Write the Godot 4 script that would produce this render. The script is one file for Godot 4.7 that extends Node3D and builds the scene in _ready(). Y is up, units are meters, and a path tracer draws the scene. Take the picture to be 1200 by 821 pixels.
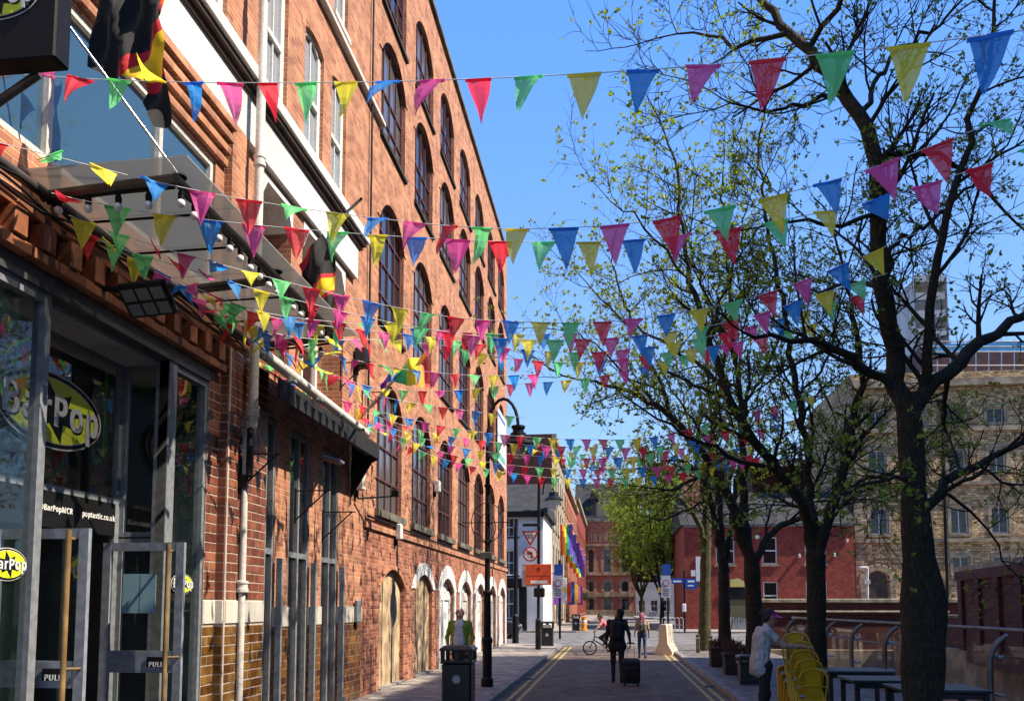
extends Node3D

# ---------------------------------------------------------------- mesh builder
class MB:
	var v := PackedVector3Array()
	var n := PackedVector3Array()
	var uv := PackedVector2Array()
	var c := PackedColorArray()
	var col := Color.WHITE
	var has_uv := false
	func tri(a: Vector3, b: Vector3, d: Vector3, na: Vector3, nb: Vector3, nd: Vector3) -> void:
		if (b - a).cross(d - a).dot(na + nb + nd) > 0.0:
			v.append(a); v.append(d); v.append(b)
			n.append(na); n.append(nd); n.append(nb)
		else:
			v.append(a); v.append(b); v.append(d)
			n.append(na); n.append(nb); n.append(nd)
		for i in 3:
			c.append(col)
	func triuv(a: Vector3, b: Vector3, d: Vector3, na: Vector3, nb: Vector3, nd: Vector3, ua: Vector2, ub: Vector2, ud: Vector2) -> void:
		has_uv = true
		var flip := (b - a).cross(d - a).dot(na + nb + nd) > 0.0
		tri(a, b, d, na, nb, nd)
		uv.append(ua)
		uv.append(ud if flip else ub)
		uv.append(ub if flip else ud)
	func quad(a: Vector3, b: Vector3, d: Vector3, e: Vector3, nn: Vector3) -> void:
		tri(a, b, d, nn, nn, nn)
		tri(a, d, e, nn, nn, nn)
	func face(a: Vector3, b: Vector3, d: Vector3, e: Vector3) -> void:   # normal by counter-clockwise order
		quad(a, b, d, e, (b - a).cross(e - a).normalized())
	func box(ctr: Vector3, s: Vector3, bs := Basis.IDENTITY) -> void:
		var h := s * 0.5
		for ax in 3:
			for sg in [-1.0, 1.0]:
				var nn := Vector3.ZERO; nn[ax] = sg
				var u := Vector3.ZERO; u[(ax + 1) % 3] = h[(ax + 1) % 3]
				var w := Vector3.ZERO; w[(ax + 2) % 3] = h[(ax + 2) % 3]
				var o := Vector3.ZERO; o[ax] = sg * h[ax]
				quad(ctr + bs * (o - u - w), ctr + bs * (o + u - w), ctr + bs * (o + u + w), ctr + bs * (o - u + w), bs * nn)
	func b2(lo: Vector3, hi: Vector3) -> void:
		box((lo + hi) * 0.5, (hi - lo).abs())
	func cbox(ctr: Vector3, s: Vector3, r: float, bs := Basis.IDENTITY) -> void:   # chamfered box
		var h := s * 0.5
		r = minf(r, minf(h.x, minf(h.y, h.z)) * 0.9)
		var p := func(sx: float, sy: float, sz: float, ax: int) -> Vector3:
			var q := Vector3(sx * h.x, sy * h.y, sz * h.z)
			for k in 3:
				if k != ax:
					q[k] -= signf(q[k]) * r
			return ctr + bs * q
		for ax in 3:
			for sg in [-1.0, 1.0]:
				var pts := []
				for t in [[-1.0, -1.0], [1.0, -1.0], [1.0, 1.0], [-1.0, 1.0]]:
					var sv := Vector3.ZERO
					sv[ax] = sg; sv[(ax + 1) % 3] = t[0]; sv[(ax + 2) % 3] = t[1]
					pts.append(p.call(sv.x, sv.y, sv.z, ax))
				var nn := Vector3.ZERO; nn[ax] = sg
				quad(pts[0], pts[1], pts[2], pts[3], bs * nn)
			for s1 in [-1.0, 1.0]:
				for s2 in [-1.0, 1.0]:
					var a1 := (ax + 1) % 3
					var a2 := (ax + 2) % 3
					var e := []
					for s0 in [-1.0, 1.0]:
						var sv := Vector3.ZERO
						sv[ax] = s0; sv[a1] = s1; sv[a2] = s2
						e.append(p.call(sv.x, sv.y, sv.z, a1)); e.append(p.call(sv.x, sv.y, sv.z, a2))
					var nn := Vector3.ZERO; nn[a1] = s1; nn[a2] = s2
					quad(e[0], e[1], e[3], e[2], (bs * nn).normalized())
		for sx in [-1.0, 1.0]:
			for sy in [-1.0, 1.0]:
				for sz in [-1.0, 1.0]:
					var nn: Vector3 = (bs * Vector3(sx, sy, sz)).normalized()
					tri(p.call(sx, sy, sz, 0), p.call(sx, sy, sz, 1), p.call(sx, sy, sz, 2), nn, nn, nn)
	func tube(pts: Array, rad: Variant, sides := 8, caps := true) -> void:
		var m := pts.size()
		var up := Vector3.UP
		var t0: Vector3 = (pts[1] - pts[0]).normalized()
		if absf(t0.dot(up)) > 0.95:
			up = Vector3.RIGHT
		var x := up.cross(t0).normalized()
		var rings := []
		var nrm := []
		for i in m:
			var t: Vector3
			if i == 0: t = (pts[1] - pts[0])
			elif i == m - 1: t = (pts[m - 1] - pts[m - 2])
			else: t = (pts[i + 1] - pts[i - 1])
			t = t.normalized()
			x = (x - t * x.dot(t)).normalized()
			var y := t.cross(x)
			var r: float = rad if (rad is float or rad is int) else rad[i]
			var ring := []
			var rn := []
			for k in sides:
				var a := TAU * k / sides
				var d := x * cos(a) + y * sin(a)
				rn.append(d)
				ring.append(pts[i] + d * r)
			rings.append(ring); nrm.append(rn)
		for i in m - 1:
			for k in sides:
				var k2 := (k + 1) % sides
				tri(rings[i][k], rings[i + 1][k], rings[i + 1][k2], nrm[i][k], nrm[i + 1][k], nrm[i + 1][k2])
				tri(rings[i][k], rings[i + 1][k2], rings[i][k2], nrm[i][k], nrm[i + 1][k2], nrm[i][k2])
		if caps:
			for e in [0, m - 1]:
				var t: Vector3 = (pts[1] - pts[0]).normalized() * -1.0 if e == 0 else (pts[m - 1] - pts[m - 2]).normalized()
				for k in range(1, sides - 1):
					tri(rings[e][0], rings[e][k], rings[e][k + 1], t, t, t)
	func lathe(o: Vector3, prof: Array, sides := 16, bs := Basis.IDENTITY) -> void:   # prof of Vector2(radius, height), bottom to top
		for i in prof.size() - 1:
			var p: Vector2 = prof[i]
			var q: Vector2 = prof[i + 1]
			var d := (q - p)
			var nn := Vector2(d.y, -d.x).normalized()
			for k in sides:
				var a0 := TAU * k / sides
				var a1 := TAU * (k + 1) / sides
				var A := Vector3(cos(a0), 0, sin(a0))
				var B := Vector3(cos(a1), 0, sin(a1))
				var na := bs * (A * nn.x + Vector3.UP * nn.y)
				var nb := bs * (B * nn.x + Vector3.UP * nn.y)
				var pa := o + bs * (A * p.x + Vector3.UP * p.y)
				var pb := o + bs * (B * p.x + Vector3.UP * p.y)
				var qa := o + bs * (A * q.x + Vector3.UP * q.y)
				var qb := o + bs * (B * q.x + Vector3.UP * q.y)
				if p.x > 1e-5: tri(pa, pb, qb, na, nb, nb)
				if q.x > 1e-5: tri(pa, qb, qa, na, nb, na)
	func prism(poly: PackedVector2Array, o: Vector3, ux: Vector3, uy: Vector3, dep: Vector3) -> void:   # flat outline pushed along dep
		var idx := Geometry2D.triangulate_polygon(poly)
		var P := func(q: Vector2) -> Vector3: return o + ux * q.x + uy * q.y
		var nn := dep.normalized()
		for i in range(0, idx.size(), 3):
			var a: Vector3 = P.call(poly[idx[i]])
			var b: Vector3 = P.call(poly[idx[i + 1]])
			var d: Vector3 = P.call(poly[idx[i + 2]])
			tri(a, b, d, -nn, -nn, -nn)
			tri(a + dep, b + dep, d + dep, nn, nn, nn)
		var cw := Geometry2D.is_polygon_clockwise(poly)
		for i in poly.size():
			var p := poly[i]
			var q := poly[(i + 1) % poly.size()]
			var e := (q - p)
			var en := Vector2(e.y, -e.x).normalized() * (-1.0 if cw else 1.0)
			var a: Vector3 = P.call(p)
			var b: Vector3 = P.call(q)
			quad(a, b, b + dep, a + dep, (ux * en.x + uy * en.y).normalized())
	func ball(o: Vector3, r: Vector3, seg := 10, rows := 6) -> void:
		for i in rows:
			var t0 := PI * i / rows
			var t1 := PI * (i + 1) / rows
			for k in seg:
				var a0 := TAU * k / seg
				var a1 := TAU * (k + 1) / seg
				var d := [Vector3(sin(t0) * cos(a0), cos(t0), sin(t0) * sin(a0)), Vector3(sin(t0) * cos(a1), cos(t0), sin(t0) * sin(a1)), Vector3(sin(t1) * cos(a1), cos(t1), sin(t1) * sin(a1)), Vector3(sin(t1) * cos(a0), cos(t1), sin(t1) * sin(a0))]
				if i > 0: tri(o + d[0] * r, o + d[1] * r, o + d[2] * r, d[0], d[1], d[2])
				if i < rows - 1: tri(o + d[0] * r, o + d[2] * r, o + d[3] * r, d[0], d[2], d[3])
	func mesh() -> ArrayMesh:
		var a := []
		a.resize(Mesh.ARRAY_MAX)
		a[Mesh.ARRAY_VERTEX] = v
		a[Mesh.ARRAY_NORMAL] = n
		a[Mesh.ARRAY_COLOR] = c
		if has_uv and uv.size() == v.size():
			a[Mesh.ARRAY_TEX_UV] = uv
		var m := ArrayMesh.new()
		m.add_surface_from_arrays(Mesh.PRIMITIVE_TRIANGLES, a)
		return m

# ---------------------------------------------------------------- scene graph helpers
var used := {}
var root_of := {}
var M := {}
var rng := RandomNumberGenerator.new()

func numbered(called: String) -> String:
	var k: int = used.get(called, 0)
	used[called] = k + 1
	return called if k == 0 else "%s_%03d" % [called, k]

func thing(called: String, label: String, category: String, at := Vector3.ZERO, group := "") -> Node3D:
	var o := Node3D.new()
	o.name = numbered(called)
	add_child(o)
	o.position = at
	tag(o, label, category, group)
	return o

func tag(o: Node, label: String, category := "", group := "", kind := "") -> void:
	if label: o.set_meta("label", label)
	if category: o.set_meta("category", category)
	if group: o.set_meta("group", group)
	if kind: o.set_meta("kind", kind)

# meshes are written in world metres; a part of a thing is set back by the thing's own place
func put(mb: Variant, called: String, mat: Material, parent: Node = null) -> MeshInstance3D:
	var o := MeshInstance3D.new()
	o.mesh = mb.mesh() if mb is MB else mb
	o.material_override = mat
	if parent == null:
		o.name = numbered(called)
		add_child(o)
	else:
		o.name = called
		parent.add_child(o, true)
		if parent.get_parent() == self and not parent is MeshInstance3D:
			o.position = -(parent as Node3D).position
	return o

func inst(mesh: Mesh, called: String, mat: Material, parent: Node, xf: Transform3D) -> MeshInstance3D:   # a shared mesh at a world place, under a first-level thing or part
	var o := MeshInstance3D.new()
	o.mesh = mesh
	o.material_override = mat
	o.name = called
	parent.add_child(o, true)
	var off := Vector3.ZERO
	if parent.get_parent() == self and not parent is MeshInstance3D:
		off = -(parent as Node3D).position
	o.transform = xf.translated(off)
	return o

func setting(mb: MB, called: String, mat: Material, label: String, kind := "structure") -> MeshInstance3D:
	var o := put(mb, called, mat)
	o.set_meta("kind", kind)
	o.set_meta("label", label)
	return o

func copy(src: Node3D, at: Vector3, turn := 0.0, label := "", group := "") -> Node3D:
	var c: Node3D = src.duplicate()
	c.name = numbered(String(src.name).rstrip("0123456789_"))
	add_child(c)
	c.position = at
	c.rotation.y = turn
	if label: c.set_meta("label", label)
	if group: c.set_meta("group", group)
	return c

# ---------------------------------------------------------------- materials
func lin(r: float, g: float, b: float) -> Color:
	return Color(r, g, b).linear_to_srgb()

func mat(called: String, col: Color, rough := 0.8, metal := 0.0) -> StandardMaterial3D:   # col holds linear values
	if M.has(called): return M[called]
	var m := StandardMaterial3D.new()
	m.resource_name = called
	m.albedo_color = Color(col.r, col.g, col.b).linear_to_srgb()
	m.roughness = rough
	m.metallic = metal
	m.cull_mode = BaseMaterial3D.CULL_DISABLED
	M[called] = m
	return m

func glass(called: String, col: Color, a: float, rough := 0.02) -> StandardMaterial3D:
	var m := mat(called, col, rough)
	m.transparency = BaseMaterial3D.TRANSPARENCY_ALPHA
	m.albedo_color.a = a
	m.metallic_specular = 0.6
	return m

func noise_tex(seed_: int, freq: float, lo: Color, hi: Color, size := 512, oct := 4, kind := FastNoiseLite.TYPE_SIMPLEX_SMOOTH) -> ImageTexture:
	var f := FastNoiseLite.new()
	f.seed = seed_; f.frequency = freq; f.fractal_octaves = oct; f.noise_type = kind
	var im := f.get_seamless_image(size, size, false, false, 0.12, true)
	im.convert(Image.FORMAT_L8)
	var d := im.get_data()
	var o := PackedByteArray()
	o.resize(size * size * 3)
	var lut := []
	for i in 256:
		var q := lo.lerp(hi, smoothstep(0.15, 0.85, i / 255.0))
		lut.append([int(q.r * 255), int(q.g * 255), int(q.b * 255)])
	for i in size * size:
		var q: Array = lut[d[i]]
		o[i * 3] = q[0]; o[i * 3 + 1] = q[1]; o[i * 3 + 2] = q[2]
	return ImageTexture.create_from_image(Image.create_from_data(size, size, false, Image.FORMAT_RGB8, o))

# a grained material: base colour with fine grain and broad blotches, plus relief
func grain(called: String, col: Color, rough: float, amount := 0.25, size := 0.7, relief := 0.3, metal := 0.0) -> StandardMaterial3D:
	if M.has(called): return M[called]
	var m := mat(called, col, rough, metal)
	m.albedo_texture = T.fine
	m.uv1_triplanar = true
	m.uv1_world_triplanar = true
	m.uv1_scale = Vector3.ONE / size
	m.detail_enabled = true
	m.detail_albedo = T.broad if amount < 0.3 else T.broad2
	m.detail_blend_mode = BaseMaterial3D.BLEND_MODE_MUL
	m.detail_uv_layer = BaseMaterial3D.DETAIL_UV_2
	m.uv2_triplanar = true
	m.uv2_world_triplanar = true
	m.uv2_scale = Vector3.ONE / (size * 5.3)
	if relief > 0.0:
		m.heightmap_enabled = true
		m.heightmap_texture = T.fine
		m.heightmap_scale = relief
	return m

var T := {}

func brick_maps(bw: int, bh: int, cols: int, rows: int, joint: int, tones: Array, mortar: Color, sd: int, header := false) -> Array:
	var r := RandomNumberGenerator.new(); r.seed = sd
	var w := bw * cols
	var h := bh * rows
	var im := Image.create(w, h, false, Image.FORMAT_RGB8)
	var hm := Image.create(w, h, false, Image.FORMAT_RGB8)
	im.fill(mortar); hm.fill(Color(0.25, 0.25, 0.25))
	for j in rows:
		var ln := header and j % 4 == 3
		var step := bw / 2 if ln else bw
		var off := (bw / 4 if ln else 0) + (bw / 2 if j % 2 == 1 else 0)
		for i in range(-1, w / step + 1):
			var q: Color = tones[r.randi() % tones.size()]
			var s := r.randf_range(0.93, 1.06)
			q = Color(minf(q.r * s, 1), minf(q.g * s, 1), minf(q.b * s, 1))
			var e := Color.WHITE * r.randf_range(0.75, 1.0); e.a = 1
			var x := i * step + off
			var rc := Rect2i(x + joint / 2, j * bh + joint / 2, step - joint, bh - joint)
			im.fill_rect(rc, q); hm.fill_rect(rc, e)
			if x + step > w:
				rc.position.x -= w
				im.fill_rect(rc, q); hm.fill_rect(rc, e)
	return [ImageTexture.create_from_image(im), ImageTexture.create_from_image(hm)]

func brick(called: String, maps: Array, tile: Vector2, rough := 0.85, relief := 0.8, tint := Color.WHITE) -> StandardMaterial3D:
	var m := mat(called, tint, rough)
	m.albedo_color = tint
	m.albedo_texture = maps[0]
	m.uv1_triplanar = true
	m.uv1_world_triplanar = true
	m.uv1_triplanar_sharpness = 8.0
	m.uv1_scale = Vector3(1.0 / tile.x, 1.0 / tile.y, 1.0 / tile.x)
	m.heightmap_enabled = true
	m.heightmap_texture = maps[1]
	m.heightmap_scale = relief
	m.detail_enabled = true
	m.detail_albedo = T.stain
	m.detail_blend_mode = BaseMaterial3D.BLEND_MODE_MUL
	m.detail_uv_layer = BaseMaterial3D.DETAIL_UV_2
	m.uv2_triplanar = true
	m.uv2_world_triplanar = true
	m.uv2_scale = Vector3.ONE / 4.7
	return m

func vcol(called: String, rough := 0.8) -> StandardMaterial3D:
	var m := mat(called, Color(1, 1, 1), rough)
	m.vertex_color_use_as_albedo = true
	return m

# ---------------------------------------------------------------- wall with openings, in a frame (o, u along, N outwards)
class Fr:
	var o: Vector3
	var u: Vector3
	var N: Vector3
	func _init(o_: Vector3, u_: Vector3, n_: Vector3) -> void:
		o = o_; u = u_; N = n_
	func p(a: float, b: float, d := 0.0) -> Vector3:
		return o + u * a + Vector3.UP * b + N * d

func arch_pts(a0: float, a1: float, vs: float, rise: float, seg: int) -> Array:   # left to right over the opening's head
	var out := []
	if rise <= 0.001:
		return [Vector2(a0, vs), Vector2(a1, vs)]
	var hw := (a1 - a0) * 0.5
	var mid := (a0 + a1) * 0.5
	var R := (hw * hw + rise * rise) / (2.0 * rise)
	var half := asin(minf(hw / R, 1.0))
	for i in seg + 1:
		var t := -half + 2.0 * half * i / seg
		out.append(Vector2(mid + R * sin(t), vs + rise - R + R * cos(t)))
	return out

# one cell of wall u0..u1, v0..v1 with an opening a0..a1, b0..bs (+ rise), reveals of depth d
func cell(mb: MB, fr: Fr, u0: float, u1: float, v0: float, v1: float, op: Array, depth: float) -> void:
	if op.is_empty():
		mb.quad(fr.p(u0, v0), fr.p(u1, v0), fr.p(u1, v1), fr.p(u0, v1), fr.N)
		return
	var a0: float = op[0]
	var a1: float = op[1]
	var b0: float = op[2]
	var bs: float = op[3]
	var rise: float = op[4]
	var head := arch_pts(a0, a1, bs, rise, 14)
	if a0 > u0: mb.quad(fr.p(u0, v0), fr.p(a0, v0), fr.p(a0, v1), fr.p(u0, v1), fr.N)
	if u1 > a1: mb.quad(fr.p(a1, v0), fr.p(u1, v0), fr.p(u1, v1), fr.p(a1, v1), fr.N)
	if b0 > v0: mb.quad(fr.p(a0, v0), fr.p(a1, v0), fr.p(a1, b0), fr.p(a0, b0), fr.N)
	for i in head.size() - 1:
		var p: Vector2 = head[i]
		var q: Vector2 = head[i + 1]
		mb.quad(fr.p(p.x, p.y), fr.p(q.x, q.y), fr.p(q.x, v1), fr.p(p.x, v1), fr.N)
		var mid := (a0 + a1) * 0.5
		var nn := (fr.u * (mid - (p.x + q.x) * 0.5) + Vector3.UP * (bs - 1.0 - (p.y + q.y) * 0.5)).normalized() if rise > 0 else Vector3.DOWN
		mb.quad(fr.p(p.x, p.y), fr.p(q.x, q.y), fr.p(q.x, q.y, -depth), fr.p(p.x, p.y, -depth), nn)
	mb.quad(fr.p(a0, b0), fr.p(a0, bs), fr.p(a0, bs, -depth), fr.p(a0, b0, -depth), fr.u)
	mb.quad(fr.p(a1, b0), fr.p(a1, bs), fr.p(a1, bs, -depth), fr.p(a1, b0, -depth), -fr.u)
	mb.quad(fr.p(a0, b0), fr.p(a1, b0), fr.p(a1, b0, -depth), fr.p(a0, b0, -depth), Vector3.UP)

func bar(mb: MB, fr: Fr, a0: float, a1: float, b0: float, b1: float, d0: float, d1: float) -> void:   # a box in the frame
	var bs := Basis(fr.u, Vector3.UP, fr.N)
	mb.box(fr.p((a0 + a1) * 0.5, (b0 + b1) * 0.5, (d0 + d1) * 0.5), Vector3(absf(a1 - a0), absf(b1 - b0), absf(d1 - d0)), bs)

func sheet(mb: MB, fr: Fr, a0: float, a1: float, b0: float, b1: float, bs: float, rise: float, d: float) -> void:   # flat glass or board filling an opening
	var head := arch_pts(a0, a1, bs, rise, 14)
	for i in head.size() - 1:
		mb.quad(fr.p(head[i].x, b0, d), fr.p(head[i + 1].x, b0, d), fr.p(head[i + 1].x, head[i + 1].y, d), fr.p(head[i].x, head[i].y, d), fr.N)

# a window: frame with glazing bars, glass, sill; all under one part
func window(parent: Node, fr: Fr, op: Array, depth: float, nx: int, ny: int, fw: float, bw: float, fmat: Material, gmat: Material, sill: Array = [], smat: Material = null, split := 0.0) -> MeshInstance3D:
	var f := MB.new()
	var a0: float = op[0]; var a1: float = op[1]; var b0: float = op[2]; var bs: float = op[3]; var rise: float = op[4]
	var d0 := -depth; var d1 := -depth + 0.07
	bar(f, fr, a0, a0 + fw, b0, bs, d0, d1)
	bar(f, fr, a1 - fw, a1, b0, bs, d0, d1)
	bar(f, fr, a0 + fw, a1 - fw, b0, b0 + fw, d0, d1)
	var head := arch_pts(a0, a1, bs, rise, 14)
	if rise > 0:
		var inner := arch_pts(a0 + fw, a1 - fw, bs, rise * 0.94, 14)
		for i in head.size() - 1:
			var A: Vector2 = head[i]; var B: Vector2 = head[i + 1]; var C: Vector2 = inner[i + 1]; var D: Vector2 = inner[i]
			f.quad(fr.p(A.x, A.y, d1), fr.p(B.x, B.y, d1), fr.p(C.x, C.y - fw * 0.5, d1), fr.p(D.x, D.y - fw * 0.5, d1), fr.N)
			f.quad(fr.p(D.x, D.y - fw * 0.5, d1), fr.p(C.x, C.y - fw * 0.5, d1), fr.p(C.x, C.y - fw * 0.5, d0), fr.p(D.x, D.y - fw * 0.5, d0), Vector3.DOWN)
	else:
		bar(f, fr, a0 + fw, a1 - fw, bs - fw, bs, d0, d1)
	for i in range(1, nx):
		var a := lerpf(a0, a1, float(i) / nx)
		var top := bs
		if rise > 0:
			for k in head.size() - 1:
				if head[k].x <= a and head[k + 1].x >= a:
					top = lerpf(head[k].y, head[k + 1].y, (a - head[k].x) / maxf(head[k + 1].x - head[k].x, 1e-4))
		bar(f, fr, a - bw * 0.5, a + bw * 0.5, b0 + fw, top - fw * 0.6, d0 + 0.012, d1 - 0.012)
	for j in range(1, ny):
		var b := lerpf(b0, bs + rise, float(j) / ny)
		if b > bs and rise > 0: break
		bar(f, fr, a0 + fw, a1 - fw, b - bw * 0.5, b + bw * 0.5, d0 + 0.014, d1 - 0.010)
	if split > 0:
		bar(f, fr, a0 + fw, a1 - fw, split - 0.04, split + 0.04, d0, d1 + 0.015)
	var o := put(f, "window", fmat, parent)
	var g := MB.new()
	sheet(g, fr, a0 + fw * 0.5, a1 - fw * 0.5, b0 + fw * 0.5, b0, bs, maxf(rise - fw * 0.4, 0.0), -depth + 0.025)
	put(g, "glass", gmat, o)
	if sill.size():
		var s := MB.new()
		bar(s, fr, a0 - sill[0], a1 + sill[0], b0 - sill[1], b0 - 0.002, -depth + 0.075, sill[2])
		put(s, "sill", smat, o)
	return o

# ================================================================ the scene
func _ready() -> void:
	rng.seed = 7
	camera_and_light()
	textures()
	ground()
	warehouse()
	bar_building()
	more()

func camera_and_light() -> void:
	var cam := Camera3D.new()
	cam.name = "camera"
	add_child(cam)
	cam.position = Vector3(0, 1.8, 0)
	cam.rotation = Vector3(deg_to_rad(4.77), deg_to_rad(6.7067), 0)
	cam.projection = Camera3D.PROJECTION_FRUSTUM
	cam.near = 0.1
	cam.far = 2000.0
	cam.size = 0.0821
	cam.frustum_offset = Vector2(0.0, 0.0215)
	cam.current = true
	var we := WorldEnvironment.new()
	we.name = "environment"
	var e := Environment.new()
	var s := ProceduralSkyMaterial.new()
	s.sky_top_color = lin(0.064, 0.192, 0.55)
	s.sky_horizon_color = lin(0.30, 0.46, 0.59)
	s.sky_curve = 0.20
	s.ground_bottom_color = lin(0.12, 0.11, 0.10)
	s.ground_horizon_color = lin(0.25, 0.26, 0.28)
	s.sun_angle_max = 1.0
	s.sky_energy_multiplier = 1.0
	var sk := Sky.new()
	sk.sky_material = s
	e.background_mode = Environment.BG_SKY
	e.sky = sk
	e.tonemap_mode = Environment.TONE_MAPPER_LINEAR
	e.tonemap_exposure = 2.1
	e.sdfgi_enabled = true
	e.ssao_enabled = true
	e.ssil_enabled = true
	we.environment = e
	add_child(we)
	var sun := DirectionalLight3D.new()
	sun.name = "sun"
	sun.light_energy = 1.6
	sun.light_angular_distance = 0.5
	sun.light_color = Color(1.0, 0.95, 0.87)
	sun.shadow_enabled = true
	add_child(sun)
	sun.look_at_from_position(Vector3(0.80, 1.0, 0.11) * 100.0, Vector3.ZERO)

func textures() -> void:
	T.fine = noise_tex(3, 0.045, Color(0.86, 0.86, 0.86), Color(1, 1, 1), 512, 5)
	T.broad = noise_tex(5, 0.012, Color(0.9, 0.9, 0.9), Color(1, 1, 1), 256, 4)
	T.broad2 = noise_tex(9, 0.016, Color(0.74, 0.73, 0.72), Color(1, 1, 1), 256, 5)
	T.stain = noise_tex(11, 0.014, Color(0.84, 0.82, 0.81), Color(1, 1, 1), 512, 5)
	T.asphalt = noise_tex(51, 0.12, Color(0.66, 0.64, 0.63), Color(1, 1, 1), 512, 5)
	T.folds = noise_tex(41, 0.013, Color(0, 0, 0), Color(1, 1, 1), 256, 3)
	var bt := [Color(0.72, 0.49, 0.36), Color(0.71, 0.47, 0.34), Color(0.75, 0.52, 0.38), Color(0.67, 0.43, 0.32), Color(0.72, 0.49, 0.37), Color(0.62, 0.39, 0.29)]
	T.brick = brick_maps(96, 32, 12, 24, 4, bt, Color(0.80, 0.66, 0.53), 21)
	T.basebrick = brick_maps(96, 32, 12, 24, 4, [Color(0.66, 0.41, 0.30), Color(0.61, 0.36, 0.26), Color(0.70, 0.46, 0.33), Color(0.55, 0.31, 0.23), Color(0.66, 0.43, 0.33), Color(0.48, 0.27, 0.20)], Color(0.72, 0.58, 0.47), 27)
	var rt := [Color(0.52, 0.18, 0.125), Color(0.55, 0.20, 0.14), Color(0.49, 0.16, 0.115), Color(0.57, 0.23, 0.16)]
	T.redbrick = brick_maps(64, 22, 12, 24, 2, rt, Color(0.48, 0.22, 0.18), 22)
	var dt := [Color(0.30, 0.10, 0.06), Color(0.27, 0.085, 0.055), Color(0.33, 0.12, 0.07)]
	T.darkbrick = brick_maps(64, 22, 12, 24, 2, dt, Color(0.26, 0.14, 0.12), 23)
	var stt := [Color(0.75, 0.63, 0.45), Color(0.82, 0.70, 0.51), Color(0.65, 0.54, 0.38), Color(0.84, 0.73, 0.54), Color(0.59, 0.48, 0.34)]
	T.stone = brick_maps(60, 26, 12, 20, 5, stt, Color(0.42, 0.35, 0.27), 24)
	var pv := [Color(0.56, 0.53, 0.50), Color(0.60, 0.57, 0.53), Color(0.52, 0.49, 0.47), Color(0.58, 0.54, 0.50)]
	T.paving = brick_maps(96, 64, 6, 8, 2, pv, Color(0.36, 0.34, 0.32), 25)
	var set_ := [Color(0.42, 0.39, 0.37), Color(0.48, 0.45, 0.42), Color(0.38, 0.35, 0.33), Color(0.52, 0.48, 0.45)]
	T.setts = brick_maps(48, 28, 12, 16, 5, set_, Color(0.24, 0.22, 0.20), 26)
	brick("warehouse_brick", T.brick, Vector2(2.7, 1.8), 0.85, 0.6)
	brick("base_brick", T.basebrick, Vector2(2.7, 1.8), 0.85, 0.8)
	brick("house_brick", T.redbrick, Vector2(2.7, 1.8), 0.8, 0.5)
	brick("dark_brick", T.darkbrick, Vector2(2.7, 1.8), 0.8, 0.5)
	brick("rubble_stone", T.stone, Vector2(4.2, 3.3), 0.9, 2.0)
	brick("paving_slabs", T.paving, Vector2(3.6, 3.6), 0.8, 0.4)
	brick("granite_setts", T.setts, Vector2(2.4, 2.0), 0.7, 1.2)
	brick("road_setts", T.setts, Vector2(2.4, 2.0), 0.75, 0.5, Color(0.92, 0.78, 0.75))
	grain("tarmac", Color(0.185, 0.132, 0.098), 0.85, 0.35, 0.5, 0.4)
	M.tarmac.albedo_texture = T.asphalt
	M.tarmac.uv1_scale = Vector3.ONE * 0.9
	grain("tarmac_patch", Color(0.11, 0.09, 0.082), 0.9, 0.35, 0.4, 0.5)
	grain("kerb_stone", Color(0.30, 0.28, 0.26), 0.8, 0.3, 0.4, 0.3)
	grain("ground_grey", Color(0.20, 0.19, 0.18), 0.9, 0.3, 0.9, 0.4)
	grain("yellow_paint", Color(0.62, 0.47, 0.12), 0.7, 0.35, 0.35, 0.1)
	grain("white_paint", Color(0.80, 0.79, 0.75), 0.55, 0.15, 1.6, 0.0)
	grain("cream_paint", Color(0.74, 0.70, 0.62), 0.45, 0.15, 1.4, 0.0)
	grain("sandstone", Color(0.42, 0.33, 0.22), 0.9, 0.3, 0.8, 0.5)
	grain("dark_sill", Color(0.035, 0.028, 0.022), 0.9, 0.35, 0.5, 0.3)
	grain("old_sill", Color(0.17, 0.16, 0.12), 0.95, 0.35, 0.4, 0.6)
	grain("plum_frame", Color(0.13, 0.045, 0.05), 0.5, 0.2, 0.4, 0.0)
	grain("slate", Color(0.04, 0.041, 0.046), 1.0, 0.3, 0.6, 0.4)
	grain("plywood", Color(0.64, 0.46, 0.27), 0.75, 0.3, 0.45, 0.15)
	grain("black_paint", Color(0.010, 0.010, 0.011), 0.5, 0.2, 1.4, 0.0)
	M.black_paint.metallic_specular = 0.3
	grain("grey_metal", Color(0.22, 0.235, 0.25), 0.35, 0.2, 2.4, 0.0)
	grain("steel", Color(0.55, 0.55, 0.55), 0.3, 0.2, 0.5, 0.0, 1.0)
	grain("awning_cloth", Color(0.007, 0.007, 0.008), 0.9, 0.3, 0.4, 0.2)
	grain("pale_plaster", Color(0.45, 0.43, 0.40), 0.9, 0.3, 1.5, 0.0)
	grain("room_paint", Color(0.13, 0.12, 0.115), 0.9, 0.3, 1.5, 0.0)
	glass("window_glass", Color(0.10, 0.10, 0.11), 0.12, 0.03)
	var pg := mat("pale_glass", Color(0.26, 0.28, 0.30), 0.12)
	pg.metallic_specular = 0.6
	glass("clear_glass", Color(0.10, 0.10, 0.11), 0.12, 0.03)
	glass("dusty_glass", Color(0.22, 0.21, 0.21), 0.42, 0.12)
	glass("shop_glass", Color(0.02, 0.05, 0.05), 0.12)

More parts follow.
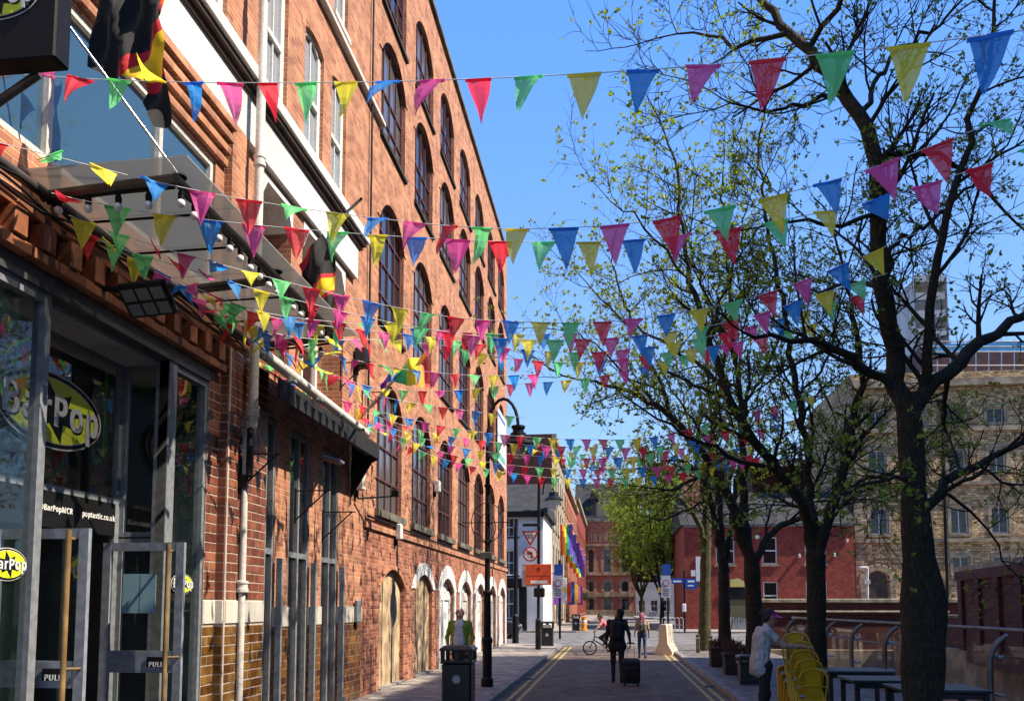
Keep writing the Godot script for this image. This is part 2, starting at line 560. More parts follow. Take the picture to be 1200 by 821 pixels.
func ground() -> void:
	# one sheet to the horizon, cut only by the canal
	var g := MB.new()
	var y := -0.02
	for r in [[-900.0, 5.75, 300.0, -900.0], [5.75, 11.2, -36.0, -900.0], [11.2, 900.0, 300.0, -900.0]]:
		g.quad(Vector3(r[0], y, r[2]), Vector3(r[1], y, r[2]), Vector3(r[1], y, r[3]), Vector3(r[0], y, r[3]), Vector3.UP)
	setting(g, "ground", M.ground_grey, "grey ground under the whole street")
	# street between the kerbs, then the crossing street
	var r1 := MB.new()
	r1.b2(Vector3(-2.2, -0.2, 30), Vector3(2.25, 0.0, -38.2))
	var rd := setting(r1, "road", M.tarmac, "dark reddish tarmac of the narrow street")
	var pr2 := RandomNumberGenerator.new(); pr2.seed = 12
	for q in [[-0.6, -18.4, 0.9, 1.6], [0.9, -22.5, 0.5, 2.4], [-1.0, -27.0, 0.7, 1.2], [0.2, -33.0, 1.3, 0.8], [1.2, -17.2, 0.45, 0.7], [-0.2, -30.2, 0.5, 1.5]]:
		var pt := MB.new()
		var poly := PackedVector2Array()
		for i in 12:
			var a := TAU * i / 12.0
			var k := 1.0 / maxf(absf(cos(a)), absf(sin(a))) * pr2.randf_range(0.9, 1.05)
			poly.append(Vector2(cos(a) * k * q[2] * 0.6, sin(a) * k * q[3] * 0.6))
		pt.prism(poly, Vector3(q[0], -0.01, q[1]), Vector3.RIGHT, Vector3(0, 0, 1), Vector3(0, 0.013, 0))
		put(pt, "tarmac_patch", M.tarmac_patch, rd)
	var r2 := MB.new()
	r2.b2(Vector3(-60, -0.2, -38.2), Vector3(60, 0.004, -56.5))
	r2.b2(Vector3(-2.4, -0.2, -56.5), Vector3(3.2, 0.004, -150))
	setting(r2, "cross_road", M.ground_grey, "pale grey road crossing the end of the street")
	# pavements: raised slabs with kerbs
	var pl := MB.new()
	pl.b2(Vector3(-4.67, -0.2, 30), Vector3(-2.35, 0.10, -38.0))
	setting(pl, "pavement_left", M.paving_slabs, "grey slab pavement in front of the brick warehouse")
	var kl := MB.new()
	kl.b2(Vector3(-2.35, -0.2, 30), Vector3(-2.2, 0.104, -37.7))
	kl.b2(Vector3(-4.67, -0.2, -38.0), Vector3(-2.35, 0.104, -38.15))
	setting(kl, "kerb_left", M.kerb_stone, "stone kerb along the warehouse pavement")
	var pr := MB.new()
	pr.b2(Vector3(2.40, -0.2, 30), Vector3(5.6, 0.10, -38.0))
	setting(pr, "pavement_right", M.granite_setts, "granite sett pavement under the row of trees")
	var kr := MB.new()
	kr.b2(Vector3(2.25, -0.2, 30), Vector3(2.40, 0.104, -38.0))
	setting(kr, "kerb_right", M.kerb_stone, "stone kerb along the tree pavement")
	var pf := MB.new()
	pf.b2(Vector3(-30, -0.2, -56.5), Vector3(-2.4, 0.11, -62.0))
	pf.b2(Vector3(-4.7, -0.2, -62.0), Vector3(-2.4, 0.11, -150))
	setting(pf, "pavement_far", M.paving_slabs, "pale pavement in front of the white pub")
	var pq := MB.new()
	pq.b2(Vector3(3.2, -0.2, -56.5), Vector3(45, 0.11, -62.0))
	pq.b2(Vector3(3.2, -0.2, -62.0), Vector3(5.3, 0.11, -150))
	setting(pq, "pavement_corner", M.paving_slabs, "pale pavement at the corner of the red brick house")
	# double yellow lines
	var yl := MB.new()
	var yr := RandomNumberGenerator.new(); yr.seed = 5
	for x in [-2.0, -1.8, 1.86, 2.06]:
		var zz := 6.0
		while zz > -37.2:
			var ln := yr.randf_range(0.25, 1.6)
			var jx := yr.randf_range(-0.006, 0.006)
			yl.b2(Vector3(x - 0.035 + jx, 0.0, zz), Vector3(x + 0.035 + jx * 0.5, 0.004, maxf(zz - ln, -37.2)))
			zz -= ln + (yr.randf_range(0.0, 0.10) if yr.randf() < 0.6 else 0.0)
	setting(yl, "road_marking", M.yellow_paint, "worn double yellow lines along both kerbs")
	# canal beside the pavement
	var cw := MB.new()
	cw.quad(Vector3(5.75, -1.6, 300), Vector3(11.2, -1.6, 300), Vector3(11.2, -1.6, -36), Vector3(5.75, -1.6, -36), Vector3.UP)
	var wm := mat("canal_water", Color(0.015, 0.02, 0.012), 0.08)
	setting(cw, "water", wm, "dark canal water below the railing")
	var cs := MB.new()
	cs.b2(Vector3(5.6, -2.5, 300), Vector3(5.75, 0.06, -36.0))
	cs.b2(Vector3(11.2, -2.5, 300), Vector3(11.6, 0.35, -36.0))
	cs.b2(Vector3(5.75, -2.5, -36.0), Vector3(11.2, 0.0, -36.4))
	setting(cs, "canal_wall", M.sandstone, "brown stone canal walls below the pavement edge")

var FW: Fr

func warehouse() -> void:
	FW = Fr.new(Vector3(-4.67, 0, 0), Vector3(0, 0, -1), Vector3(1, 0, 0))
	var b := thing("warehouse", "tall red brick warehouse with rows of arched multi-pane windows", "building", Vector3(-4.67, 0, -26.7))
	var w := MB.new()
	var A0 := 15.62
	var wl := MB.new()
	var rows := [[3.2, 7.1, 3.72, 5.9, 0.55], [7.1, 11.05, 7.62, 9.75, 0.6], [11.05, 14.2, 11.57, 13.35, 0.6], [14.2, 17.77, 14.5, 16.05, 0.55]]
	var P := 3.04
	for k in 7:
		var u0 := 16.45 + P * k - (0.83 if k == 0 else 0.48)
		var u1 := 16.45 + P * (k + 1) - 0.48
		if k == 6: u1 = 37.7
		var a0 := 16.45 + P * k
		var a1 := a0 + 2.07
		for r in rows:
			cell(w, FW, u0, u1, r[0], r[1], [a0, a1, r[2], r[3], r[4]], 0.15)
		var d0 := 16.84 + 3.06 * k
		cell(wl, FW, u0, u1, 0.0, 3.2, [d0, d0 + 2.0 - 0.02 * k, 0.10, 2.2, 0.36], 0.16)
	# return wall, roof and back of the block
	w.quad(FW.p(37.7, 0), FW.p(37.7, 17.77), FW.p(37.7, 17.77, -14), FW.p(37.7, 0, -14), Vector3(0, 0, -1))
	w.quad(FW.p(A0, 0), FW.p(A0, 17.77), FW.p(A0, 17.77, -14), FW.p(A0, 0, -14), Vector3(0, 0, 1))
	w.quad(FW.p(A0, 17.77), FW.p(37.7, 17.77), FW.p(37.7, 17.77, -14), FW.p(A0, 17.77, -14), Vector3.UP)
	w.quad(FW.p(A0, 0, -14), FW.p(37.7, 0, -14), FW.p(37.7, 17.77, -14), FW.p(A0, 17.77, -14), Vector3(-1, 0, 0))
	put(w, "wall", M.warehouse_brick, b)
	put(wl, "base_wall", M.base_brick, b)
	for v in [3.2, 7.05, 11.0, 14.15]:      # floors inside, seen through the glass
		var fl := MB.new()
		bar(fl, FW, A0 + 0.1, 37.6, v - 0.25, v, -13.9, -0.2)
		put(fl, "floor_slab", M.pale_plaster, b)
	for k in 4:
		var bl := MB.new()
		var op2: Array = [[1, 0], [3, 1], [0, 2], [4, 0]][k]
		var ab: float = 16.45 + P * op2[0]
		bar(bl, FW, ab + 0.1, ab + 1.05, rows[op2[1]][2] + 0.9, rows[op2[1]][3], -0.32, -0.30)
		put(bl, "blind", M.cream_paint, b)
	var ca := MB.new()
	bar(ca, FW, A0, 37.78, 17.772, 17.88, -0.4, 0.09)
	put(ca, "coping", M.old_sill, b)
	# arch rings of header bricks, one ring for each window
	for k in 7:
		var a0 := 16.45 + P * k
		for j in 4:
			var r: Array = rows[j]
			var op := [a0, a0 + 2.07, r[2], r[3], r[4]]
			var o := window(b, FW, op, 0.145, 4, 4, 0.06, 0.035, M.plum_frame, M.dusty_glass if (k * 7 + j * 3) % 5 < 3 else M.clear_glass, [0.08, 0.15, 0.10] if j == 0 else [0.05, 0.09, 0.06], M.old_sill if j == 0 else M.dark_sill)
			if j < 3:
				var ring := MB.new()
				ring_of(ring, FW, op[0], op[1], op[3], op[4], 0.17, 0.018)
				put(ring, "arch", M.warehouse_brick, o)
	# ground floor arches: two boarded, the rest painted white
	for k in 7:
		var d0 := 16.84 + 3.06 * k
		var d1 := d0 + 2.0 - 0.02 * k
		if k < 2:
			var o: MeshInstance3D = null
			for i in 4:
				var bd := MB.new()
				var x0 := lerpf(d0, d1, i / 4.0) + 0.004
				var x1 := lerpf(d0, d1, (i + 1) / 4.0) - 0.004
				var hd := arch_pts(d0, d1, 2.2, 0.36, 24)
				var poly := PackedVector2Array([Vector2(x0, 0.14), Vector2(x1, 0.14)])
				for t in range(hd.size() - 1, -1, -1):
					if hd[t].x >= x0 - 0.02 and hd[t].x <= x1 + 0.02:
						poly.append(Vector2(clampf(hd[t].x, x0, x1), hd[t].y - 0.01))
				bd.prism(poly, FW.p(0, 0, -0.11), FW.u, Vector3.UP, FW.N * (0.02 + 0.004 * (i % 2)))
				var q := put(bd, "board", M.plywood, b)
				if i == 0: o = q
			var rg := MB.new()
			ring_of(rg, FW, d0, d1, 2.2, 0.36, 0.30 if k == 1 else 0.10, 0.03)
			var rp := put(rg, "arch", M.white_paint if k == 1 else M.warehouse_brick, b)
			if k == 1: tag(rp, "white painted brick arch over a boarded doorway")
		else:
			var rg := MB.new()
			ring_of(rg, FW, d0, d1, 2.2, 0.36, 0.36, 0.03)
			bar(rg, FW, d0 - 0.24, d0, 0.1, 2.2, -0.02, 0.03)
			bar(rg, FW, d1, d1 + 0.24, 0.1, 2.2, -0.02, 0.03)
			put(rg, "arch", M.white_paint, b)
			var dr := MB.new()
			sheet(dr, FW, d0, d1, 0.14, 2.2, 2.2, 0.36, -0.145)
			for t in 3:
				bar(dr, FW, lerpf(d0, d1, t / 2.0) - (0.0 if t == 0 else 0.1), lerpf(d0, d1, t / 2.0) + (0.1 if t < 2 else 0.0), 0.14, 2.2, -0.143, -0.10)
			bar(dr, FW, d0 + 0.1, d1 - 0.1, 0.14, 0.6, -0.141, -0.105)
			bar(dr, FW, d0 + 0.1, d1 - 0.1, 1.95, 2.2, -0.141, -0.105)
			put(dr, "door", M.white_paint, b)
		var st := MB.new()
		bar(st, FW, d0 - 0.02, d1 + 0.02, 0.101, 0.14, -0.155, 0.05)
		put(st, "threshold", M.kerb_stone, b)
	# a string course and the pipe run below the first sills
	var sc := MB.new()
	bar(sc, FW, A0, 37.7, 3.28, 3.40, 0.0, 0.05)
	put(sc, "string_course", M.warehouse_brick, b)
	var pp := MB.new()
	pp.tube([FW.p(15.75, 3.5, 0.05), FW.p(24, 3.44, 0.05), FW.p(37.5, 3.46, 0.05)], 0.025, 6)
	put(pp, "cable_run", M.black_paint, b)
	var pd := MB.new()
	pd.tube([FW.p(15.66, 16.0, 0.05), FW.p(15.66, 5.2, 0.05)], 0.02, 6)
	put(pd, "cable", M.black_paint, b)

func ring_of(mb: MB, fr: Fr, a0: float, a1: float, bs: float, rise: float, th: float, proud: float) -> void:
	var inn := arch_pts(a0, a1, bs, rise, 14)
	var out := arch_pts(a0 - th, a1 + th, bs, rise + th, 14)
	for i in inn.size() - 1:
		var A: Vector2 = inn[i]; var B: Vector2 = inn[i + 1]; var C: Vector2 = out[i + 1]; var D: Vector2 = out[i]
		mb.quad(fr.p(A.x, A.y, proud), fr.p(B.x, B.y, proud), fr.p(C.x, C.y, proud), fr.p(D.x, D.y, proud), fr.N)
		var nn := Vector3.UP
		mb.quad(fr.p(D.x, D.y, proud), fr.p(C.x, C.y, proud), fr.p(C.x, C.y, 0), fr.p(D.x, D.y, 0), nn)
		mb.quad(fr.p(A.x, A.y, proud), fr.p(B.x, B.y, proud), fr.p(B.x, B.y, -0.05), fr.p(A.x, A.y, -0.05), -nn)

func bar_building() -> void:
	var F := FW
	var b := thing("bar_building", "red brick bar building with white fascia band and sash windows", "building", Vector3(-4.67, 0, -9.6))
	var U0 := 3.0
	var U1 := 15.6
	var w := MB.new()
	# upper floors
	var sash := [[5.0, 5.85], [6.85, 7.7], [8.65, 9.5], [10.72, 11.45], [12.15, 13.0], [13.42, 14.2]]
	var edges := [U0, 6.3, 8.2, 10.0, 11.8, 13.2, U1]
	for i in 6:
		var s: Array = sash[i]
		cell(w, F, edges[i], edges[i + 1], 8.5, 11.75, [s[0], s[1], 8.78, 10.82, 0.10], 0.13)
		cell(w, F, edges[i], edges[i + 1], 11.75, 16.6, [s[0], s[1], 12.0, 14.0, 0.10], 0.13)
	# first floor: big shop window, pier, two deep openings under the fascia
	cell(w, F, U0, 9.4, 5.0, 7.1, [3.4, 9.33, 5.5, 7.08, 0.0], 0.12)
	cell(w, F, 9.4, 10.45, 5.0, 7.75, [], 0.0)
	cell(w, F, U0, 9.4, 7.1, 7.75, [], 0.0)
	cell(w, F, 10.45, 12.0, 4.9, 7.75, [10.6, 11.75, 5.0, 7.70, 0.0], 0.55)
	cell(w, F, 12.0, U1, 4.9, 7.75, [12.2, 14.25, 5.0, 7.70, 0.0], 0.55)
	cell(w, F, U0, U1, 7.75, 8.5, [], 0.0)
	# ground floor right: three narrow doorways under the awning
	var doors := [[10.78, 11.36], [11.88, 12.72], [13.3, 14.12]]
	cell(w, F, 10.75, 11.6, 0.0, 4.9, [doors[0][0], doors[0][1], 0.1, 4.4, 0.0], 0.2)
	cell(w, F, 11.6, 13.0, 0.0, 4.9, [doors[1][0], doors[1][1], 0.1, 4.4, 0.0], 0.2)
	cell(w, F, 13.0, U1, 0.0, 4.9, [doors[2][0], doors[2][1], 0.1, 4.4, 0.0], 0.2)
	cell(w, F, 9.3, 10.75, 0.0, 5.0, [], 0.0)
	# block behind, above the shop
	w.b2(Vector3(-5.45, 4.86, -U0), Vector3(-14, 16.6, -U1 + 0.02))
	w.quad(F.p(U0, 4.5), F.p(U0, 16.6), F.p(U0, 16.6, -0.8), F.p(U0, 4.5, -0.8), Vector3(0, 0, 1))
	w.quad(F.p(U0, 16.6), F.p(U1, 16.6), F.p(U1, 16.6, -0.8), F.p(U0, 16.6, -0.8), Vector3.UP)
	put(w, "wall", M.warehouse_brick, b)
	for i in 6:
		var s: Array = sash[i]
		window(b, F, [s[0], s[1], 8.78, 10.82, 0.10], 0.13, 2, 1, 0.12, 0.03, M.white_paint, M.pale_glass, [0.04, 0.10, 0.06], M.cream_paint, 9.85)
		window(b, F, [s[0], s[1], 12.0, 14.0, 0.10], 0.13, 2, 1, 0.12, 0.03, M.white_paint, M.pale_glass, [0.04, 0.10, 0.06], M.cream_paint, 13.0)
	# big first-floor shop window with pale frames
	var bw := MB.new()
	var gm: StandardMaterial3D = mat("sky_glass", Color(0.03, 0.07, 0.11), 0.03)
	gm.metallic_specular = 1.0
	for a in [3.4, 4.85, 6.40, 8.14, 9.27]:
		bar(bw, F, a - 0.035, a + 0.035, 5.5, 7.08, -0.10, -0.02)
	bar(bw, F, 3.4, 9.3, 5.5, 5.57, -0.098, -0.022)
	bar(bw, F, 3.4, 9.3, 7.0, 7.075, -0.098, -0.022)
	var bwo := put(bw, "shop_window", M.cream_paint, b)
	for i in 4:
		var aa: Array = [3.4, 4.85, 6.40, 8.14, 9.27]
		var g := MB.new()
		sheet(g, F, aa[i] + 0.03, aa[i + 1] - 0.03, 5.56, 7.0, 7.01, 0.0, -0.07)
		put(g, "pane", gm, bwo)
	# stepped brick courses above it
	for j in 4:
		var cb := MB.new()
		bar(cb, F, U0, 9.55, 7.13 + 0.15 * j, 7.22 + 0.15 * j, -0.02, 0.05 + 0.035 * j)
		put(cb, "brick_course", M.warehouse_brick, b)
	# brick pier carried up
	var pr := MB.new()
	bar(pr, F, 9.56, 10.02, 5.0, 7.74, 0.0, 0.10)
	put(pr, "pier", M.warehouse_brick, b)
	# white fascia band, moulded cornice
	var fa := MB.new()
	bar(fa, F, U0, 14.75, 7.75, 8.34, 0.0, 0.09)
	put(fa, "fascia", M.white_paint, b)
	var co := MB.new()
	bar(co, F, U0, 15.0, 8.50, 8.66, 0.0, 0.24)
	put(co, "cornice", M.white_paint, b)
	var co2 := MB.new()
	bar(co2, F, U0, 14.9, 8.342, 8.42, 0.0, 0.13)
	bar(co2, F, U0, 14.95, 8.422, 8.498, 0.0, 0.19)
	put(co2, "bed_mould", grain("brown_mould", Color(0.10, 0.06, 0.045), 0.8, 0.3, 0.4, 0.2), b)
	var sc := MB.new()
	bar(sc, F, U0, 16.5, 11.66, 11.74, 0.0, 0.10)
	put(sc, "string_course", M.cream_paint, b)
	# white lined heads of the deep openings, dark windows behind
	for o in [[10.6, 11.75], [12.2, 14.25]]:
		var ln := MB.new()
		var a0: float = o[0]; var a1: float = o[1]
		ln.prism(PackedVector2Array([Vector2(a0, 7.28), Vector2(a0 + 0.0, 7.69), Vector2(a1, 7.69), Vector2(a1, 7.28), Vector2(a1 - 0.22, 7.60), Vector2(a0 + 0.22, 7.60)]), F.p(0, 0, -0.54), F.u, Vector3.UP, F.N * 0.56)
		put(ln, "lining", M.white_paint, b)
		window(b, F, [a0, a1, 5.02, 7.3, 0.0], 0.54, 2 if a1 - a0 < 1.5 else 3, 1, 0.09, 0.06, M.white_paint, M.window_glass, [0.0, 0.05, -0.3], M.cream_paint, 6.2)
	# glazed brick piers: each brick of the near pier is a piece
	glazed_pier(b)
	# tiled base and white band of the far piers (too small to pick the tiles apart)
	var gb := brick("brown_glaze", brick_maps(60, 28, 6, 8, 3, [Color(0.42, 0.26, 0.10), Color(0.50, 0.32, 0.13), Color(0.36, 0.21, 0.09), Color(0.46, 0.28, 0.10)], Color(0.55, 0.47, 0.36), 31), Vector2(1.5, 0.9), 0.18, 0.4)
	for o in [[10.76, 10.78], [11.36, 11.88], [12.72, 13.3], [14.12, 15.5]]:
		var ti := MB.new()
		bar(ti, F, o[0], o[1], 0.1, 1.5, 0.0, 0.02)
		put(ti, "tile_base", gb, b)
		var wb := MB.new()
		bar(wb, F, o[0], o[1], 1.5, 1.78, 0.0, 0.03)
		put(wb, "tile_band", M.cream_tile, b)
	# grey framed folding doors
	for o in doors:
		var a0: float = o[0]; var a1: float = o[1]
		var fo := MB.new()
		for q in [[a0, a0 + 0.06], [a1 - 0.06, a1], [(a0 + a1) * 0.5 - 0.03, (a0 + a1) * 0.5 + 0.03]]:
			bar(fo, F, q[0], q[1], 0.1, 4.4, -0.08, -0.01)
		for v in [0.1, 2.5, 4.3]:
			bar(fo, F, a0 + 0.06, a1 - 0.06, v, v + 0.08, -0.075, -0.015)
		var fd := put(fo, "door", M.grey_metal, b)
		var g := MB.new()
		sheet(g, F, a0 + 0.06, a1 - 0.06, 0.18, 4.3, 4.32, 0.0, -0.05)
		put(g, "pane", M.window_glass, fd)
		var ld := MB.new()     # a leaf folded out on to the pavement
		ld.b2(F.p(a1 - 0.02, 0.16, 0.05), F.p(a1 + 0.04, 2.45, 0.13))
		ld.b2(F.p(a1 - 0.02, 0.16, 0.13), F.p(a1 + 0.04, 0.26, 0.17))
		put(ld, "door_leaf", M.grey_metal, b)
	shop_front(b)

func glazed_pier(b: Node3D) -> void:
	var F := FW
	M["cream_tile"] = grain("cream_tile_", Color(0.66, 0.62, 0.53), 0.2, 0.15, 0.6, 0.0)
	var browns := []
	for c in [Color(0.20, 0.085, 0.018), Color(0.25, 0.12, 0.03), Color(0.15, 0.06, 0.015), Color(0.29, 0.15, 0.045)]:
		browns.append(grain("brown_glaze_%d" % browns.size(), c, 0.16, 0.35, 0.25, 0.05))
	var reds := []
	for c in [Color(0.27, 0.085, 0.045), Color(0.31, 0.10, 0.055), Color(0.23, 0.07, 0.04), Color(0.35, 0.13, 0.07)]:
		reds.append(grain("red_brick_%d" % reds.size(), c, 0.42, 0.35, 0.3, 0.1))
	# core set back behind the joints
	var core := MB.new()
	bar(core, F, 9.31, 9.62, 0.1, 4.55, -0.1, 0.008)
	bar(core, F, 9.598, 10.738, 0.1, 4.9, -0.1, 0.128)
	var cp := put(core, "pier", grain("mortar", Color(0.50, 0.42, 0.34), 0.9, 0.2, 0.3, 0.0), b)
	var r := RandomNumberGenerator.new(); r.seed = 77
	var H := 0.112
	var meshes := {}
	var lay := func(a0: float, a1: float, d: float, y0: float, y1: float, mats: Array, ret: bool) -> void:
		var j := 0
		var y := y0
		while y + H <= y1 + 0.02:
			var a := a0
			var first := 0.27 if j % 2 == 0 else 0.135
			while a < a1 - 0.03:
				var ln: float = minf(first, a1 - a)
				if a1 - a - ln < 0.05: ln = a1 - a
				first = 0.27
				var key := "%.3f" % ln
				if not meshes.has(key):
					var q := MB.new()
					q.cbox(Vector3.ZERO, Vector3(0.05, H - 0.012, ln - 0.012), 0.006)
					meshes[key] = q.mesh()
				inst(meshes[key], "brick", mats[r.randi() % 4], cp, Transform3D(Basis.IDENTITY, F.p(a + ln * 0.5, y + H * 0.5, d - 0.02 + r.randf_range(-0.002, 0.002)) - Vector3.ZERO))
				a += ln
			if ret:   # the side of the projecting pier
				if not meshes.has("ret"):
					var q := MB.new()
					q.cbox(Vector3.ZERO, Vector3(0.10, H - 0.012, 0.04), 0.006)
					meshes["ret"] = q.mesh()
				inst(meshes["ret"], "brick", mats[r.randi() % 4], cp, Transform3D(Basis.IDENTITY, F.p(9.613, y + H * 0.5, 0.066)))
			y += H
			j += 1
	lay.call(9.31, 9.595, 0.01, 0.1, 1.56, browns, false)
	lay.call(9.31, 9.595, 0.01, 1.86, 4.55, reds, false)
	lay.call(9.632, 10.74, 0.13, 0.1, 1.56, browns, true)
	lay.call(9.632, 10.74, 0.13, 1.86, 4.88, reds, true)
	for q in [[9.31, 9.60, 0.02], [9.63, 10.15, 0.14], [10.15, 10.74, 0.14]]:
		var t := MB.new()
		t.cbox(F.p((q[0] + q[1]) * 0.5, 1.72, q[2] - 0.03), Vector3(0.07, 0.28, q[1] - q[0] - 0.01), 0.01)
		put(t, "tile", M.cream_tile, cp)
	var t2 := MB.new()
	t2.cbox(F.p(9.61, 1.72, 0.06), Vector3(0.12, 0.28, 0.05), 0.008)
	put(t2, "tile", M.cream_tile, cp)

func panel(mb: MB, fr: Fr, a0: float, a1: float, b0: float, b1: float, fw: float, d0: float, d1: float) -> void:   # a rectangular metal frame
	bar(mb, fr, a0, a0 + fw, b0, b1, d0, d1)
	bar(mb, fr, a1 - fw, a1, b0, b1, d0, d1)
	bar(mb, fr, a0 + fw, a1 - fw, b0, b0 + fw, d0 + 0.003, d1 - 0.003)
	bar(mb, fr, a0 + fw, a1 - fw, b1 - fw, b1, d0 + 0.003, d1 - 0.003)

func shop_front(b: Node3D) -> void:
	var F := FW
	# room behind the glass
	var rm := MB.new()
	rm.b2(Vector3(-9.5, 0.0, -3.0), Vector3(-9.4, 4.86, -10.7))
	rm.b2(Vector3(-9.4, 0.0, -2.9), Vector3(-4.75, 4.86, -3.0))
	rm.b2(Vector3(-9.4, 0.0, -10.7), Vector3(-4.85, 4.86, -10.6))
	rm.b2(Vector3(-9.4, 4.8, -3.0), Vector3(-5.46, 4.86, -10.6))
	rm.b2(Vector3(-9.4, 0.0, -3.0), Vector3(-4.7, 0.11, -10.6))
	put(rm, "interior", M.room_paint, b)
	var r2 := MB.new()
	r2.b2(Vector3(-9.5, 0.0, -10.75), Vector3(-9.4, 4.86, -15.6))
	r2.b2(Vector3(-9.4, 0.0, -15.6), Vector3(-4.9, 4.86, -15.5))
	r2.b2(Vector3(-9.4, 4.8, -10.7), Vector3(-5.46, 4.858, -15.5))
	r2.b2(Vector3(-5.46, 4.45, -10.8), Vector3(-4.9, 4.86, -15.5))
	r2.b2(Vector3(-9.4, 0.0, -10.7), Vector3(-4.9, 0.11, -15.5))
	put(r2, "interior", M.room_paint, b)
	# soffit and head beam of the glazed front
	var so := MB.new()
	bar(so, F, 3.0, 9.31, 4.40, 4.55, -0.12, 0.03)
	put(so, "head_beam", grain("dark_metal", Color(0.06, 0.062, 0.065), 0.5, 0.2, 0.4, 0.0), b)
	var sf := MB.new()
	bar(sf, F, 6.4, 9.3, 4.36, 4.40, -0.85, -0.12)
	put(sf, "soffit", M.pale_plaster, b)
	# things just inside: a big name board and a green drape
	var ib := MB.new(); ib.b2(at_x(70, 470, -6.3), at_x(128, 405, -6.34))
	var ibo := put(ib, "inner_board", mat("board_grey", Color(0.10, 0.10, 0.09), 0.7), b)
	text_on("Pop", at_x(84, 452, -6.28), Basis(F.u, Vector3.UP, F.N), 0.46, mat("letter_grey", Color(0.30, 0.30, 0.29), 0.5), ibo, 0.03)
	var gd := MB.new(); gd.b2(at_x(121, 535, -6.1), at_x(127, 420, -6.12)); gd.b2(at_x(146, 450, -5.9), at_x(178, 440, -5.92))
	put(gd, "green_drape", mat("drape_green", Color(0.10, 0.55, 0.05), 0.6), b)
	# glazing in the street line: near panel and narrow far panel
	var f := MB.new()
	panel(f, F, 3.0, 6.50, 0.1, 4.40, 0.09, -0.10, 0.0)
	bar(f, F, 4.7, 4.78, 0.19, 4.31, -0.095, -0.005)
	panel(f, F, 8.42, 9.31, 0.1, 4.40, 0.07, -0.10, 0.0)
	bar(f, F, 8.42, 8.58, 0.1, 4.40, -0.14, 0.012)
	var fo := put(f, "shop_frame", M.grey_metal, b)
	for q in [[3.05, 4.74], [4.74, 6.45], [8.5, 9.27]]:
		var g := MB.new()
		sheet(g, F, q[0], q[1], 0.16, 4.33, 4.34, 0.0, -0.05)
		put(g, "pane", M.shop_glass, fo)
	# recessed entrance: glazing set back, transom, name board, two doors standing open
	var X := -0.52
	var e := MB.new()
	panel(e, F, 6.3, 8.45, 2.86, 4.36, 0.06, X - 0.06, X)
	bar(e, F, 6.3, 6.38, 0.1, 2.86, X - 0.06, X)
	bar(e, F, 8.37, 8.45, 0.1, 2.86, X - 0.06, X)
	var R := Fr.new(F.p(8.45, 0, X), Vector3(1, 0, 0), Vector3(0, 0, 1))     # the return of the recess, facing the street's near end
	panel(e, R, 0.0, 0.44, 2.52, 4.36, 0.05, -0.05, 0.0)
	panel(e, R, 0.0, 0.44, 0.1, 2.5, 0.05, -0.05, 0.0)
	var eo := put(e, "entrance_frame", M.grey_metal, b)
	var g1 := MB.new()
	sheet(g1, F, 6.34, 7.0, 2.9, 4.32, 4.33, 0.0, X - 0.03)
	put(g1, "pane", M.shop_glass, eo)
	var g2 := MB.new()
	sheet(g2, F, 7.0, 8.41, 2.9, 4.32, 4.33, 0.0, X - 0.03)
	put(g2, "pane", M.shop_glass, eo)
	var g3 := MB.new()
	sheet(g3, R, 0.03, 0.41, 0.14, 4.3, 4.32, 0.0, -0.025)
	put(g3, "pane", M.shop_glass, eo)
	var nb := MB.new()
	bar(nb, F, 6.38, 8.37, 2.52, 2.86, X - 0.04, X + 0.005)
	var nbo := put(nb, "name_board", M.black_paint, b)
	text_on("@BarPopMCR", F.p(7.16, 2.70, X + 0.009), Basis(F.u, Vector3.UP, F.N), 0.056, M.white_paint, nbo, 0.004)
	text_on("poptastic.co.uk", F.p(7.80, 2.70, X + 0.009), Basis(F.u, Vector3.UP, F.N), 0.056, M.white_paint, nbo, 0.004)
	for i in 2:
		var hz := 6.62 if i == 0 else 8.22
		var D := Fr.new(F.p(hz, 0, X - 0.02), Vector3(1, 0, 0), Vector3(0, 0, 1))
		var L := 0.88
		var d := MB.new()
		panel(d, D, 0.0, L, 0.12, 2.44, 0.085, -0.045, 0.0)
		bar(d, D, 0.085, L - 0.085, 1.12, 1.34, -0.042, -0.003)
		var dd := put(d, "door", M.door_metal if M.has("door_metal") else grain("door_metal", Color(0.26, 0.285, 0.32), 0.35, 0.2, 2.4, 0.0), b)
		var pg := MB.new()
		sheet(pg, D, 0.08, L - 0.08, 0.2, 2.36, 2.36, 0.0, -0.022)
		put(pg, "pane", M.shop_glass, dd)
		var hp := MB.new()
		hp.tube([D.p(L - 0.13 if i == 0 else L - 0.13, 0.15, 0.07), D.p(L - 0.13, 2.42, 0.07)], 0.024, 10)
		hp.tube([D.p(L - 0.13, 1.28, 0.07), D.p(L - 0.02, 1.28, 0.0)], 0.014, 6)
		hp.tube([D.p(L - 0.13, 2.35, 0.07), D.p(L - 0.13, 2.35, 0.0)], 0.016, 6)
		put(hp, "pull_pole", grain("bamboo", Color(0.36, 0.22, 0.085), 0.45, 0.35, 0.3, 0.1), dd)
		var pl := MB.new()
		bar(pl, D, L - 0.36, L - 0.16, 1.18, 1.28, 0.0, 0.006)
		var plo := put(pl, "push_plate", M.black_paint, dd)
		text_on("PULL", D.p(L - 0.34, 1.205, 0.008), Basis(D.u, Vector3.UP, D.N), 0.05, M.white_paint, dd, 0.003)
		if i == 1:
			var nt := MB.new()
			bar(nt, D, 0.22, 0.40, 1.72, 2.12, -0.02, -0.016)
			bar(nt, D, 0.41, 0.58, 1.72, 2.12, -0.02, -0.015)
			put(nt, "notice", grain("pale_blue_paper", Color(0.25, 0.42, 0.46), 0.8, 0.2, 0.4, 0.0), dd)
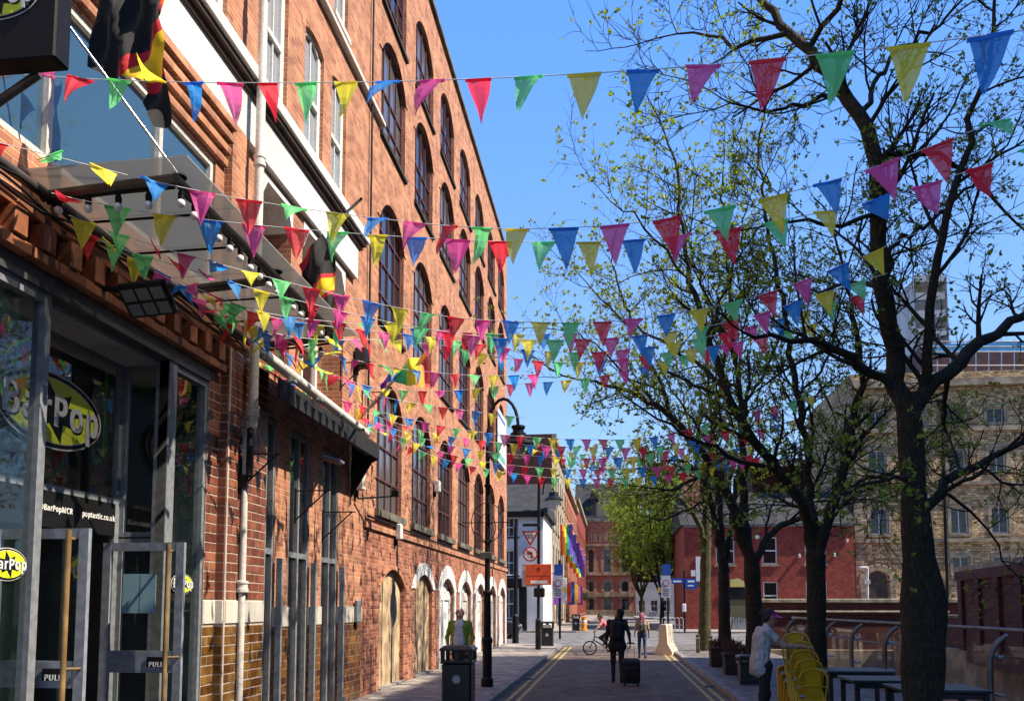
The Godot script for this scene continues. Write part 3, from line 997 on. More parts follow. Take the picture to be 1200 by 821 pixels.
	# corbelled brick band over the shop
	var back := MB.new()
	bar(back, F, 3.0, 9.75, 4.552, 5.3, -0.1, -0.02)
	var bb := put(back, "corbel_band", M.warehouse_brick, b)
	var blk := MB.new(); blk.cbox(Vector3.ZERO, Vector3(0.14, 0.22, 0.15), 0.008)
	var low := MB.new(); low.cbox(Vector3.ZERO, Vector3(0.14, 0.095, 0.335), 0.008)
	var top := MB.new(); top.cbox(Vector3.ZERO, Vector3(0.11, 0.075, 0.335), 0.008)
	var ms := [blk.mesh(), low.mesh(), top.mesh()]
	var tm := []
	for c in [Color(0.36, 0.12, 0.045), Color(0.30, 0.095, 0.04), Color(0.41, 0.15, 0.06)]:
		tm.append(grain("corbel_brick_%d" % tm.size(), c, 0.6, 0.35, 0.3, 0.2))
	for i in 19:
		var a := 3.15 + 0.345 * i
		inst(ms[1], "brick", tm[i % 3], bb, Transform3D(Basis.IDENTITY, F.p(a, 4.605, 0.05)))
		inst(ms[0], "brick", tm[(i + 1) % 3], bb, Transform3D(Basis.IDENTITY, F.p(a, 4.77, 0.075)))
		inst(ms[2], "brick", tm[(i * 2 + 1) % 3], bb, Transform3D(Basis.IDENTITY, F.p(a + 0.17, 4.925, 0.045)))
	# logos on the glass
	logo(at_x(61, 481, -5.18), Basis(F.u, Vector3.UP, F.N), 0.76, 0.36, b)
	logo(at_x(8, 661, -4.70), Basis(F.u, Vector3.UP, F.N), 0.22, 0.13, b)
	logo(at_x(213, 684, -4.70), Basis(F.u, Vector3.UP, F.N), 0.24, 0.115, b)

func text_on(s: String, at: Vector3, bs: Basis, h: float, m: Material, parent: Node, th := 0.01, bold := true, mid := false) -> MeshInstance3D:
	var t := TextMesh.new()
	var f := SystemFont.new()
	f.font_names = PackedStringArray(["Droid Sans"])
	f.font_weight = 700 if bold else 400
	t.font = f
	t.text = s
	t.font_size = 32
	t.pixel_size = h / 32.0 * 1.35
	t.depth = th
	t.curve_step = 2.0
	t.horizontal_alignment = HORIZONTAL_ALIGNMENT_CENTER if mid else HORIZONTAL_ALIGNMENT_LEFT
	var o := inst(t, "lettering", m, parent, Transform3D(bs, at))
	return o

func ellipse(rx: float, ry: float, sg := 40) -> PackedVector2Array:
	var p := PackedVector2Array()
	for i in sg:
		p.append(Vector2(rx * cos(TAU * i / sg), ry * sin(TAU * i / sg)))
	return p

func logo(at: Vector3, bs: Basis, rx: float, ry: float, parent: Node, called := "logo") -> void:
	var rings := [[1.0, M.white_paint], [0.97, M.black_paint], [0.90, M.white_paint], [0.885, mat("lime", Color(0.66, 0.74, 0.02), 0.5)]]
	var d := 0.0
	var first: MeshInstance3D = null
	for q in rings:
		var mb := MB.new()
		mb.prism(ellipse(rx * q[0], ry * (1.0 - (1.0 - q[0]) * 1.5)), at + bs.z * d, bs.x, bs.y, bs.z * 0.002)
		var o := put(mb, called if first == null else "oval", q[1], parent if first == null else first)
		if first == null: first = o
		d += 0.0025
	# black splash behind the letters
	var sp := PackedVector2Array()
	for i in 16:
		var rr := (0.80 if i % 4 == 0 else 0.62) if i % 2 == 0 else 0.34
		sp.append(Vector2(rx * rr * cos(TAU * i / 16 + 0.2), ry * rr * 1.05 * sin(TAU * i / 16 + 0.2)))
	var ms := MB.new()
	ms.prism(sp, at + bs.z * d, bs.x, bs.y, bs.z * 0.002)
	put(ms, "splash", M.black_paint, first)
	d += 0.0025
	var h := minf(rx * 0.40, ry * 0.95)
	for q in [[0.02, -0.025, 0.0, M.black_paint], [0.0, 0.0, 0.004, mat("logo_grey", Color(0.55, 0.57, 0.58), 0.5)]]:
		text_on("BarPop", at + bs.x * (q[0] * rx) + bs.y * (q[1] * rx) + bs.z * (d + q[2]), bs.rotated(bs.z, -0.0), h, q[3], first, 0.003, true, true)

# ---------------------------------------------------------------- photograph pixel to a point at a given depth
var camR := Basis(Vector3.UP, deg_to_rad(6.7067)) * Basis(Vector3.RIGHT, deg_to_rad(4.77))
func at(px: float, py: float, z: float) -> Vector3:
	var d := camR * Vector3((px - 600.0) / 1000.0, -(py - 625.55) / 1000.0, -1.0)
	return Vector3(0, 1.8, 0) + d * (z / d.z)
func at_x(px: float, py: float, x: float) -> Vector3:
	var d := camR * Vector3((px - 600.0) / 1000.0, -(py - 625.55) / 1000.0, -1.0)
	return Vector3(0, 1.8, 0) + d * (x / d.x)

func left_fittings() -> void:
	var F := FW
	# ---- glass canopy
	var c := thing("glass_canopy", "grey glass canopy on steel tubes above the bar entrance", "canopy", F.p(8.4, 5.2))
	var A0 := 6.25
	var A1 := 10.35
	var xo := 1.20
	var rail := MB.new()
	rail.tube([F.p(A0, 5.14, 0.05), F.p(A0, 5.22, xo)], 0.045, 10)
	put(rail, "end_tube", M.steel_dark, c)
	rail = MB.new()
	rail.tube([F.p(A0, 5.22, xo), F.p(A1, 5.22, xo)], 0.045, 10)
	put(rail, "front_tube", M.steel_dark, c)
	rail = MB.new()
	rail.tube([F.p(A1, 5.14, 0.05), F.p(A1, 5.22, xo)], 0.045, 10)
	put(rail, "end_tube", M.steel_dark, c)
	rail = MB.new()
	rail.tube([F.p(8.35, 5.12, 0.05), F.p(8.35, 5.20, xo - 0.05)], 0.05, 10)
	put(rail, "cross_tube", M.steel_dark, c)
	rail = MB.new()
	rail.tube([F.p(3.0, 5.14, 0.10), F.p(A1, 5.14, 0.10)], 0.045, 10)
	put(rail, "wall_gutter", M.steel_dark, c)
	for a in [6.95, 7.65, 9.0, 9.7]:
		var gb := MB.new()
		gb.tube([F.p(a, 5.245, 0.05), F.p(a, 5.265, xo)], 0.012, 6)
		put(gb, "glazing_bar", M.black_paint, c)
	var cg := mat("canopy_glass", Color(0.30, 0.29, 0.27), 0.35)
	cg.transparency = BaseMaterial3D.TRANSPARENCY_ALPHA
	cg.albedo_color.a = 0.66
	cg.backlight_enabled = true
	cg.backlight = Color(0.42, 0.42, 0.41)
	var cuts := [6.05, 6.95, 7.65, 8.35, 9.0, 9.7, 10.55]
	for i in 6:
		var g := MB.new()
		g.box(F.p((cuts[i] + cuts[i + 1]) * 0.5, 5.285, xo * 0.5 + 0.1), Vector3(xo + 0.2, 0.012, cuts[i + 1] - cuts[i] - 0.01), Basis(Vector3(0, 0, 1), 0.02))
		put(g, "glass_sheet", cg, c)
	for a in [6.35, 6.35, 8.35, 10.25]:
		var sp := MB.new()
		sp.lathe(F.p(a, 5.2, xo if a != 6.35 else xo - 0.02), [Vector2(0.0, 0.0), Vector2(0.02, 0.01), Vector2(0.02, 0.06), Vector2(0.06, 0.08), Vector2(0.06, 0.10), Vector2(0, 0.10)], 10)
		put(sp, "glass_clamp", M.black_paint, c)
	var rod := MB.new()
	rod.tube([F.p(5.6, 6.95, 0.05), F.p(6.45, 5.32, xo - 0.05)], 0.012, 6)
	put(rod, "tie_rod", M.steel, c)
	# ---- festoon bulbs
	var fs := thing("festoon_lights", "white globe bulbs strung on black cable along the canopy edge", "string lights", F.p(8.4, 5.1, xo))
	var cab := MB.new()
	var cp := []
	for i in 30:
		var t := i / 29.0
		cp.append(F.p(lerpf(A0, A1, t), 5.155 - 0.03 * absf(sin(t * 40.0)), xo + 0.03))
	cab.tube(cp, 0.014, 6)
	cab.tube([F.p(A0, 5.08, 0.1), F.p(A0, 5.13, xo * 0.5), F.p(A0, 5.15, xo)], 0.014, 6)
	cab.tube([F.p(A1, 5.08, 0.1), F.p(A1, 5.10, xo * 0.5), F.p(A1, 5.15, xo)], 0.014, 6)
	put(cab, "cable", M.black_paint, fs)
	var bm := MB.new()
	bm.ball(Vector3(0, -0.105, 0), Vector3(0.034, 0.036, 0.034), 12, 8)
	var hm := MB.new()
	hm.lathe(Vector3(0, -0.08, 0), [Vector2(0.0, 0), Vector2(0.024, 0.0), Vector2(0.028, 0.05), Vector2(0.018, 0.08), Vector2(0, 0.08)], 8)
	var bmm := bm.mesh(); var hmm := hm.mesh()
	var spots := []
	for i in 19:
		spots.append(F.p(A0 + 0.05 + i * 0.222, 5.145, xo + 0.03))
	for i in 4:
		spots.append(F.p(A0, 5.12, 0.2 + 0.26 * i))
		spots.append(F.p(A1, 5.10, 0.2 + 0.26 * i))
	var wb := mat("white_bulb", Color(0.75, 0.75, 0.73), 0.15)
	for s in spots:
		inst(hmm, "bulb_holder", M.black_paint, fs, Transform3D(Basis.IDENTITY, s))
		inst(bmm, "bulb", wb, fs, Transform3D(Basis.IDENTITY, s))
	# ---- cables slung along the corbel band
	for k in 3:
		var o := MB.new()
		var pts := []
		for i in 36:
			pts.append(F.p(3.2 + i * 0.19, 5.12 - 0.05 * k + 0.03 * sin(i * 0.9 + k * 2.0) - 0.10 * absf(sin(i * 0.23 + k)), 0.13 + 0.03 * k))
		o.tube(pts, 0.012, 5)
		var q := put(o, "power_cable", M.black_paint)
		tag(q, ["black cable sagging along the corbelled brick band, topmost of three", "black cable looped along the corbelled brick band, middle of three", "black cable looped along the corbelled brick band, lowest of three"][k], "cable", "cables over the bar entrance")
	# ---- floodlight under the canopy
	var fl := thing("floodlight", "flat black floodlight tilted below the canopy over the bar doors", "floodlight", at_x(173, 345, -4.30))
	var fb := Basis(Vector3.RIGHT, -0.62) * Basis(Vector3(0, 0, 1), 0.12)
	var fp := at_x(173, 350, -4.12)
	var q1 := MB.new(); q1.cbox(fp, Vector3(0.44, 0.08, 0.34), 0.02, fb)
	put(q1, "housing", M.black_paint, fl)
	for i in 3:
		for j in 2:
			var q2 := MB.new(); q2.cbox(fp + fb * Vector3(-0.13 + 0.13 * i, -0.042, -0.075 + 0.15 * j), Vector3(0.11, 0.01, 0.12), 0.003, fb)
			put(q2, "lens", mat("lens_grey", Color(0.12, 0.12, 0.12), 0.2), fl)
	var q3 := MB.new(); q3.tube([fp + Vector3(-0.45, 0.12, 0), fp + Vector3(-0.05, 0.06, 0)], 0.03, 8)
	put(q3, "bracket", M.black_paint, fl)
	# ---- downpipe
	var dp := thing("drainpipe", "cream painted drainpipe with collars running down the brick pier", "drainpipe", F.p(9.98, 0.1, 0.2))
	var u := MB.new()
	u.tube([F.p(9.98, 16.4, 0.26), F.p(9.98, 4.05, 0.26), F.p(9.98, 3.95, 0.24), F.p(9.98, 3.82, 0.19), F.p(9.98, 3.72, 0.175), F.p(9.98, 3.6, 0.175)], 0.058, 14)
	put(u, "upper_pipe", M.cream_paint, dp)
	u = MB.new()
	u.tube([F.p(9.98, 3.66, 0.175), F.p(9.98, 0.12, 0.175)], 0.042, 14)
	put(u, "lower_pipe", M.cream_paint, dp)
	for v in [9.6, 7.35, 5.6, 4.12, 3.62, 1.95]:
		u = MB.new()
		u.lathe(F.p(9.98, v, 0.26 if v > 4 else 0.175), [Vector2(0.05, 0), Vector2(0.078, 0.01), Vector2(0.078, 0.05), Vector2(0.068, 0.055), Vector2(0.068, 0.11), Vector2(0.078, 0.115), Vector2(0.078, 0.14), Vector2(0.05, 0.15)], 14)
		put(u, "collar", M.cream_paint, dp)
	# ---- black awning with its white roller
	var aw := thing("awning", "black fabric awning with white roller box over the grey folding doors", "awning", F.p(12.7, 4.6, 0.2))
	u = MB.new()
	u.face(F.p(10.14, 4.90, 0.14), F.p(14.72, 4.90, 0.10), F.p(14.72, 4.62, 0.52), F.p(10.14, 4.66, 0.52))
	put(u, "canvas", M.awning_cloth, aw)
	u = MB.new()
	u.b2(F.p(10.12, 4.40, 0.51), F.p(14.74, 4.66, 0.535))
	put(u, "valance", M.awning_cloth, aw)
	u = MB.new()
	u.prism(PackedVector2Array([Vector2(0.02, 4.9), Vector2(0.52, 4.66), Vector2(0.52, 4.40), Vector2(0.40, 4.34), Vector2(0.02, 3.7)]), F.p(14.74, 0), F.N, Vector3.UP, F.u * 0.02)
	put(u, "side_panel", M.awning_cloth, aw)
	u = MB.new()
	u.tube([F.p(10.2, 5.06, 0.19), F.p(15.2, 4.96, 0.17)], 0.075, 14)
	put(u, "roller", M.cream_paint, aw)
	for a in [11.3, 12.4, 13.5, 14.6]:
		u = MB.new(); u.cbox(F.p(a, 4.92, 0.2), Vector3(0.2, 0.05, 0.08), 0.01)
		put(u, "bracket", M.grey_metal, aw)
	# fairy lights tangled along the roller
	var hl := thing("heat_lamp", "small slim heater hanging under the black awning", "heater", F.p(13.6, 4.0, 0.35))
	u = MB.new(); u.cbox(at_x(389, 538, -4.3), Vector3(0.34, 0.05, 0.26), 0.015, Basis(Vector3(0, 0, 1), -0.3))
	put(u, "housing", M.grey_metal, hl)
	u = MB.new(); u.cbox(at_x(389, 541, -4.29), Vector3(0.26, 0.02, 0.18), 0.005, Basis(Vector3(0, 0, 1), -0.3))
	put(u, "element", mat("heater_red", Color(0.35, 0.14, 0.07), 0.5), hl)
	# ---- small fixtures on the brickwork
	fixture("speaker", "black speaker box on the brick wall beside the white sash", "speaker", at_x(420, 420, -4.60), Vector3(0.22, 0.36, 0.24), M.black_paint, true)
	fixture("alarm_box", "white alarm box on the brick pier below the awning end", "alarm", at_x(420, 563, -4.60), Vector3(0.14, 0.36, 0.16), M.white_paint, false)
	fixture("security_light", "white wall light between two arched warehouse windows", "wall light", at_x(511, 570, -4.60), Vector3(0.14, 0.30, 0.22), M.white_paint, false)
	fixture("alarm_bell", "white bell box below the first arched window sill", "alarm", at_x(466, 623, -4.60), Vector3(0.12, 0.34, 0.18), M.white_paint, false)
	fixture("meter_box", "grey metal box on the white tile band of the last brick pier", "box", at_x(418, 716, -4.62), Vector3(0.07, 0.42, 0.20), M.grey_metal, false)
	fixture("street_speaker", "black slim lamp hanging beside the drainpipe", "wall light", at_x(291, 530, -4.42), Vector3(0.07, 0.62, 0.10), M.black_paint, false)
	# ---- wire basket brackets
	for k in 5:
		var P: Array = [[283, 532, 305], [347, 575, 362], [379, 600, 395], [400, 425, 420], [425, 460, 442]][k]
		var o := thing("hanging_bracket", ["thin black bracket on the cream drainpipe pier", "thin black bracket beside the first folding door", "thin black bracket beside the last folding door", "thin black bracket under the canopy's far end", "thin black bracket below the speaker box"][k], "bracket", at_x(P[0], P[1], -4.55), "hanging basket brackets")
		var p0 := at_x(P[0], P[1], -4.52)
		var m := MB.new()
		m.tube([p0 + Vector3(0, 0.0, 0), p0 + Vector3(0.52, 0.0, 0)], 0.011, 6)
		put(m, "arm", M.black_paint, o)
		m = MB.new()
		m.tube([p0 + Vector3(0, -0.42, 0), p0 + Vector3(0.46, -0.005, 0)], 0.011, 6)
		put(m, "brace", M.black_paint, o)
		m = MB.new()
		m.b2(p0 + Vector3(-0.02, -0.48, -0.015), p0 + Vector3(0.0, 0.04, 0.015))
		put(m, "back_plate", M.black_paint, o)
	# a camera arm out from the awning pier
	var arm := thing("camera_arm", "dark arm with small camera reaching over the first arched window sill", "camera", at_x(420, 583, -4.6))
	var m2 := MB.new(); m2.tube([at_x(419, 584, -4.6), at_x(462, 581, -4.15)], 0.02, 6)
	put(m2, "arm", M.black_paint, arm)
	m2 = MB.new(); m2.cbox(at_x(463, 578, -4.12), Vector3(0.12, 0.14, 0.16), 0.02)
	put(m2, "camera_head", M.black_paint, arm)
	# ---- projecting sign at the near end
	var sg := thing("hanging_sign", "black box sign with lime oval logo hanging over the pavement", "sign", at(30, 66, -4.9))
	var sr := at(63, 66, -4.85)
	m2 = MB.new(); m2.cbox(sr + Vector3(-0.55, 0.5, -0.08), Vector3(1.1, 1.0, 0.16), 0.012)
	put(m2, "box", M.black_paint, sg)
	m2 = MB.new()
	m2.tube([sr + Vector3(-1.3, 0.62, -0.2), sr + Vector3(0.12, 0.62, -0.2)], 0.03, 8)
	m2.tube([sr + Vector3(-1.2, -0.5, -0.25), sr + Vector3(-0.25, 0.03, -0.2)], 0.03, 8)
	put(m2, "bracket", M.steel_dark, sg)
	logo(at(-4, -2, -4.848), Basis.IDENTITY, 0.29, 0.155, sg, "logo")
	# ---- flags
	var fm := vcol("flag_cloth", 0.85)
	fm.backlight_enabled = true
	fm.backlight = Color(0.5, 0.5, 0.5)
	fm.rim_enabled = true
	fm.rim = 0.2
	var bk := Color(0.008, 0.008, 0.009); var rd := Color(0.55, 0.02, 0.03); var yw := Color(0.80, 0.52, 0.01)
	var f1 := thing("tricolour_flag", "black red and gold flag hanging in folds beside the big shop window", "flag", at(150, 150, -6.35), "black red and gold flags")
	cloth(f1, "cloth", fm, -6.35, [[[Vector2(112, -40), Vector2(186, -40), Vector2(191, 27), Vector2(131, 92), Vector2(104, 80)], bk], [[Vector2(191, 27), Vector2(193, 38), Vector2(146, 92), Vector2(131, 92)], rd], [[Vector2(193, 38), Vector2(196, 75), Vector2(171, 96), Vector2(146, 92)], yw], [[Vector2(196, 75), Vector2(197, 90), Vector2(171, 108), Vector2(171, 96)], rd], [[Vector2(197, 90), Vector2(197, 139), Vector2(181, 149), Vector2(168, 122), Vector2(171, 108)], bk]])
	cloth(f1, "back_fold", fm, -6.42, [[[Vector2(150, -40), Vector2(196, -40), Vector2(190, 30), Vector2(160, 40)], yw], [[Vector2(178, -40), Vector2(190, -40), Vector2(192, 25), Vector2(186, 20)], rd]])
	var f2 := thing("tricolour_flag", "black red and gold flag hanging from its pole past the canopy end", "flag", at(375, 360, -11.3), "black red and gold flags")
	var s := func(x: float, y: float) -> Vector2: return Vector2(240 + x / 3.283, 240 + y / 3.283)
	cloth(f2, "cloth", fm, -11.2, [[[s.call(452, 108), s.call(498, 205), s.call(497, 248), s.call(410, 300), s.call(372, 255), s.call(410, 160)], bk], [[s.call(410, 160), s.call(372, 255), s.call(362, 235), s.call(400, 165)], rd], [[s.call(410, 300), s.call(497, 248), s.call(497, 264), s.call(416, 315)], rd], [[s.call(416, 315), s.call(497, 264), s.call(498, 326), s.call(440, 355)], yw], [[s.call(440, 355), s.call(498, 326), s.call(495, 345), s.call(455, 366)], rd], [[s.call(455, 366), s.call(495, 345), s.call(490, 398), s.call(470, 392)], bk]])
	m2 = MB.new(); m2.tube([at_x(398, 256, -4.6), at(423, 233, -11.4)], 0.022, 8)
	put(m2, "pole", M.black_paint, f2)
	var f3 := thing("rainbow_flag", "rainbow striped flag on a slanted pole from the brick warehouse wall", "flag", at_x(422, 487, -4.6))
	var s3 := func(x: float, y: float) -> Vector2: return Vector2(380 + x / 3.16, 220 + y / 3.16)
	cloth(f3, "cloth", fm, -12.4, [[[s3.call(385, 600), s3.call(392, 735), s3.call(372, 745), s3.call(362, 650)], Color(0.80, 0.12, 0.12)], [[s3.call(385, 600), s3.call(362, 650), s3.call(372, 745), s3.call(345, 735), s3.call(345, 625)], Color(0.90, 0.38, 0.05)], [[s3.call(345, 625), s3.call(345, 735), s3.call(300, 728), s3.call(310, 640)], Color(0.90, 0.78, 0.05)], [[s3.call(310, 640), s3.call(300, 728), s3.call(260, 720), s3.call(275, 668)], Color(0.08, 0.55, 0.16)], [[s3.call(275, 668), s3.call(260, 720), s3.call(230, 725), s3.call(228, 700)], Color(0.04, 0.10, 0.55)], [[s3.call(228, 700), s3.call(230, 725), s3.call(205, 745), s3.call(204, 725)], Color(0.25, 0.03, 0.35)]])
	m2 = MB.new(); m2.tube([at_x(421, 490, -4.62), at(466, 440, -12.43)], 0.024, 8)
	put(m2, "pole", grain("grey_pole", Color(0.35, 0.34, 0.32), 0.5, 0.2, 0.4, 0.0), f3)

func fixture(called: String, label: String, cat: String, p: Vector3, s: Vector3, m: Material, grille: bool) -> void:
	var o := thing(called, label, cat, p)
	var q := MB.new()
	q.cbox(p + Vector3(s.x * 0.3, 0, 0), s, 0.02)
	put(q, "housing", m, o)
	q = MB.new()
	q.box(p + Vector3(-0.05, -s.y * 0.5 - 0.05, 0), Vector3(0.10, 0.16, 0.05))
	put(q, "bracket", M.black_paint, o)
	if grille:
		q = MB.new()
		q.box(p + Vector3(s.x * 0.3, 0, s.z * 0.5 + 0.002), Vector3(s.x * 0.8, s.y * 0.85, 0.006))
		put(q, "grille", mat("grille", Color(0.03, 0.03, 0.03), 0.9), o)

# thin cloth traced in coloured fields, hung at depth z with folds
func cloth(parent: Node, called: String, m: Material, z: float, fields: Array) -> void:
	var mb := MB.new()
	var wav := func(p: Vector2) -> Vector3:
		var q := at(p.x, p.y, z)
		q.z += 0.055 * sin(q.x * 17.0 + q.y * 5.0) + 0.03 * sin(q.x * 31.0 - q.y * 9.0)
		return q
	for f in fields:
		var poly := PackedVector2Array(f[0])
		mb.col = f[1]
		var idx := Geometry2D.triangulate_polygon(poly)
		for i in range(0, idx.size(), 3):
			var stack := [[poly[idx[i]], poly[idx[i + 1]], poly[idx[i + 2]], 0]]
			while stack.size():
				var t: Array = stack.pop_back()
				if t[3] < 3:
					var ab: Vector2 = (t[0] + t[1]) * 0.5
					var bc: Vector2 = (t[1] + t[2]) * 0.5
					var ca: Vector2 = (t[2] + t[0]) * 0.5
					for k in [[t[0], ab, ca], [ab, t[1], bc], [ca, bc, t[2]], [ab, bc, ca]]:
						stack.append([k[0], k[1], k[2], t[3] + 1])
				else:
					var P := []
					var N := []
					for k in 3:
						var a: Vector3 = wav.call(t[k])
						var bx: Vector3 = wav.call(t[k] + Vector2(0.5, 0))
						var by: Vector3 = wav.call(t[k] + Vector2(0, 0.5))
						var nn := (by - a).cross(bx - a).normalized()
						P.append(a); N.append(nn if nn.z > 0 else -nn)
					mb.tri(P[0], P[1], P[2], N[0], N[1], N[2])
	put(mb, called, m, parent)

# ---------------------------------------------------------------- bunting
func bunting() -> void:
	var cols := [Color(0.85, 0.76, 0.06), Color(0.02, 0.27, 0.70), Color(0.86, 0.10, 0.38), Color(0.78, 0.03, 0.06), Color(0.17, 0.70, 0.25)]   # yellow blue pink red green
	var mats := []
	for i in 5:
		var m := mat(["yellow", "blue", "pink", "red", "green"][i] + "_pennant", cols[i], 0.6)
		m.transparency = BaseMaterial3D.TRANSPARENCY_ALPHA
		m.albedo_color.a = 0.92
		m.backlight_enabled = true
		m.backlight = lin(cols[i].r, cols[i].g, cols[i].b).lightened(0.0)
		m.backlight = Color(m.backlight.r, m.backlight.g, m.backlight.b) * (1.0 / maxf(m.backlight.r, maxf(m.backlight.g, m.backlight.b)))
		mats.append(m)
	# pennant shapes: hem over the cord, then a curved triangle
	var shapes := []
	for k in 6:
		var mb := MB.new()
		var W := 0.205; var H := 0.275
		var rows := 6
		var curl: float = [0.02, -0.03, 0.05, -0.015, 0.035, -0.05][k]
		var skew: float = [0.0, 0.015, -0.02, 0.03, -0.01, 0.0][k]
		var P := func(s: float, t: float) -> Vector3:   # s -1..1, t 0..1 down
			var hw := W * 0.5 * (1.0 - t)
			return Vector3(s * hw + skew * t, -H * t, curl * sin(t * 2.6) + 0.02 * s * (1.0 - t) * sin(t * 5.0 + k) + 0.008 * sin(s * 4.0 + k))
		for i in rows:
			var t0 := float(i) / rows
			var t1 := float(i + 1) / rows
			for j in 4:
				var s0 := -1.0 + 0.5 * j
				var s1 := s0 + 0.5
				var a: Vector3 = P.call(s0, t0); var b: Vector3 = P.call(s1, t0); var c: Vector3 = P.call(s1, t1); var d: Vector3 = P.call(s0, t1)
				var nn := (d - a).cross(b - a).normalized()
				if nn.z < 0: nn = -nn
				mb.tri(a, b, c, nn, nn, nn)
				if i < rows - 1: mb.tri(a, c, d, nn, nn, nn)
		mb.box(Vector3(0, -0.008, 0.002), Vector3(W, 0.02, 0.007))
		shapes.append(mb.mesh())
	var cordm := mat("white_cord", Color(0.6, 0.6, 0.6), 0.7)
	# each string: photograph path with depth at its points, first colour, direction of the colour order, label
	var S := [
		[[[-60, 84, -6.4], [40, 88, -6.1], [97, 92, -6.05], [213, 96, -5.9], [345, 97, -5.6], [473, 95, -5.3], [608, 90, -5.0], [752, 82, -4.8], [898, 70, -4.55], [1053, 54, -4.25], [1141, 43, -4.1], [1260, 28, -3.9]], 4, 1, "bunting string hung highest of all, spanning from hanging sign to nearest tree"],
		[[[-30, 160, -5.3], [18, 172, -5.5], [75, 186, -5.65], [174, 211, -6.05], [277, 232, -6.4], [390, 249, -6.6], [498, 262, -6.45], [553, 266, -6.2], [622, 268, -5.9], [748, 261, -5.8], [872, 238, -5.8], [994, 206, -5.75], [1117, 162, -5.7], [1250, 110, -5.6]], 3, 1, "bunting string crossing just above the canopy's near edge"],
		[[[60, 226, -6.0], [88, 233, -6.1], [182, 250, -6.5], [294, 263, -6.75], [395, 272, -6.85], [500, 279, -6.75], [598, 283, -6.7], [705, 283, -6.65], [815, 274, -6.5], [926, 256, -6.45], [1040, 230, -6.4], [1152, 194, -6.3], [1260, 150, -6.2]], 3, 1, "bunting string crossing under the canopy's near bulbs"],
		[[[80, 252, -6.2], [107, 263, -6.35], [185, 289, -6.8], [267, 312, -7.25], [350, 334, -7.65], [430, 353, -7.9], [525, 371, -7.9], [615, 377, -7.7], [707, 377, -7.6], [805, 365, -7.4], [904, 342, -7.25], [1005, 303, -7.1], [1080, 270, -7.0]], 0, -1, "bunting string tied at the corbelled bricks and rising to the forked tree"],
		[[[110, 278, -6.5], [138, 290, -6.65], [219, 315, -7.15], [300, 339, -7.7], [381, 360, -8.3], [470, 380, -8.6], [580, 396, -8.55], [680, 398, -8.4], [768, 391, -8.2], [865, 375, -8.1], [960, 345, -8.0], [1040, 320, -7.9]], 0, -1, "bunting string tied beside the floodlight and rising to the forked tree"],
		[[[180, 318, -7.1], [250, 350, -7.85], [320, 372, -8.5], [400, 384, -9.3], [480, 392, -9.8], [600, 408, -10.0], [690, 413, -9.9], [790, 402, -9.7], [890, 380, -9.6], [985, 352, -9.5], [1060, 330, -9.4]], 2, -1, "bunting string tied at the end of the corbelled bricks"],
		[[[262, 362, -7.95], [320, 390, -8.8], [383, 398, -9.7], [440, 398, -10.7], [520, 405, -11.6], [600, 420, -11.3], [690, 424, -11.0], [790, 412, -10.8], [870, 400, -10.6], [960, 378, -10.5]], 4, 1, "bunting string tied at the canopy's far bulbs"],
		[[[330, 412, -11.3], [430, 452, -12.6], [520, 458, -12.8], [604, 450, -12.6], [661, 446, -12.4], [720, 438, -12.2], [790, 420, -12.0], [880, 395, -11.8]], 1, -1, "bunting string passing over the rainbow flag"],
		[[[400, 468, -14.0], [460, 486, -14.6], [540, 503, -14.8], [620, 512, -14.8], [700, 515, -14.7], [760, 513, -14.6], [830, 497, -14.5], [900, 478, -14.4], [960, 462, -14.3]], 2, 1, "far bunting string leaving the awning end, top of the far bundle"],
		[[[415, 478, -14.6], [500, 506, -15.2], [600, 520, -15.3], [700, 524, -15.2], [770, 523, -15.1], [850, 505, -15.0], [925, 478, -14.9]], 0, 1, "far bunting string leaving the awning end, second of the far bundle"],
		[[[420, 488, -14.9], [520, 520, -15.8], [600, 532, -16.0], [720, 537, -15.9], [800, 525, -15.8], [880, 506, -15.7], [945, 488, -15.6]], 3, -1, "far bunting string leaving the awning end, third of the far bundle"],
		[[[425, 494, -15.2], [520, 530, -16.6], [600, 545, -16.9], [700, 550, -16.8], [820, 543, -16.6], [920, 525, -16.4]], 1, 1, "far bunting string leaving the awning end, fourth of the far bundle"],
		[[[430, 500, -15.5], [520, 538, -17.2], [620, 557, -17.6], [700, 561, -17.5], [800, 554, -17.3], [915, 530, -17.1]], 4, 1, "far bunting string leaving the awning end, lowest of the far bundle"],
		[[[95, 268, -6.3], [150, 300, -6.9], [230, 338, -7.6], [310, 366, -8.3], [400, 378, -8.9], [500, 386, -9.2], [600, 392, -9.1], [700, 390, -9.0]], 3, 1, "bunting string tied at the corbelled bricks below the floodlight cable"],
		[[[200, 330, -7.4], [262, 368, -8.2], [330, 398, -9.2], [400, 418, -10.3], [470, 432, -11.4], [560, 440, -12.0], [640, 438, -11.9]], 1, 1, "bunting string tied over the cream drainpipe"],
		[[[250, 368, -8.0], [320, 408, -9.5], [390, 440, -11.2], [450, 465, -13.0], [540, 480, -14.0], [620, 490, -14.2]], 4, -1, "bunting string running down from the canopy to the awning end"],
		[[[600, 508, -21.0], [660, 528, -21.2], [720, 536, -21.0], [800, 534, -20.5], [900, 520, -20.0]], 0, -1, "bunting string crossing behind the lamp post"],
		[[[285, 412, -10.3], [320, 436, -11.2], [360, 462, -12.5], [400, 486, -14.0], [428, 505, -15.2]], 1, -1, "bunting string lying slack along the white awning roller"],
		[[[600, 518, -24.0], [690, 545, -24.0], [760, 547, -23.6], [850, 535, -23.2]], 3, 1, "farthest bunting string hung above the suitcase man"],
	]
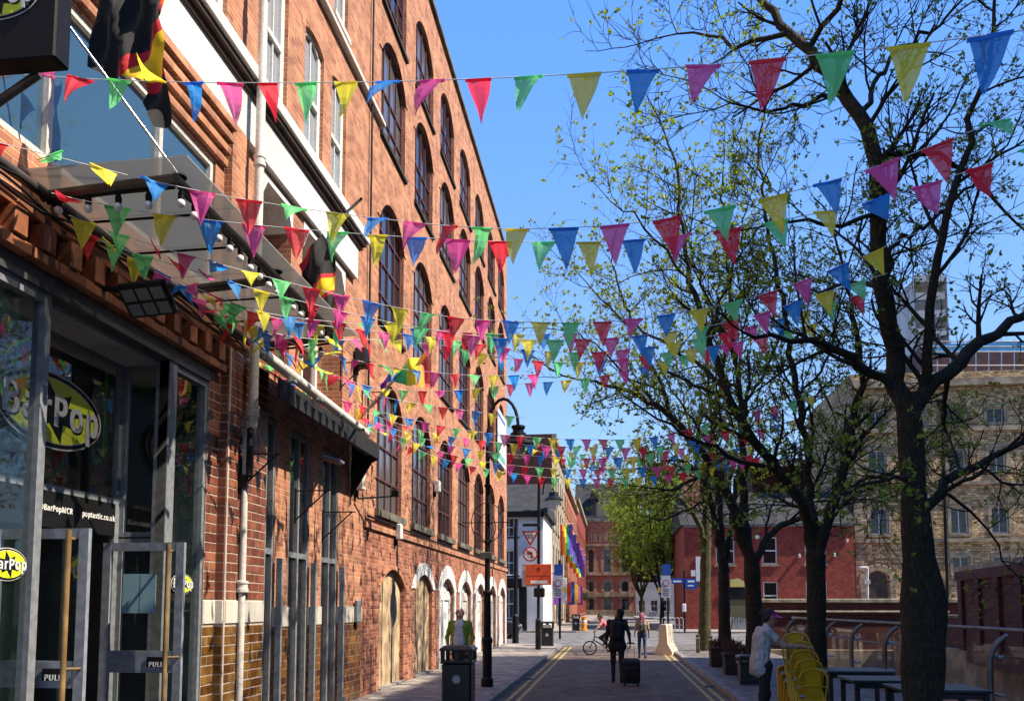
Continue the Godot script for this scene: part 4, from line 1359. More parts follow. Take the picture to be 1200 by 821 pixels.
	for s in S:
		var ctrl: Array = s[0]
		var c3 := []
		for q in ctrl:
			c3.append(at(q[0], q[1], q[2]))
		# even out: Catmull through the points, then equal steps
		var cur := Curve3D.new()
		for i in c3.size():
			var tg: Vector3 = (c3[mini(i + 1, c3.size() - 1)] - c3[maxi(i - 1, 0)]) / 6.0
			cur.add_point(c3[i], -tg, tg)
		var L := cur.get_baked_length()
		var mid := cur.sample_baked(L * 0.5)
		var o := thing("bunting", s[3], "bunting", mid, "bunting strings across the street")
		var cd := MB.new()
		var pts := []
		var n := int(L / 0.18)
		for i in n + 1:
			pts.append(cur.sample_baked(L * i / n))
		cd.tube(pts, 0.0035, 4, false)
		put(cd, "cord", cordm, o)
		var sp := 0.362 if S.find(s) < 3 else 0.29
		var psz := 1.0 if S.find(s) < 3 else 0.84
		var k := 0
		var d := 0.12
		while d < L - 0.1:
			var p := cur.sample_baked(d)
			var tx := (cur.sample_baked(d + 0.05) - cur.sample_baked(d - 0.05)).normalized()
			var calm: float = smoothstep(-4.0, -2.0, p.x)      # out over the street they hang straight, by the wall the wind throws them about
			var sw := rng.randfn(0.0, lerpf(0.75, 0.24, calm))
			var up := Vector3.UP.rotated(tx, sw)
			var zc := tx.cross(up).normalized()
			up = zc.cross(tx).normalized()
			var bs := Basis(tx, up, zc).rotated(up, rng.randfn(0.0, lerpf(0.30, 0.14, calm))).scaled_local(Vector3.ONE * psz * rng.randf_range(0.92, 1.06))
			var ci := posmod(s[1] + s[2] * k, 5)
			inst(shapes[rng.randi() % 6], "pennant", mats[ci], o, Transform3D(bs, p))
			d += sp
			k += 1

# ---------------------------------------------------------------- trees
class Tw:
	var bark: MB
	var twig: MB
	var leaf: MB
	var r := RandomNumberGenerator.new()
	var leafy := 1.0
	var leaf_size := 0.05
	var tips := 0
	var thin := 0.0035

func limb_curve(pts: Array, radii: Array) -> Array:   # smooth, returns [points, radii]
	var cur := Curve3D.new()
	for i in pts.size():
		var tg: Vector3 = (pts[mini(i + 1, pts.size() - 1)] - pts[maxi(i - 1, 0)]) / 6.0
		cur.add_point(pts[i], -tg, tg)
	var L := cur.get_baked_length()
	var n := maxi(int(L / 0.22), 3)
	var P := []
	var R := []
	for i in n + 1:
		var t := float(i) / n
		P.append(cur.sample_baked(L * t))
		var f := t * (radii.size() - 1)
		var k := mini(int(f), radii.size() - 2)
		R.append(lerpf(radii[k], radii[k + 1], f - k))
	return [P, R]

func leaves(t: Tw, p: Vector3, dir: Vector3, n: int) -> void:
	for i in n:
		var d := (dir + Vector3(t.r.randfn(), t.r.randfn() + 0.2, t.r.randfn()) * 0.9).normalized()
		var s := t.leaf_size * t.r.randf_range(0.6, 1.3)
		var side := d.cross(Vector3(t.r.randfn(), t.r.randfn(), t.r.randfn())).normalized()
		var nn := side.cross(d).normalized()
		var b := p + d * s * 0.25
		var g := t.r.randf()
		t.leaf.col = Color(0.19, 0.25, 0.03).lerp(Color(0.34, 0.37, 0.06), g)
		var m := b + d * s * 0.6
		t.leaf.tri(b, m + side * s * 0.34, m - side * s * 0.34, nn, nn, nn)
		t.leaf.tri(m + side * s * 0.34, b + d * s * 1.25 + nn * s * 0.2, m - side * s * 0.34, nn, nn, nn)

func branch(t: Tw, p: Vector3, dir: Vector3, L: float, r0: float, lvl: int) -> void:
	var n := maxi(3, int(L / (0.16 if lvl < 3 else 0.10)))
	n = mini(n, 9)
	var pts := [p]
	var rad := [r0]
	var d := dir
	var q := p
	for i in n:
		d = (d + Vector3(t.r.randfn(), t.r.randfn(), t.r.randfn()) * (0.13 if lvl < 3 else 0.2) + Vector3.UP * 0.035).normalized()
		q += d * L / n
		pts.append(q)
		rad.append(lerpf(r0, r0 * 0.4, float(i + 1) / n))
	(t.bark if lvl <= 1 else t.twig).tube(pts, rad, 6 if lvl <= 1 else (4 if lvl == 2 else 3), false)
	if lvl >= 4 or L < 0.22:
		t.tips += 1
		if t.r.randf() < t.leafy:
			leaves(t, q, d, 6)
		return
	var kids: int = [0, 7, 7, 4][lvl]
	for i in kids:
		var f := 0.22 + 0.78 * (i + t.r.randf()) / kids
		var k := clampi(int(f * n), 1, n)
		var ax := (pts[k] - pts[k - 1] as Vector3).normalized()
		var sd := ax.cross(Vector3(t.r.randfn(), t.r.randfn(), t.r.randfn())).normalized()
		var nd := (ax * t.r.randf_range(0.5, 0.95) + sd * t.r.randf_range(0.55, 0.95)).normalized()
		nd = (nd + Vector3.UP * 0.12).normalized()
		branch(t, pts[k], nd, L * t.r.randf_range(0.38, 0.62), maxf(rad[k] * 0.6, t.thin), lvl + 1)

func tree(label: String, z: float, trunk: Array, trad: Array, limbs: Array, sd: int, leafy: float, lsize: float, side_len: float, bark: Material, leafm: Material, group: String, lk := 1.0) -> Node3D:
	var t := Tw.new()
	t.bark = MB.new(); t.twig = MB.new(); t.leaf = MB.new()
	t.r.seed = sd
	t.leafy = leafy
	t.leaf_size = lsize
	t.thin = 0.0035 if z < -12.0 else 0.0045
	var tp := []
	for q in trunk:
		tp.append(at(q[0], q[1], z + (q[2] if q.size() > 2 else 0.0)))
	var base: Vector3 = tp[0]
	tp[0].y = 0.06
	var o := thing("street_tree", label, "tree", Vector3(base.x, 0.1, base.z), group)
	var tc := limb_curve(tp, trad)
	var tm := MB.new()
	# bark lumps
	var rr: Array = tc[1]
	for i in rr.size():
		rr[i] *= 1.0 + 0.05 * sin(i * 1.7 + sd)
	tm.tube(tc[0], rr, 14, false)
	put(tm, "trunk", bark, o)
	for l in limbs:
		var lp := []
		for q in l[0]:
			lp.append(at(q[0], q[1], z + (q[2] if q.size() > 2 else 0.0)))
		var lc := limb_curve(lp, l[1])
		var P: Array = lc[0]
		var R: Array = lc[1]
		for i in range(1, P.size()):
			P[i] += Vector3(t.r.randfn(), t.r.randfn(), t.r.randfn()) * 0.025
		for i in R.size(): R[i] *= lk
		t.bark.tube(P, R, 8, false)
		var every := 0.36 if z < -12.0 else 0.27
		var acc := 0.3
		for i in range(1, P.size()):
			acc += (P[i] - P[i - 1] as Vector3).length()
			var f := float(i) / P.size()
			if acc > every and (f > 0.22 or R[i] < 0.09):
				acc = 0.0
				var ax := (P[i] - P[i - 1] as Vector3).normalized()
				var sdv := ax.cross(Vector3(t.r.randfn(), t.r.randfn(), t.r.randfn())).normalized()
				var nd := (ax * 0.7 + sdv + Vector3.UP * 0.2).normalized()
				branch(t, P[i], nd, side_len * t.r.randf_range(0.6, 1.15) * (1.15 - 0.4 * f), clampf(R[i] * 0.5, 0.008, 0.035), 2)
		branch(t, P[P.size() - 1], (P[P.size() - 1] - P[P.size() - 2] as Vector3).normalized(), side_len * 1.1, R[R.size() - 1], 2)
	put(t.bark, "limbs", bark, o)
	put(t.twig, "twigs", bark, o)
	put(t.leaf, "crown", leafm, o)
	return o

func trees() -> void:
	T.bark = noise_tex(31, 0.03, Color(0.42, 0.40, 0.36), Color(1, 1, 1), 512, 5, FastNoiseLite.TYPE_CELLULAR)
	T.moss = noise_tex(33, 0.012, Color(0.72, 0.80, 0.45), Color(1, 1, 1), 256, 4)
	var bark := grain("bark", Color(0.065, 0.048, 0.030), 0.95, 0.35, 0.22, 3.0)
	var moss := grain("mossy_bark", Color(0.17, 0.14, 0.07), 0.95, 0.35, 0.22, 2.5)
	for q in [bark, moss]:
		q.albedo_texture = T.bark
		q.heightmap_texture = T.bark
		q.uv1_scale = Vector3(2.6, 0.7, 2.6)
		q.detail_albedo = T.moss
		q.uv2_scale = Vector3.ONE * 0.8
	var lf := vcol("leaf", 0.6)
	lf.backlight_enabled = true
	lf.backlight = Color(0.9, 1.0, 0.45)
	var G := "trees along the canal pavement"
	tree("nearest street tree with burred trunk beside the glass railing", -9.6, [[1080, 886], [1082, 780], [1083, 735], [1083, 700], [1077, 650], [1070, 560], [1067, 500], [1063, 462]], [0.205, 0.185, 0.22, 0.235, 0.165, 0.135, 0.13, 0.135], [
		[[[1063, 475], [1046, 410], [1036, 330, .2], [1031, 250, .3], [1030, 190, .3], [1010, 139, .2], [982, 105], [945, 56, -.2], [915, 30, -.4], [888, -10, -.6]], [0.16, 0.13, 0.12, 0.10, 0.06]],
		[[[1068, 485], [1090, 455], [1130, 417, -.3], [1165, 392, -.6], [1205, 366, -.9], [1260, 340, -1.2]], [0.13, 0.11, 0.08, 0.06]],
		[[[1082, 458], [1089, 412, .2], [1092, 358, .4], [1100, 305, .6], [1112, 240, .8], [1132, 170, .9], [1152, 100, 1.0], [1165, 30, 1.0]], [0.09, 0.07, 0.05, 0.03]],
		[[[1058, 462], [1043, 448], [999, 422, .4], [960, 405, .8], [915, 395, 1.2], [870, 388, 1.6]], [0.085, 0.07, 0.045, 0.02]],
		[[[1080, 600], [1095, 580], [1120, 555, -.2], [1150, 540, -.5], [1200, 520, -.8], [1250, 500, -1]], [0.09, 0.07, 0.05, 0.035]],
		[[[1030, 184, .3], [1095, 180, -.3], [1125, 192, -.5], [1160, 225, -.8], [1195, 262, -1.0]], [0.06, 0.05, 0.035, 0.02]],
		[[[948, 58, -.2], [985, 5, .2], [1000, -40, .3], [1010, -90, .3]], [0.055, 0.04, 0.03]],
		[[[926, 38, -.3], [877, 52, -.5], [840, 45, -.7], [795, 33, -.9]], [0.05, 0.035, 0.018]],
		[[[1031, 250, .3], [990, 265, .6], [940, 262, 1.0], [890, 270, 1.3]], [0.04, 0.03, 0.014]],
		[[[1033, 300, .2], [1060, 280, -.5], [1100, 250, -1], [1150, 205, -1.5], [1190, 150, -1.6]], [0.045, 0.035, 0.014]],
		[[[1010, 139, .2], [1030, 90, -.4], [1065, 50, -.8], [1110, 20, -1.2], [1150, -30, -1.4]], [0.05, 0.035, 0.016]],
		[[[1069, 560], [1040, 562, .6], [1000, 572, 1.2], [960, 585, 1.7]], [0.035, 0.025, 0.012]],
		[[[1100, 575, -.1], [1150, 610, -.7], [1175, 650, -1.0], [1198, 685, -1.2]], [0.03, 0.02, 0.012]],
		[[[982, 105], [950, 120, .6], [905, 128, 1.0], [860, 118, 1.4]], [0.045, 0.03, 0.014]],
		[[[1036, 340, .2], [1000, 330, -.6], [960, 338, -1.0], [925, 330, -1.3]], [0.04, 0.03, 0.014]],
	], 101, 0.75, 0.038, 1.15, bark, lf, G, 0.66)
	tree("second street tree from the glass railing, beside the woman in white", -14.8, [[957, 824], [957, 740], [957, 690], [956, 650]], [0.20, 0.16, 0.15, 0.16], [
		[[[956, 660], [948, 620], [937, 585, .3], [912, 552, .6], [880, 510, .9], [850, 455, 1.1], [828, 395, 1.2], [812, 330, 1.2], [800, 262, 1.2], [792, 190, 1.2]], [0.15, 0.12, 0.09, 0.06, 0.03]],
		[[[958, 658], [974, 600], [987, 556, -.4], [1000, 500, -.8], [1010, 440, -1.0], [1002, 375, -1.0], [988, 310, -1.0]], [0.15, 0.12, 0.08, 0.04]],
		[[[954, 640], [952, 590, -.3], [946, 530, -.5], [936, 465, -.6], [925, 395, -.7], [910, 320, -.8], [897, 245, -.8], [886, 170, -.8]], [0.11, 0.09, 0.06, 0.03]],
		[[[985, 575, -.4], [1020, 560, -1.0], [1060, 548, -1.6], [1100, 520, -2.2]], [0.05, 0.035, 0.016]],
		[[[912, 552, .6], [870, 540, 1.2], [830, 520, 1.6], [785, 500, 2.0], [740, 470, 2.2]], [0.06, 0.045, 0.018]],
		[[[850, 455, 1.1], [810, 420, .6], [770, 395, .2], [725, 370, -.2], [685, 330, -.4]], [0.05, 0.035, 0.014]],
		[[[828, 395, 1.2], [850, 340, .6], [870, 280, .2], [880, 220, 0]], [0.045, 0.03, 0.014]],
		[[[936, 465, -.6], [970, 420, -1.2], [985, 360, -1.6], [1010, 300, -1.8]], [0.04, 0.03, 0.012]],
		[[[812, 330, 1.2], [775, 290, 1.6], [745, 255, 1.8], [715, 235, 1.9]], [0.04, 0.028, 0.012]],
		[[[1000, 500, -.8], [970, 470, -1.6], [950, 420, -2.2]], [0.04, 0.028, 0.012]],
	], 202, 0.85, 0.054, 1.25, bark, lf, G, 0.68)
	tree("third street tree from the glass railing, forking low in front of the brick house", -21.4, [[884, 788], [884, 720], [882, 680], [881, 655]], [0.24, 0.20, 0.195, 0.19], [
		[[[881, 660], [870, 631], [859, 594, .3], [841, 556, .6], [815, 522, .9], [788, 490, 1.2], [755, 468, 1.4], [715, 452, 1.6], [675, 445, 1.8]], [0.19, 0.15, 0.11, 0.07, 0.03]],
		[[[883, 664], [892, 645], [905, 623, -.4], [934, 607, -.9], [965, 598, -1.4], [1000, 585, -1.8]], [0.13, 0.10, 0.07, 0.03]],
		[[[878, 650], [873, 600, -.3], [871, 540, -.5], [868, 480, -.6], [862, 420, -.7], [856, 355, -.8], [850, 290, -.8], [845, 225, -.8]], [0.15, 0.11, 0.07, 0.03]],
		[[[841, 556, .6], [815, 560, 1.3], [785, 575, 1.9], [750, 570, 2.4]], [0.06, 0.045, 0.018]],
		[[[788, 490, 1.2], [770, 440, 1.0], [748, 395, .9], [730, 350, .8], [715, 300, .8]], [0.07, 0.05, 0.02]],
		[[[868, 480, -.6], [895, 440, -1.2], [915, 390, -1.6], [930, 335, -1.8]], [0.06, 0.045, 0.018]],
		[[[862, 420, -.7], [835, 370, -.2], [815, 310, 0.1], [800, 250, .3]], [0.06, 0.045, 0.018]],
		[[[755, 468, 1.4], [725, 430, 1.6], [695, 400, 1.8], [665, 385, 2.0]], [0.045, 0.03, 0.014]],
	], 303, 0.85, 0.068, 1.5, bark, lf, G, 0.8)
	tree("slim dark street tree behind the wooden planters", -27.2, [[850, 771], [849, 720], [848, 670]], [0.21, 0.18, 0.17], [
		[[[848, 675], [840, 625], [832, 582, .4], [815, 552, .8], [790, 540, 1.3], [755, 548, 1.8], [725, 556, 2.2]], [0.14, 0.11, 0.06, 0.025]],
		[[[849, 675], [856, 620, -.3], [862, 570, -.5], [872, 520, -.8], [888, 470, -1.0], [900, 420, -1.0]], [0.12, 0.09, 0.05, 0.025]],
		[[[847, 650], [843, 590, -.2], [838, 530, -.3], [832, 470, -.3], [828, 400, -.3], [826, 340, -.3]], [0.12, 0.09, 0.05, 0.025]],
		[[[832, 582, .4], [800, 600, 1.0], [770, 610, 1.6], [745, 600, 2.0]], [0.05, 0.035, 0.016]],
		[[[838, 530, -.3], [810, 490, .2], [785, 450, .6], [765, 410, .8]], [0.06, 0.04, 0.018]],
	], 404, 0.6, 0.075, 1.4, bark, lf, G, 0.8)
	tree("pale mossy street tree next to the concrete barrier", -33.0, [[826, 761], [826, 715], [827, 660], [828, 610]], [0.25, 0.21, 0.20, 0.19], [
		[[[828, 615], [830, 560], [836, 505, .3], [846, 445, .5], [852, 390, .6]], [0.16, 0.12, 0.07, 0.03]],
		[[[828, 640], [815, 605, .4], [796, 585, 1.0], [770, 575, 1.6], [740, 580, 2.2], [715, 575, 2.6]], [0.12, 0.09, 0.05, 0.025]],
		[[[828, 600], [820, 550, -.4], [808, 500, -.7], [798, 450, -.9]], [0.11, 0.08, 0.05, 0.025]],
		[[[829, 590], [850, 560, -.4], [880, 545, -.8], [910, 540, -1.2]], [0.09, 0.06, 0.03]],
	], 505, 0.55, 0.075, 1.5, moss, lf, G)
	# leafy trees beyond the crossing street
	var G2 := "leafy trees beyond the crossing street"
	for q in [[776, 742, -74.0, 606, "bright green leafy tree standing behind the blue parking sign"], [752, 738, -86.0, 707, "bright green leafy tree in front of the gothic brick building"], [800, 738, -92.0, 808, "bright green leafy tree rising behind the corner of the brick house"]]:
		var x: float = q[0]
		var z: float = q[2]
		var k := 74.0 / -z
		var lb := []
		var r := RandomNumberGenerator.new(); r.seed = q[3]
		for i in 9:
			var a := TAU * i / 9.0 + r.randf() * 0.4
			var rx := (26.0 + 22.0 * r.randf()) * k
			var top := 709.0 - (105.0 + 45.0 * r.randf()) * k * (1.0 if i % 3 else 1.15)
			lb.append([[[x, 700], [x + cos(a) * rx * 0.3, 685.0 - 20 * r.randf(), sin(a) * 1.0], [x + cos(a) * rx * 0.7, (685.0 + top) * 0.5, sin(a) * 2.2], [x + cos(a) * rx, top, sin(a) * 3.0]], [0.11, 0.07, 0.03]])
		tree(q[4], z, [[x, q[1]], [x, 720], [x, 696]], [0.22, 0.18, 0.15], lb, q[3], 0.75, 0.16, 2.0, bark, M.leaf, G2)

# ---------------------------------------------------------------- buildings across the canal and beyond the crossing
func block(label: String, called: String, x0: float, x1: float, z0: float, z1: float, h: float, wm: Material, base := Vector3.INF) -> Node3D:
	var o := thing(called, label, "building", Vector3((x0 + x1) * 0.5, 0, z0))
	return o

# a front wall with a grid of openings; cols = list of [a0, a1], rows = list of [b0, bs, rise]; skip = list of [c, r]
func front(o: Node3D, fr: Fr, W: float, H: float, cols: Array, rows: Array, wm: Material, depth: float, fmat: Material, gmat: Material, nx: int, split: bool, sill: Array, smat: Material, surround: Material = null, skip := [], sw := 0.18) -> void:
	var w := MB.new()
	var ue := [0.0]
	for i in cols.size() - 1:
		ue.append((cols[i][1] + cols[i + 1][0]) * 0.5)
	ue.append(W)
	var ve := [0.0]
	for j in rows.size() - 1:
		ve.append((rows[j][1] + rows[j][2] + rows[j + 1][0]) * 0.5)
	ve.append(H)
	for i in cols.size():
		for j in rows.size():
			var c: Array = cols[i]
			var r: Array = rows[j]
			if [i, j] in skip:
				cell(w, fr, ue[i], ue[i + 1], ve[j], ve[j + 1], [], 0.0)
				continue
			var op := [c[0], c[1], r[0], r[1], r[2]]
			cell(w, fr, ue[i], ue[i + 1], ve[j], ve[j + 1], op, depth)
			var q := window(o, fr, op, depth - 0.01, nx, 1, 0.07, 0.05, fmat, gmat, sill, smat, (r[0] + r[1]) * 0.5 if split else 0.0)
			if surround:
				var s := MB.new()
				if r[2] > 0.01:
					ring_of(s, fr, c[0], c[1], r[1], r[2], sw, 0.04)
				else:
					bar(s, fr, c[0] - sw, c[1] + sw, r[1] + 0.002, r[1] + sw, 0.0, 0.05)
				bar(s, fr, c[0] - sw, c[0] - 0.002, r[0], r[1], 0.0, 0.045)
				bar(s, fr, c[1] + 0.002, c[1] + sw, r[0], r[1], 0.0, 0.045)
				put(s, "surround", surround, q)
	put(w, "wall", wm, o)

func body(o: Node3D, x0: float, x1: float, z0: float, z1: float, h: float, m: Material, called := "side_wall") -> void:   # the block behind a front at z0 (z0 > z1)
	var b := MB.new()
	b.b2(Vector3(x0, -0.1, z0 - 4.0), Vector3(x1, h - 0.01, z1))
	b.quad(Vector3(x0, 0, z0), Vector3(x0, h, z0), Vector3(x0, h, z0 - 4.0), Vector3(x0, 0, z0 - 4.0), Vector3(-1, 0, 0))
	b.quad(Vector3(x1, 0, z0), Vector3(x1, h, z0), Vector3(x1, h, z0 - 4.0), Vector3(x1, 0, z0 - 4.0), Vector3(1, 0, 0))
	b.quad(Vector3(x0, h, z0), Vector3(x1, h, z0), Vector3(x1, h, z0 - 4.0), Vector3(x0, h, z0 - 4.0), Vector3.UP)
	put(b, called, m, o)

func gable_roof(o: Node3D, x0: float, x1: float, z0: float, z1: float, h: float, rise: float, m: Material, ov := 0.25) -> MeshInstance3D:   # ridge along x
	var r := MB.new()
	var zm := (z0 + z1) * 0.5
	r.prism(PackedVector2Array([Vector2(z0 + ov, h + 0.01), Vector2(zm, h + rise), Vector2(z1 - ov, h + 0.01)]), Vector3(x0 - ov, 0, 0), Vector3(0, 0, 1), Vector3.UP, Vector3(x1 - x0 + 2 * ov, 0, 0))
	return put(r, "roof", m, o)

func pxx(px: float, z: float) -> float:
	return at(px, 700, z).x
func pyv(py: float, z: float, px := 900.0) -> float:
	return at(px, py, z).y

func right_side() -> void:
	# ---- red brick house on the corner
	var z := -62.0
	var x0 := pxx(803, z)
	var x1 := pxx(1003, z)
	var o := thing("brick_house", "two storey red brick house with white windows and slate roof", "house", Vector3((x0 + x1) * 0.5, 0, z))
	var fr := Fr.new(Vector3(x0, 0, z), Vector3(1, 0, 0), Vector3(0, 0, 1))
	var cols := []
	for q in [[840, 862], [895, 912], [945, 970]]:
		cols.append([pxx(q[0], z) - x0, pxx(q[1], z) - x0])
	front(o, fr, x1 - x0, 7.5, cols, [[1.5, 3.45, 0.0], [4.7, 6.6, 0.0]], M.house_brick, 0.16, M.white_paint, M.window_glass, 1, true, [0.12, 0.16, 0.08], M.sandstone, null, [[0, 0]])
	body(o, x0, x1, z, z - 11, 7.5, M.house_brick)
	gable_roof(o, x0, x1, z, z - 11, 7.5, 3.0, M.slate)
	var mb := MB.new()
	bar(mb, fr, 0, x1 - x0, 7.36, 7.5, 0.002, 0.14)
	put(mb, "gutter", M.grey_metal, o)
	mb = MB.new()
	mb.b2(Vector3(x0 + 0.3, 7.4, z - 3.2), Vector3(x0 + 1.7, 11.6, z - 4.4))
	for i in 3: mb.lathe(Vector3(x0 + 0.6 + 0.4 * i, 11.6, z - 3.8), [Vector2(0.14, 0), Vector2(0.11, 0.5), Vector2(0.0, 0.5)], 8)
	put(mb, "chimney", M.warehouse_brick, o)
	for q in [[937, 651], [978, 650], [993, 633]]:
		mb = MB.new(); mb.cbox(at(q[0], q[1], z + 0.12), Vector3(0.12, 0.26, 0.2), 0.02)
		put(mb, "wall_light", M.white_paint, o)
	mb = MB.new(); mb.lathe(at(887.5, 629, z + 0.02), [Vector2(0, 0), Vector2(0.16, 0.0), Vector2(0.16, 0.05), Vector2(0.09, 0.06), Vector2(0.0, 0.06)], 12, Basis(Vector3.RIGHT, PI / 2))
	put(mb, "vent", M.white_paint, o)
	# shop end of the house
	mb = MB.new(); mb.b2(at(853, 702, z + 0.1), at(881, 688, z))
	put(mb, "fascia", M.black_paint, o)
	mb = MB.new(); mb.b2(at(853, 738, z + 0.05), at(881, 702.2, z))
	put(mb, "shop_front", mat("olive_hoarding", Color(0.10, 0.085, 0.04), 0.8), o)
	mb = MB.new()
	mb.prism(PackedVector2Array([Vector2(0, 0), Vector2(1.1, 0), Vector2(1.1, 0.3), Vector2(0.55, 0.62), Vector2(0, 0.5)]), at(856, 687.5, z + 0.12), Vector3(1, 0, 0), Vector3.UP, Vector3(0, 0, 0.05))
	var ys := put(mb, "shop_sign", mat("pale_yellow", Color(0.45, 0.38, 0.12), 0.7), o)
	for q in [[810, 675, 815, 668], [816, 681, 823, 652]]:
		mb = MB.new(); mb.b2(at(q[0], q[1], z + 0.06), at(q[2], q[3], z + 0.01))
		put(mb, "notice_board", M.white_paint, o)
	mb = MB.new()
	for i in 8:
		mb.tube([at(856 + 3 * i, 738, z + 0.6), at(857 + 3 * i, 722 + (i * 5) % 7, z + 0.6), at(860 + 3 * i, 724, z + 0.6), at(861 + 3 * i, 738, z + 0.6)], 0.05, 6)
	var bh := put(mb, "bike_stand", M.steel)
	tag(bh, "row of pale steel bike hoops in front of the olive shopfront", "bike rack")
	# ---- tall stone building beside it
	var zs := -66.0
	x0 = pxx(1004, zs)
	x1 = pxx(1330, zs)
	o = thing("stone_building", "tall brown rubble stone building with sash windows and string courses", "building", Vector3((x0 + x1) * 0.5, 0, zs))
	fr = Fr.new(Vector3(x0, 0, zs), Vector3(1, 0, 0), Vector3(0, 0, 1))
	cols = []
	for q in [[1024, 1045], [1075, 1092], [1119, 1139], [1167, 1187], [1216, 1236], [1264, 1284]]:
		cols.append([pxx(q[0], zs) - x0, pxx(q[1], zs) - x0])
	var rows := []
	for q in [[674, 653], [627, 597], [557, 530], [501, 484]]:
		rows.append([pyv(q[0], zs), pyv(q[1], zs), 0.0])
	front(o, fr, x1 - x0, 19.2, cols, rows, M.rubble_stone, 0.28, M.cream_paint, M.window_glass, 2, false, [0.2, 0.2, 0.12], M.sandstone, M.sandstone, [[0, 0]], 0.24)
	body(o, x0, x1, zs, zs - 14, 19.2, M.rubble_stone)
	for v in [[632.5, 0.28], [568, 0.22], [505, 0.35], [451, 0.55]]:
		mb = MB.new(); bar(mb, fr, -0.1, x1 - x0, pyv(v[0], zs) - v[1], pyv(v[0], zs), 0.0, 0.22 if v[1] < 0.5 else 0.5)
		put(mb, "string_course", M.sandstone, o)
	var qm := MB.new(); qm.cbox(Vector3.ZERO, Vector3(0.9, 0.40, 0.1), 0.03)
	var qs := MB.new(); qs.cbox(Vector3.ZERO, Vector3(0.6, 0.40, 0.1), 0.03)
	var q1 := qm.mesh(); var q2 := qs.mesh()
	for i in 44:
		inst(q1 if i % 2 == 0 else q2, "quoin", M.sandstone, o, Transform3D(Basis.IDENTITY, Vector3(x0 + (0.45 if i % 2 == 0 else 0.3), 0.2 + 0.43 * i, zs + 0.03)))
	# arched doorway with rusticated stones
	var da0 := pxx(1018, zs) - x0
	var da1 := pxx(1041, zs) - x0
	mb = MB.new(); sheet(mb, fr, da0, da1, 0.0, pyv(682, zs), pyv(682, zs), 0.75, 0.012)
	put(mb, "door", grain("doorway_shade", Color(0.055, 0.04, 0.03), 0.7, 0.35, 0.6, 0.2), o)  # dark sheet on the closed wall, its colour standing in for the doorway's shade
	var vz := MB.new(); vz.cbox(Vector3.ZERO, Vector3(0.5, 0.42, 0.16), 0.04)
	var vm := vz.mesh()
	for i in 9:
		var t := PI * i / 8.0
		var c := Vector3((da0 + da1) * 0.5 + x0 - cos(t) * 1.15, pyv(682, zs) + sin(t) * 1.05, zs + 0.06)
		inst(vm, "arch_stone", M.sandstone, o, Transform3D(Basis(Vector3(0, 0, 1), PI - t), c))
	for i in 9:
		for s in [-1, 1]:
			inst(vm, "arch_stone", M.sandstone, o, Transform3D(Basis.IDENTITY, Vector3((da0 + da1) * 0.5 + x0 + s * 1.05, 0.22 + 0.44 * i, zs + 0.06)))
	# drainpipe on it
	mb = MB.new()
	mb.tube([at(1104, 470, zs + 0.25), at(1111, 700, zs + 0.25)], 0.11, 8)
	mb.box(at(1104, 472, zs + 0.25), Vector3(0.5, 0.5, 0.3))
	put(mb, "drainpipe", M.black_paint, o)
	# blue sheeted scaffold on its roof
	var sc := thing("roof_scaffold", "blue sheeted scaffold railing on the stone building's roof", "scaffold", Vector3(pxx(1150, zs - 3), 19.2, zs - 3))
	var zb := zs - 3.0
	mb = MB.new(); mb.b2(at(1082, 415, zb + 0.12), at(1290, 397, zb + 0.08))
	put(mb, "sheeting", mat("blue_sheet", Color(0.10, 0.40, 0.68), 0.5), sc)
	for i in 14:
		mb = MB.new()
		mb.tube([at(1084 + 15 * i, 450, zb + 0.1), at(1084 + 15 * i, 398, zb + 0.1)], 0.05, 6)
		put(mb, "pole", M.steel, sc)
	for yv in [412, 406, 400, 428]:
		mb = MB.new()
		mb.tube([at(1080, yv, zb + 0.16), at(1290, yv, zb + 0.16)], 0.05, 6)
		put(mb, "rail", M.steel, sc)
	mb = MB.new(); mb.b2(at(1082, 452, zb - 2.0), at(1290, 414, zb - 6.0))
	put(mb, "roof_storey", grain("dull_red_cladding", Color(0.10, 0.035, 0.04), 0.7, 0.3, 0.8, 0.2), sc)
	# dark slate roofed hall behind the red house
	var hz := -102.0
	var h := thing("slate_hall", "dark slate roofed hall behind the red brick house", "building", Vector3(pxx(940, hz), 0, hz))
	body(h, pxx(885, hz), pxx(1002, hz), hz, hz - 14, 18.0, M.dark_brick, "wall")
	gable_roof(h, pxx(885, hz), pxx(1002, hz), hz, hz - 14, 18.0, 2.0, M.slate)
	var tz := -190.0
	var tw := thing("office_tower", "pale concrete tower rising behind the stone building", "tower", Vector3(pxx(1083, tz), 0, tz))
	body(tw, pxx(1086, tz), pxx(1126, tz), tz, tz - 16, pyv(326, tz, 1083), grain("pale_concrete", Color(0.62, 0.59, 0.56), 0.85, 0.2, 3.0, 0.2), "wall")
	for i in 16:
		mb = MB.new(); mb.b2(Vector3(pxx(1088, tz), 12.0 + 4.0 * i, tz + 0.02), Vector3(pxx(1123, tz), 13.6 + 4.0 * i, tz - 0.2))
		put(mb, "window_band", grain("tower_glass", Color(0.42, 0.42, 0.42), 0.4, 0.2, 2.0, 0.0), tw)
	# blue glass office far behind the trees
	var gz := -150.0
	var gl := thing("glass_office", "teal glass office block far behind the trees", "building", Vector3(pxx(810, gz), 0, gz))
	body(gl, pxx(772, gz), pxx(860, gz), gz, gz - 20, pyv(548, gz, 810), mat("teal_glass", Color(0.10, 0.22, 0.26), 0.15), "curtain_wall")
	for i in 9:
		mb = MB.new(); mb.b2(Vector3(pxx(772, gz), 2.5 + 2.9 * i, gz + 0.1), Vector3(pxx(860, gz), 3.2 + 2.9 * i, gz))
		put(mb, "floor_band", M.white_paint, gl)
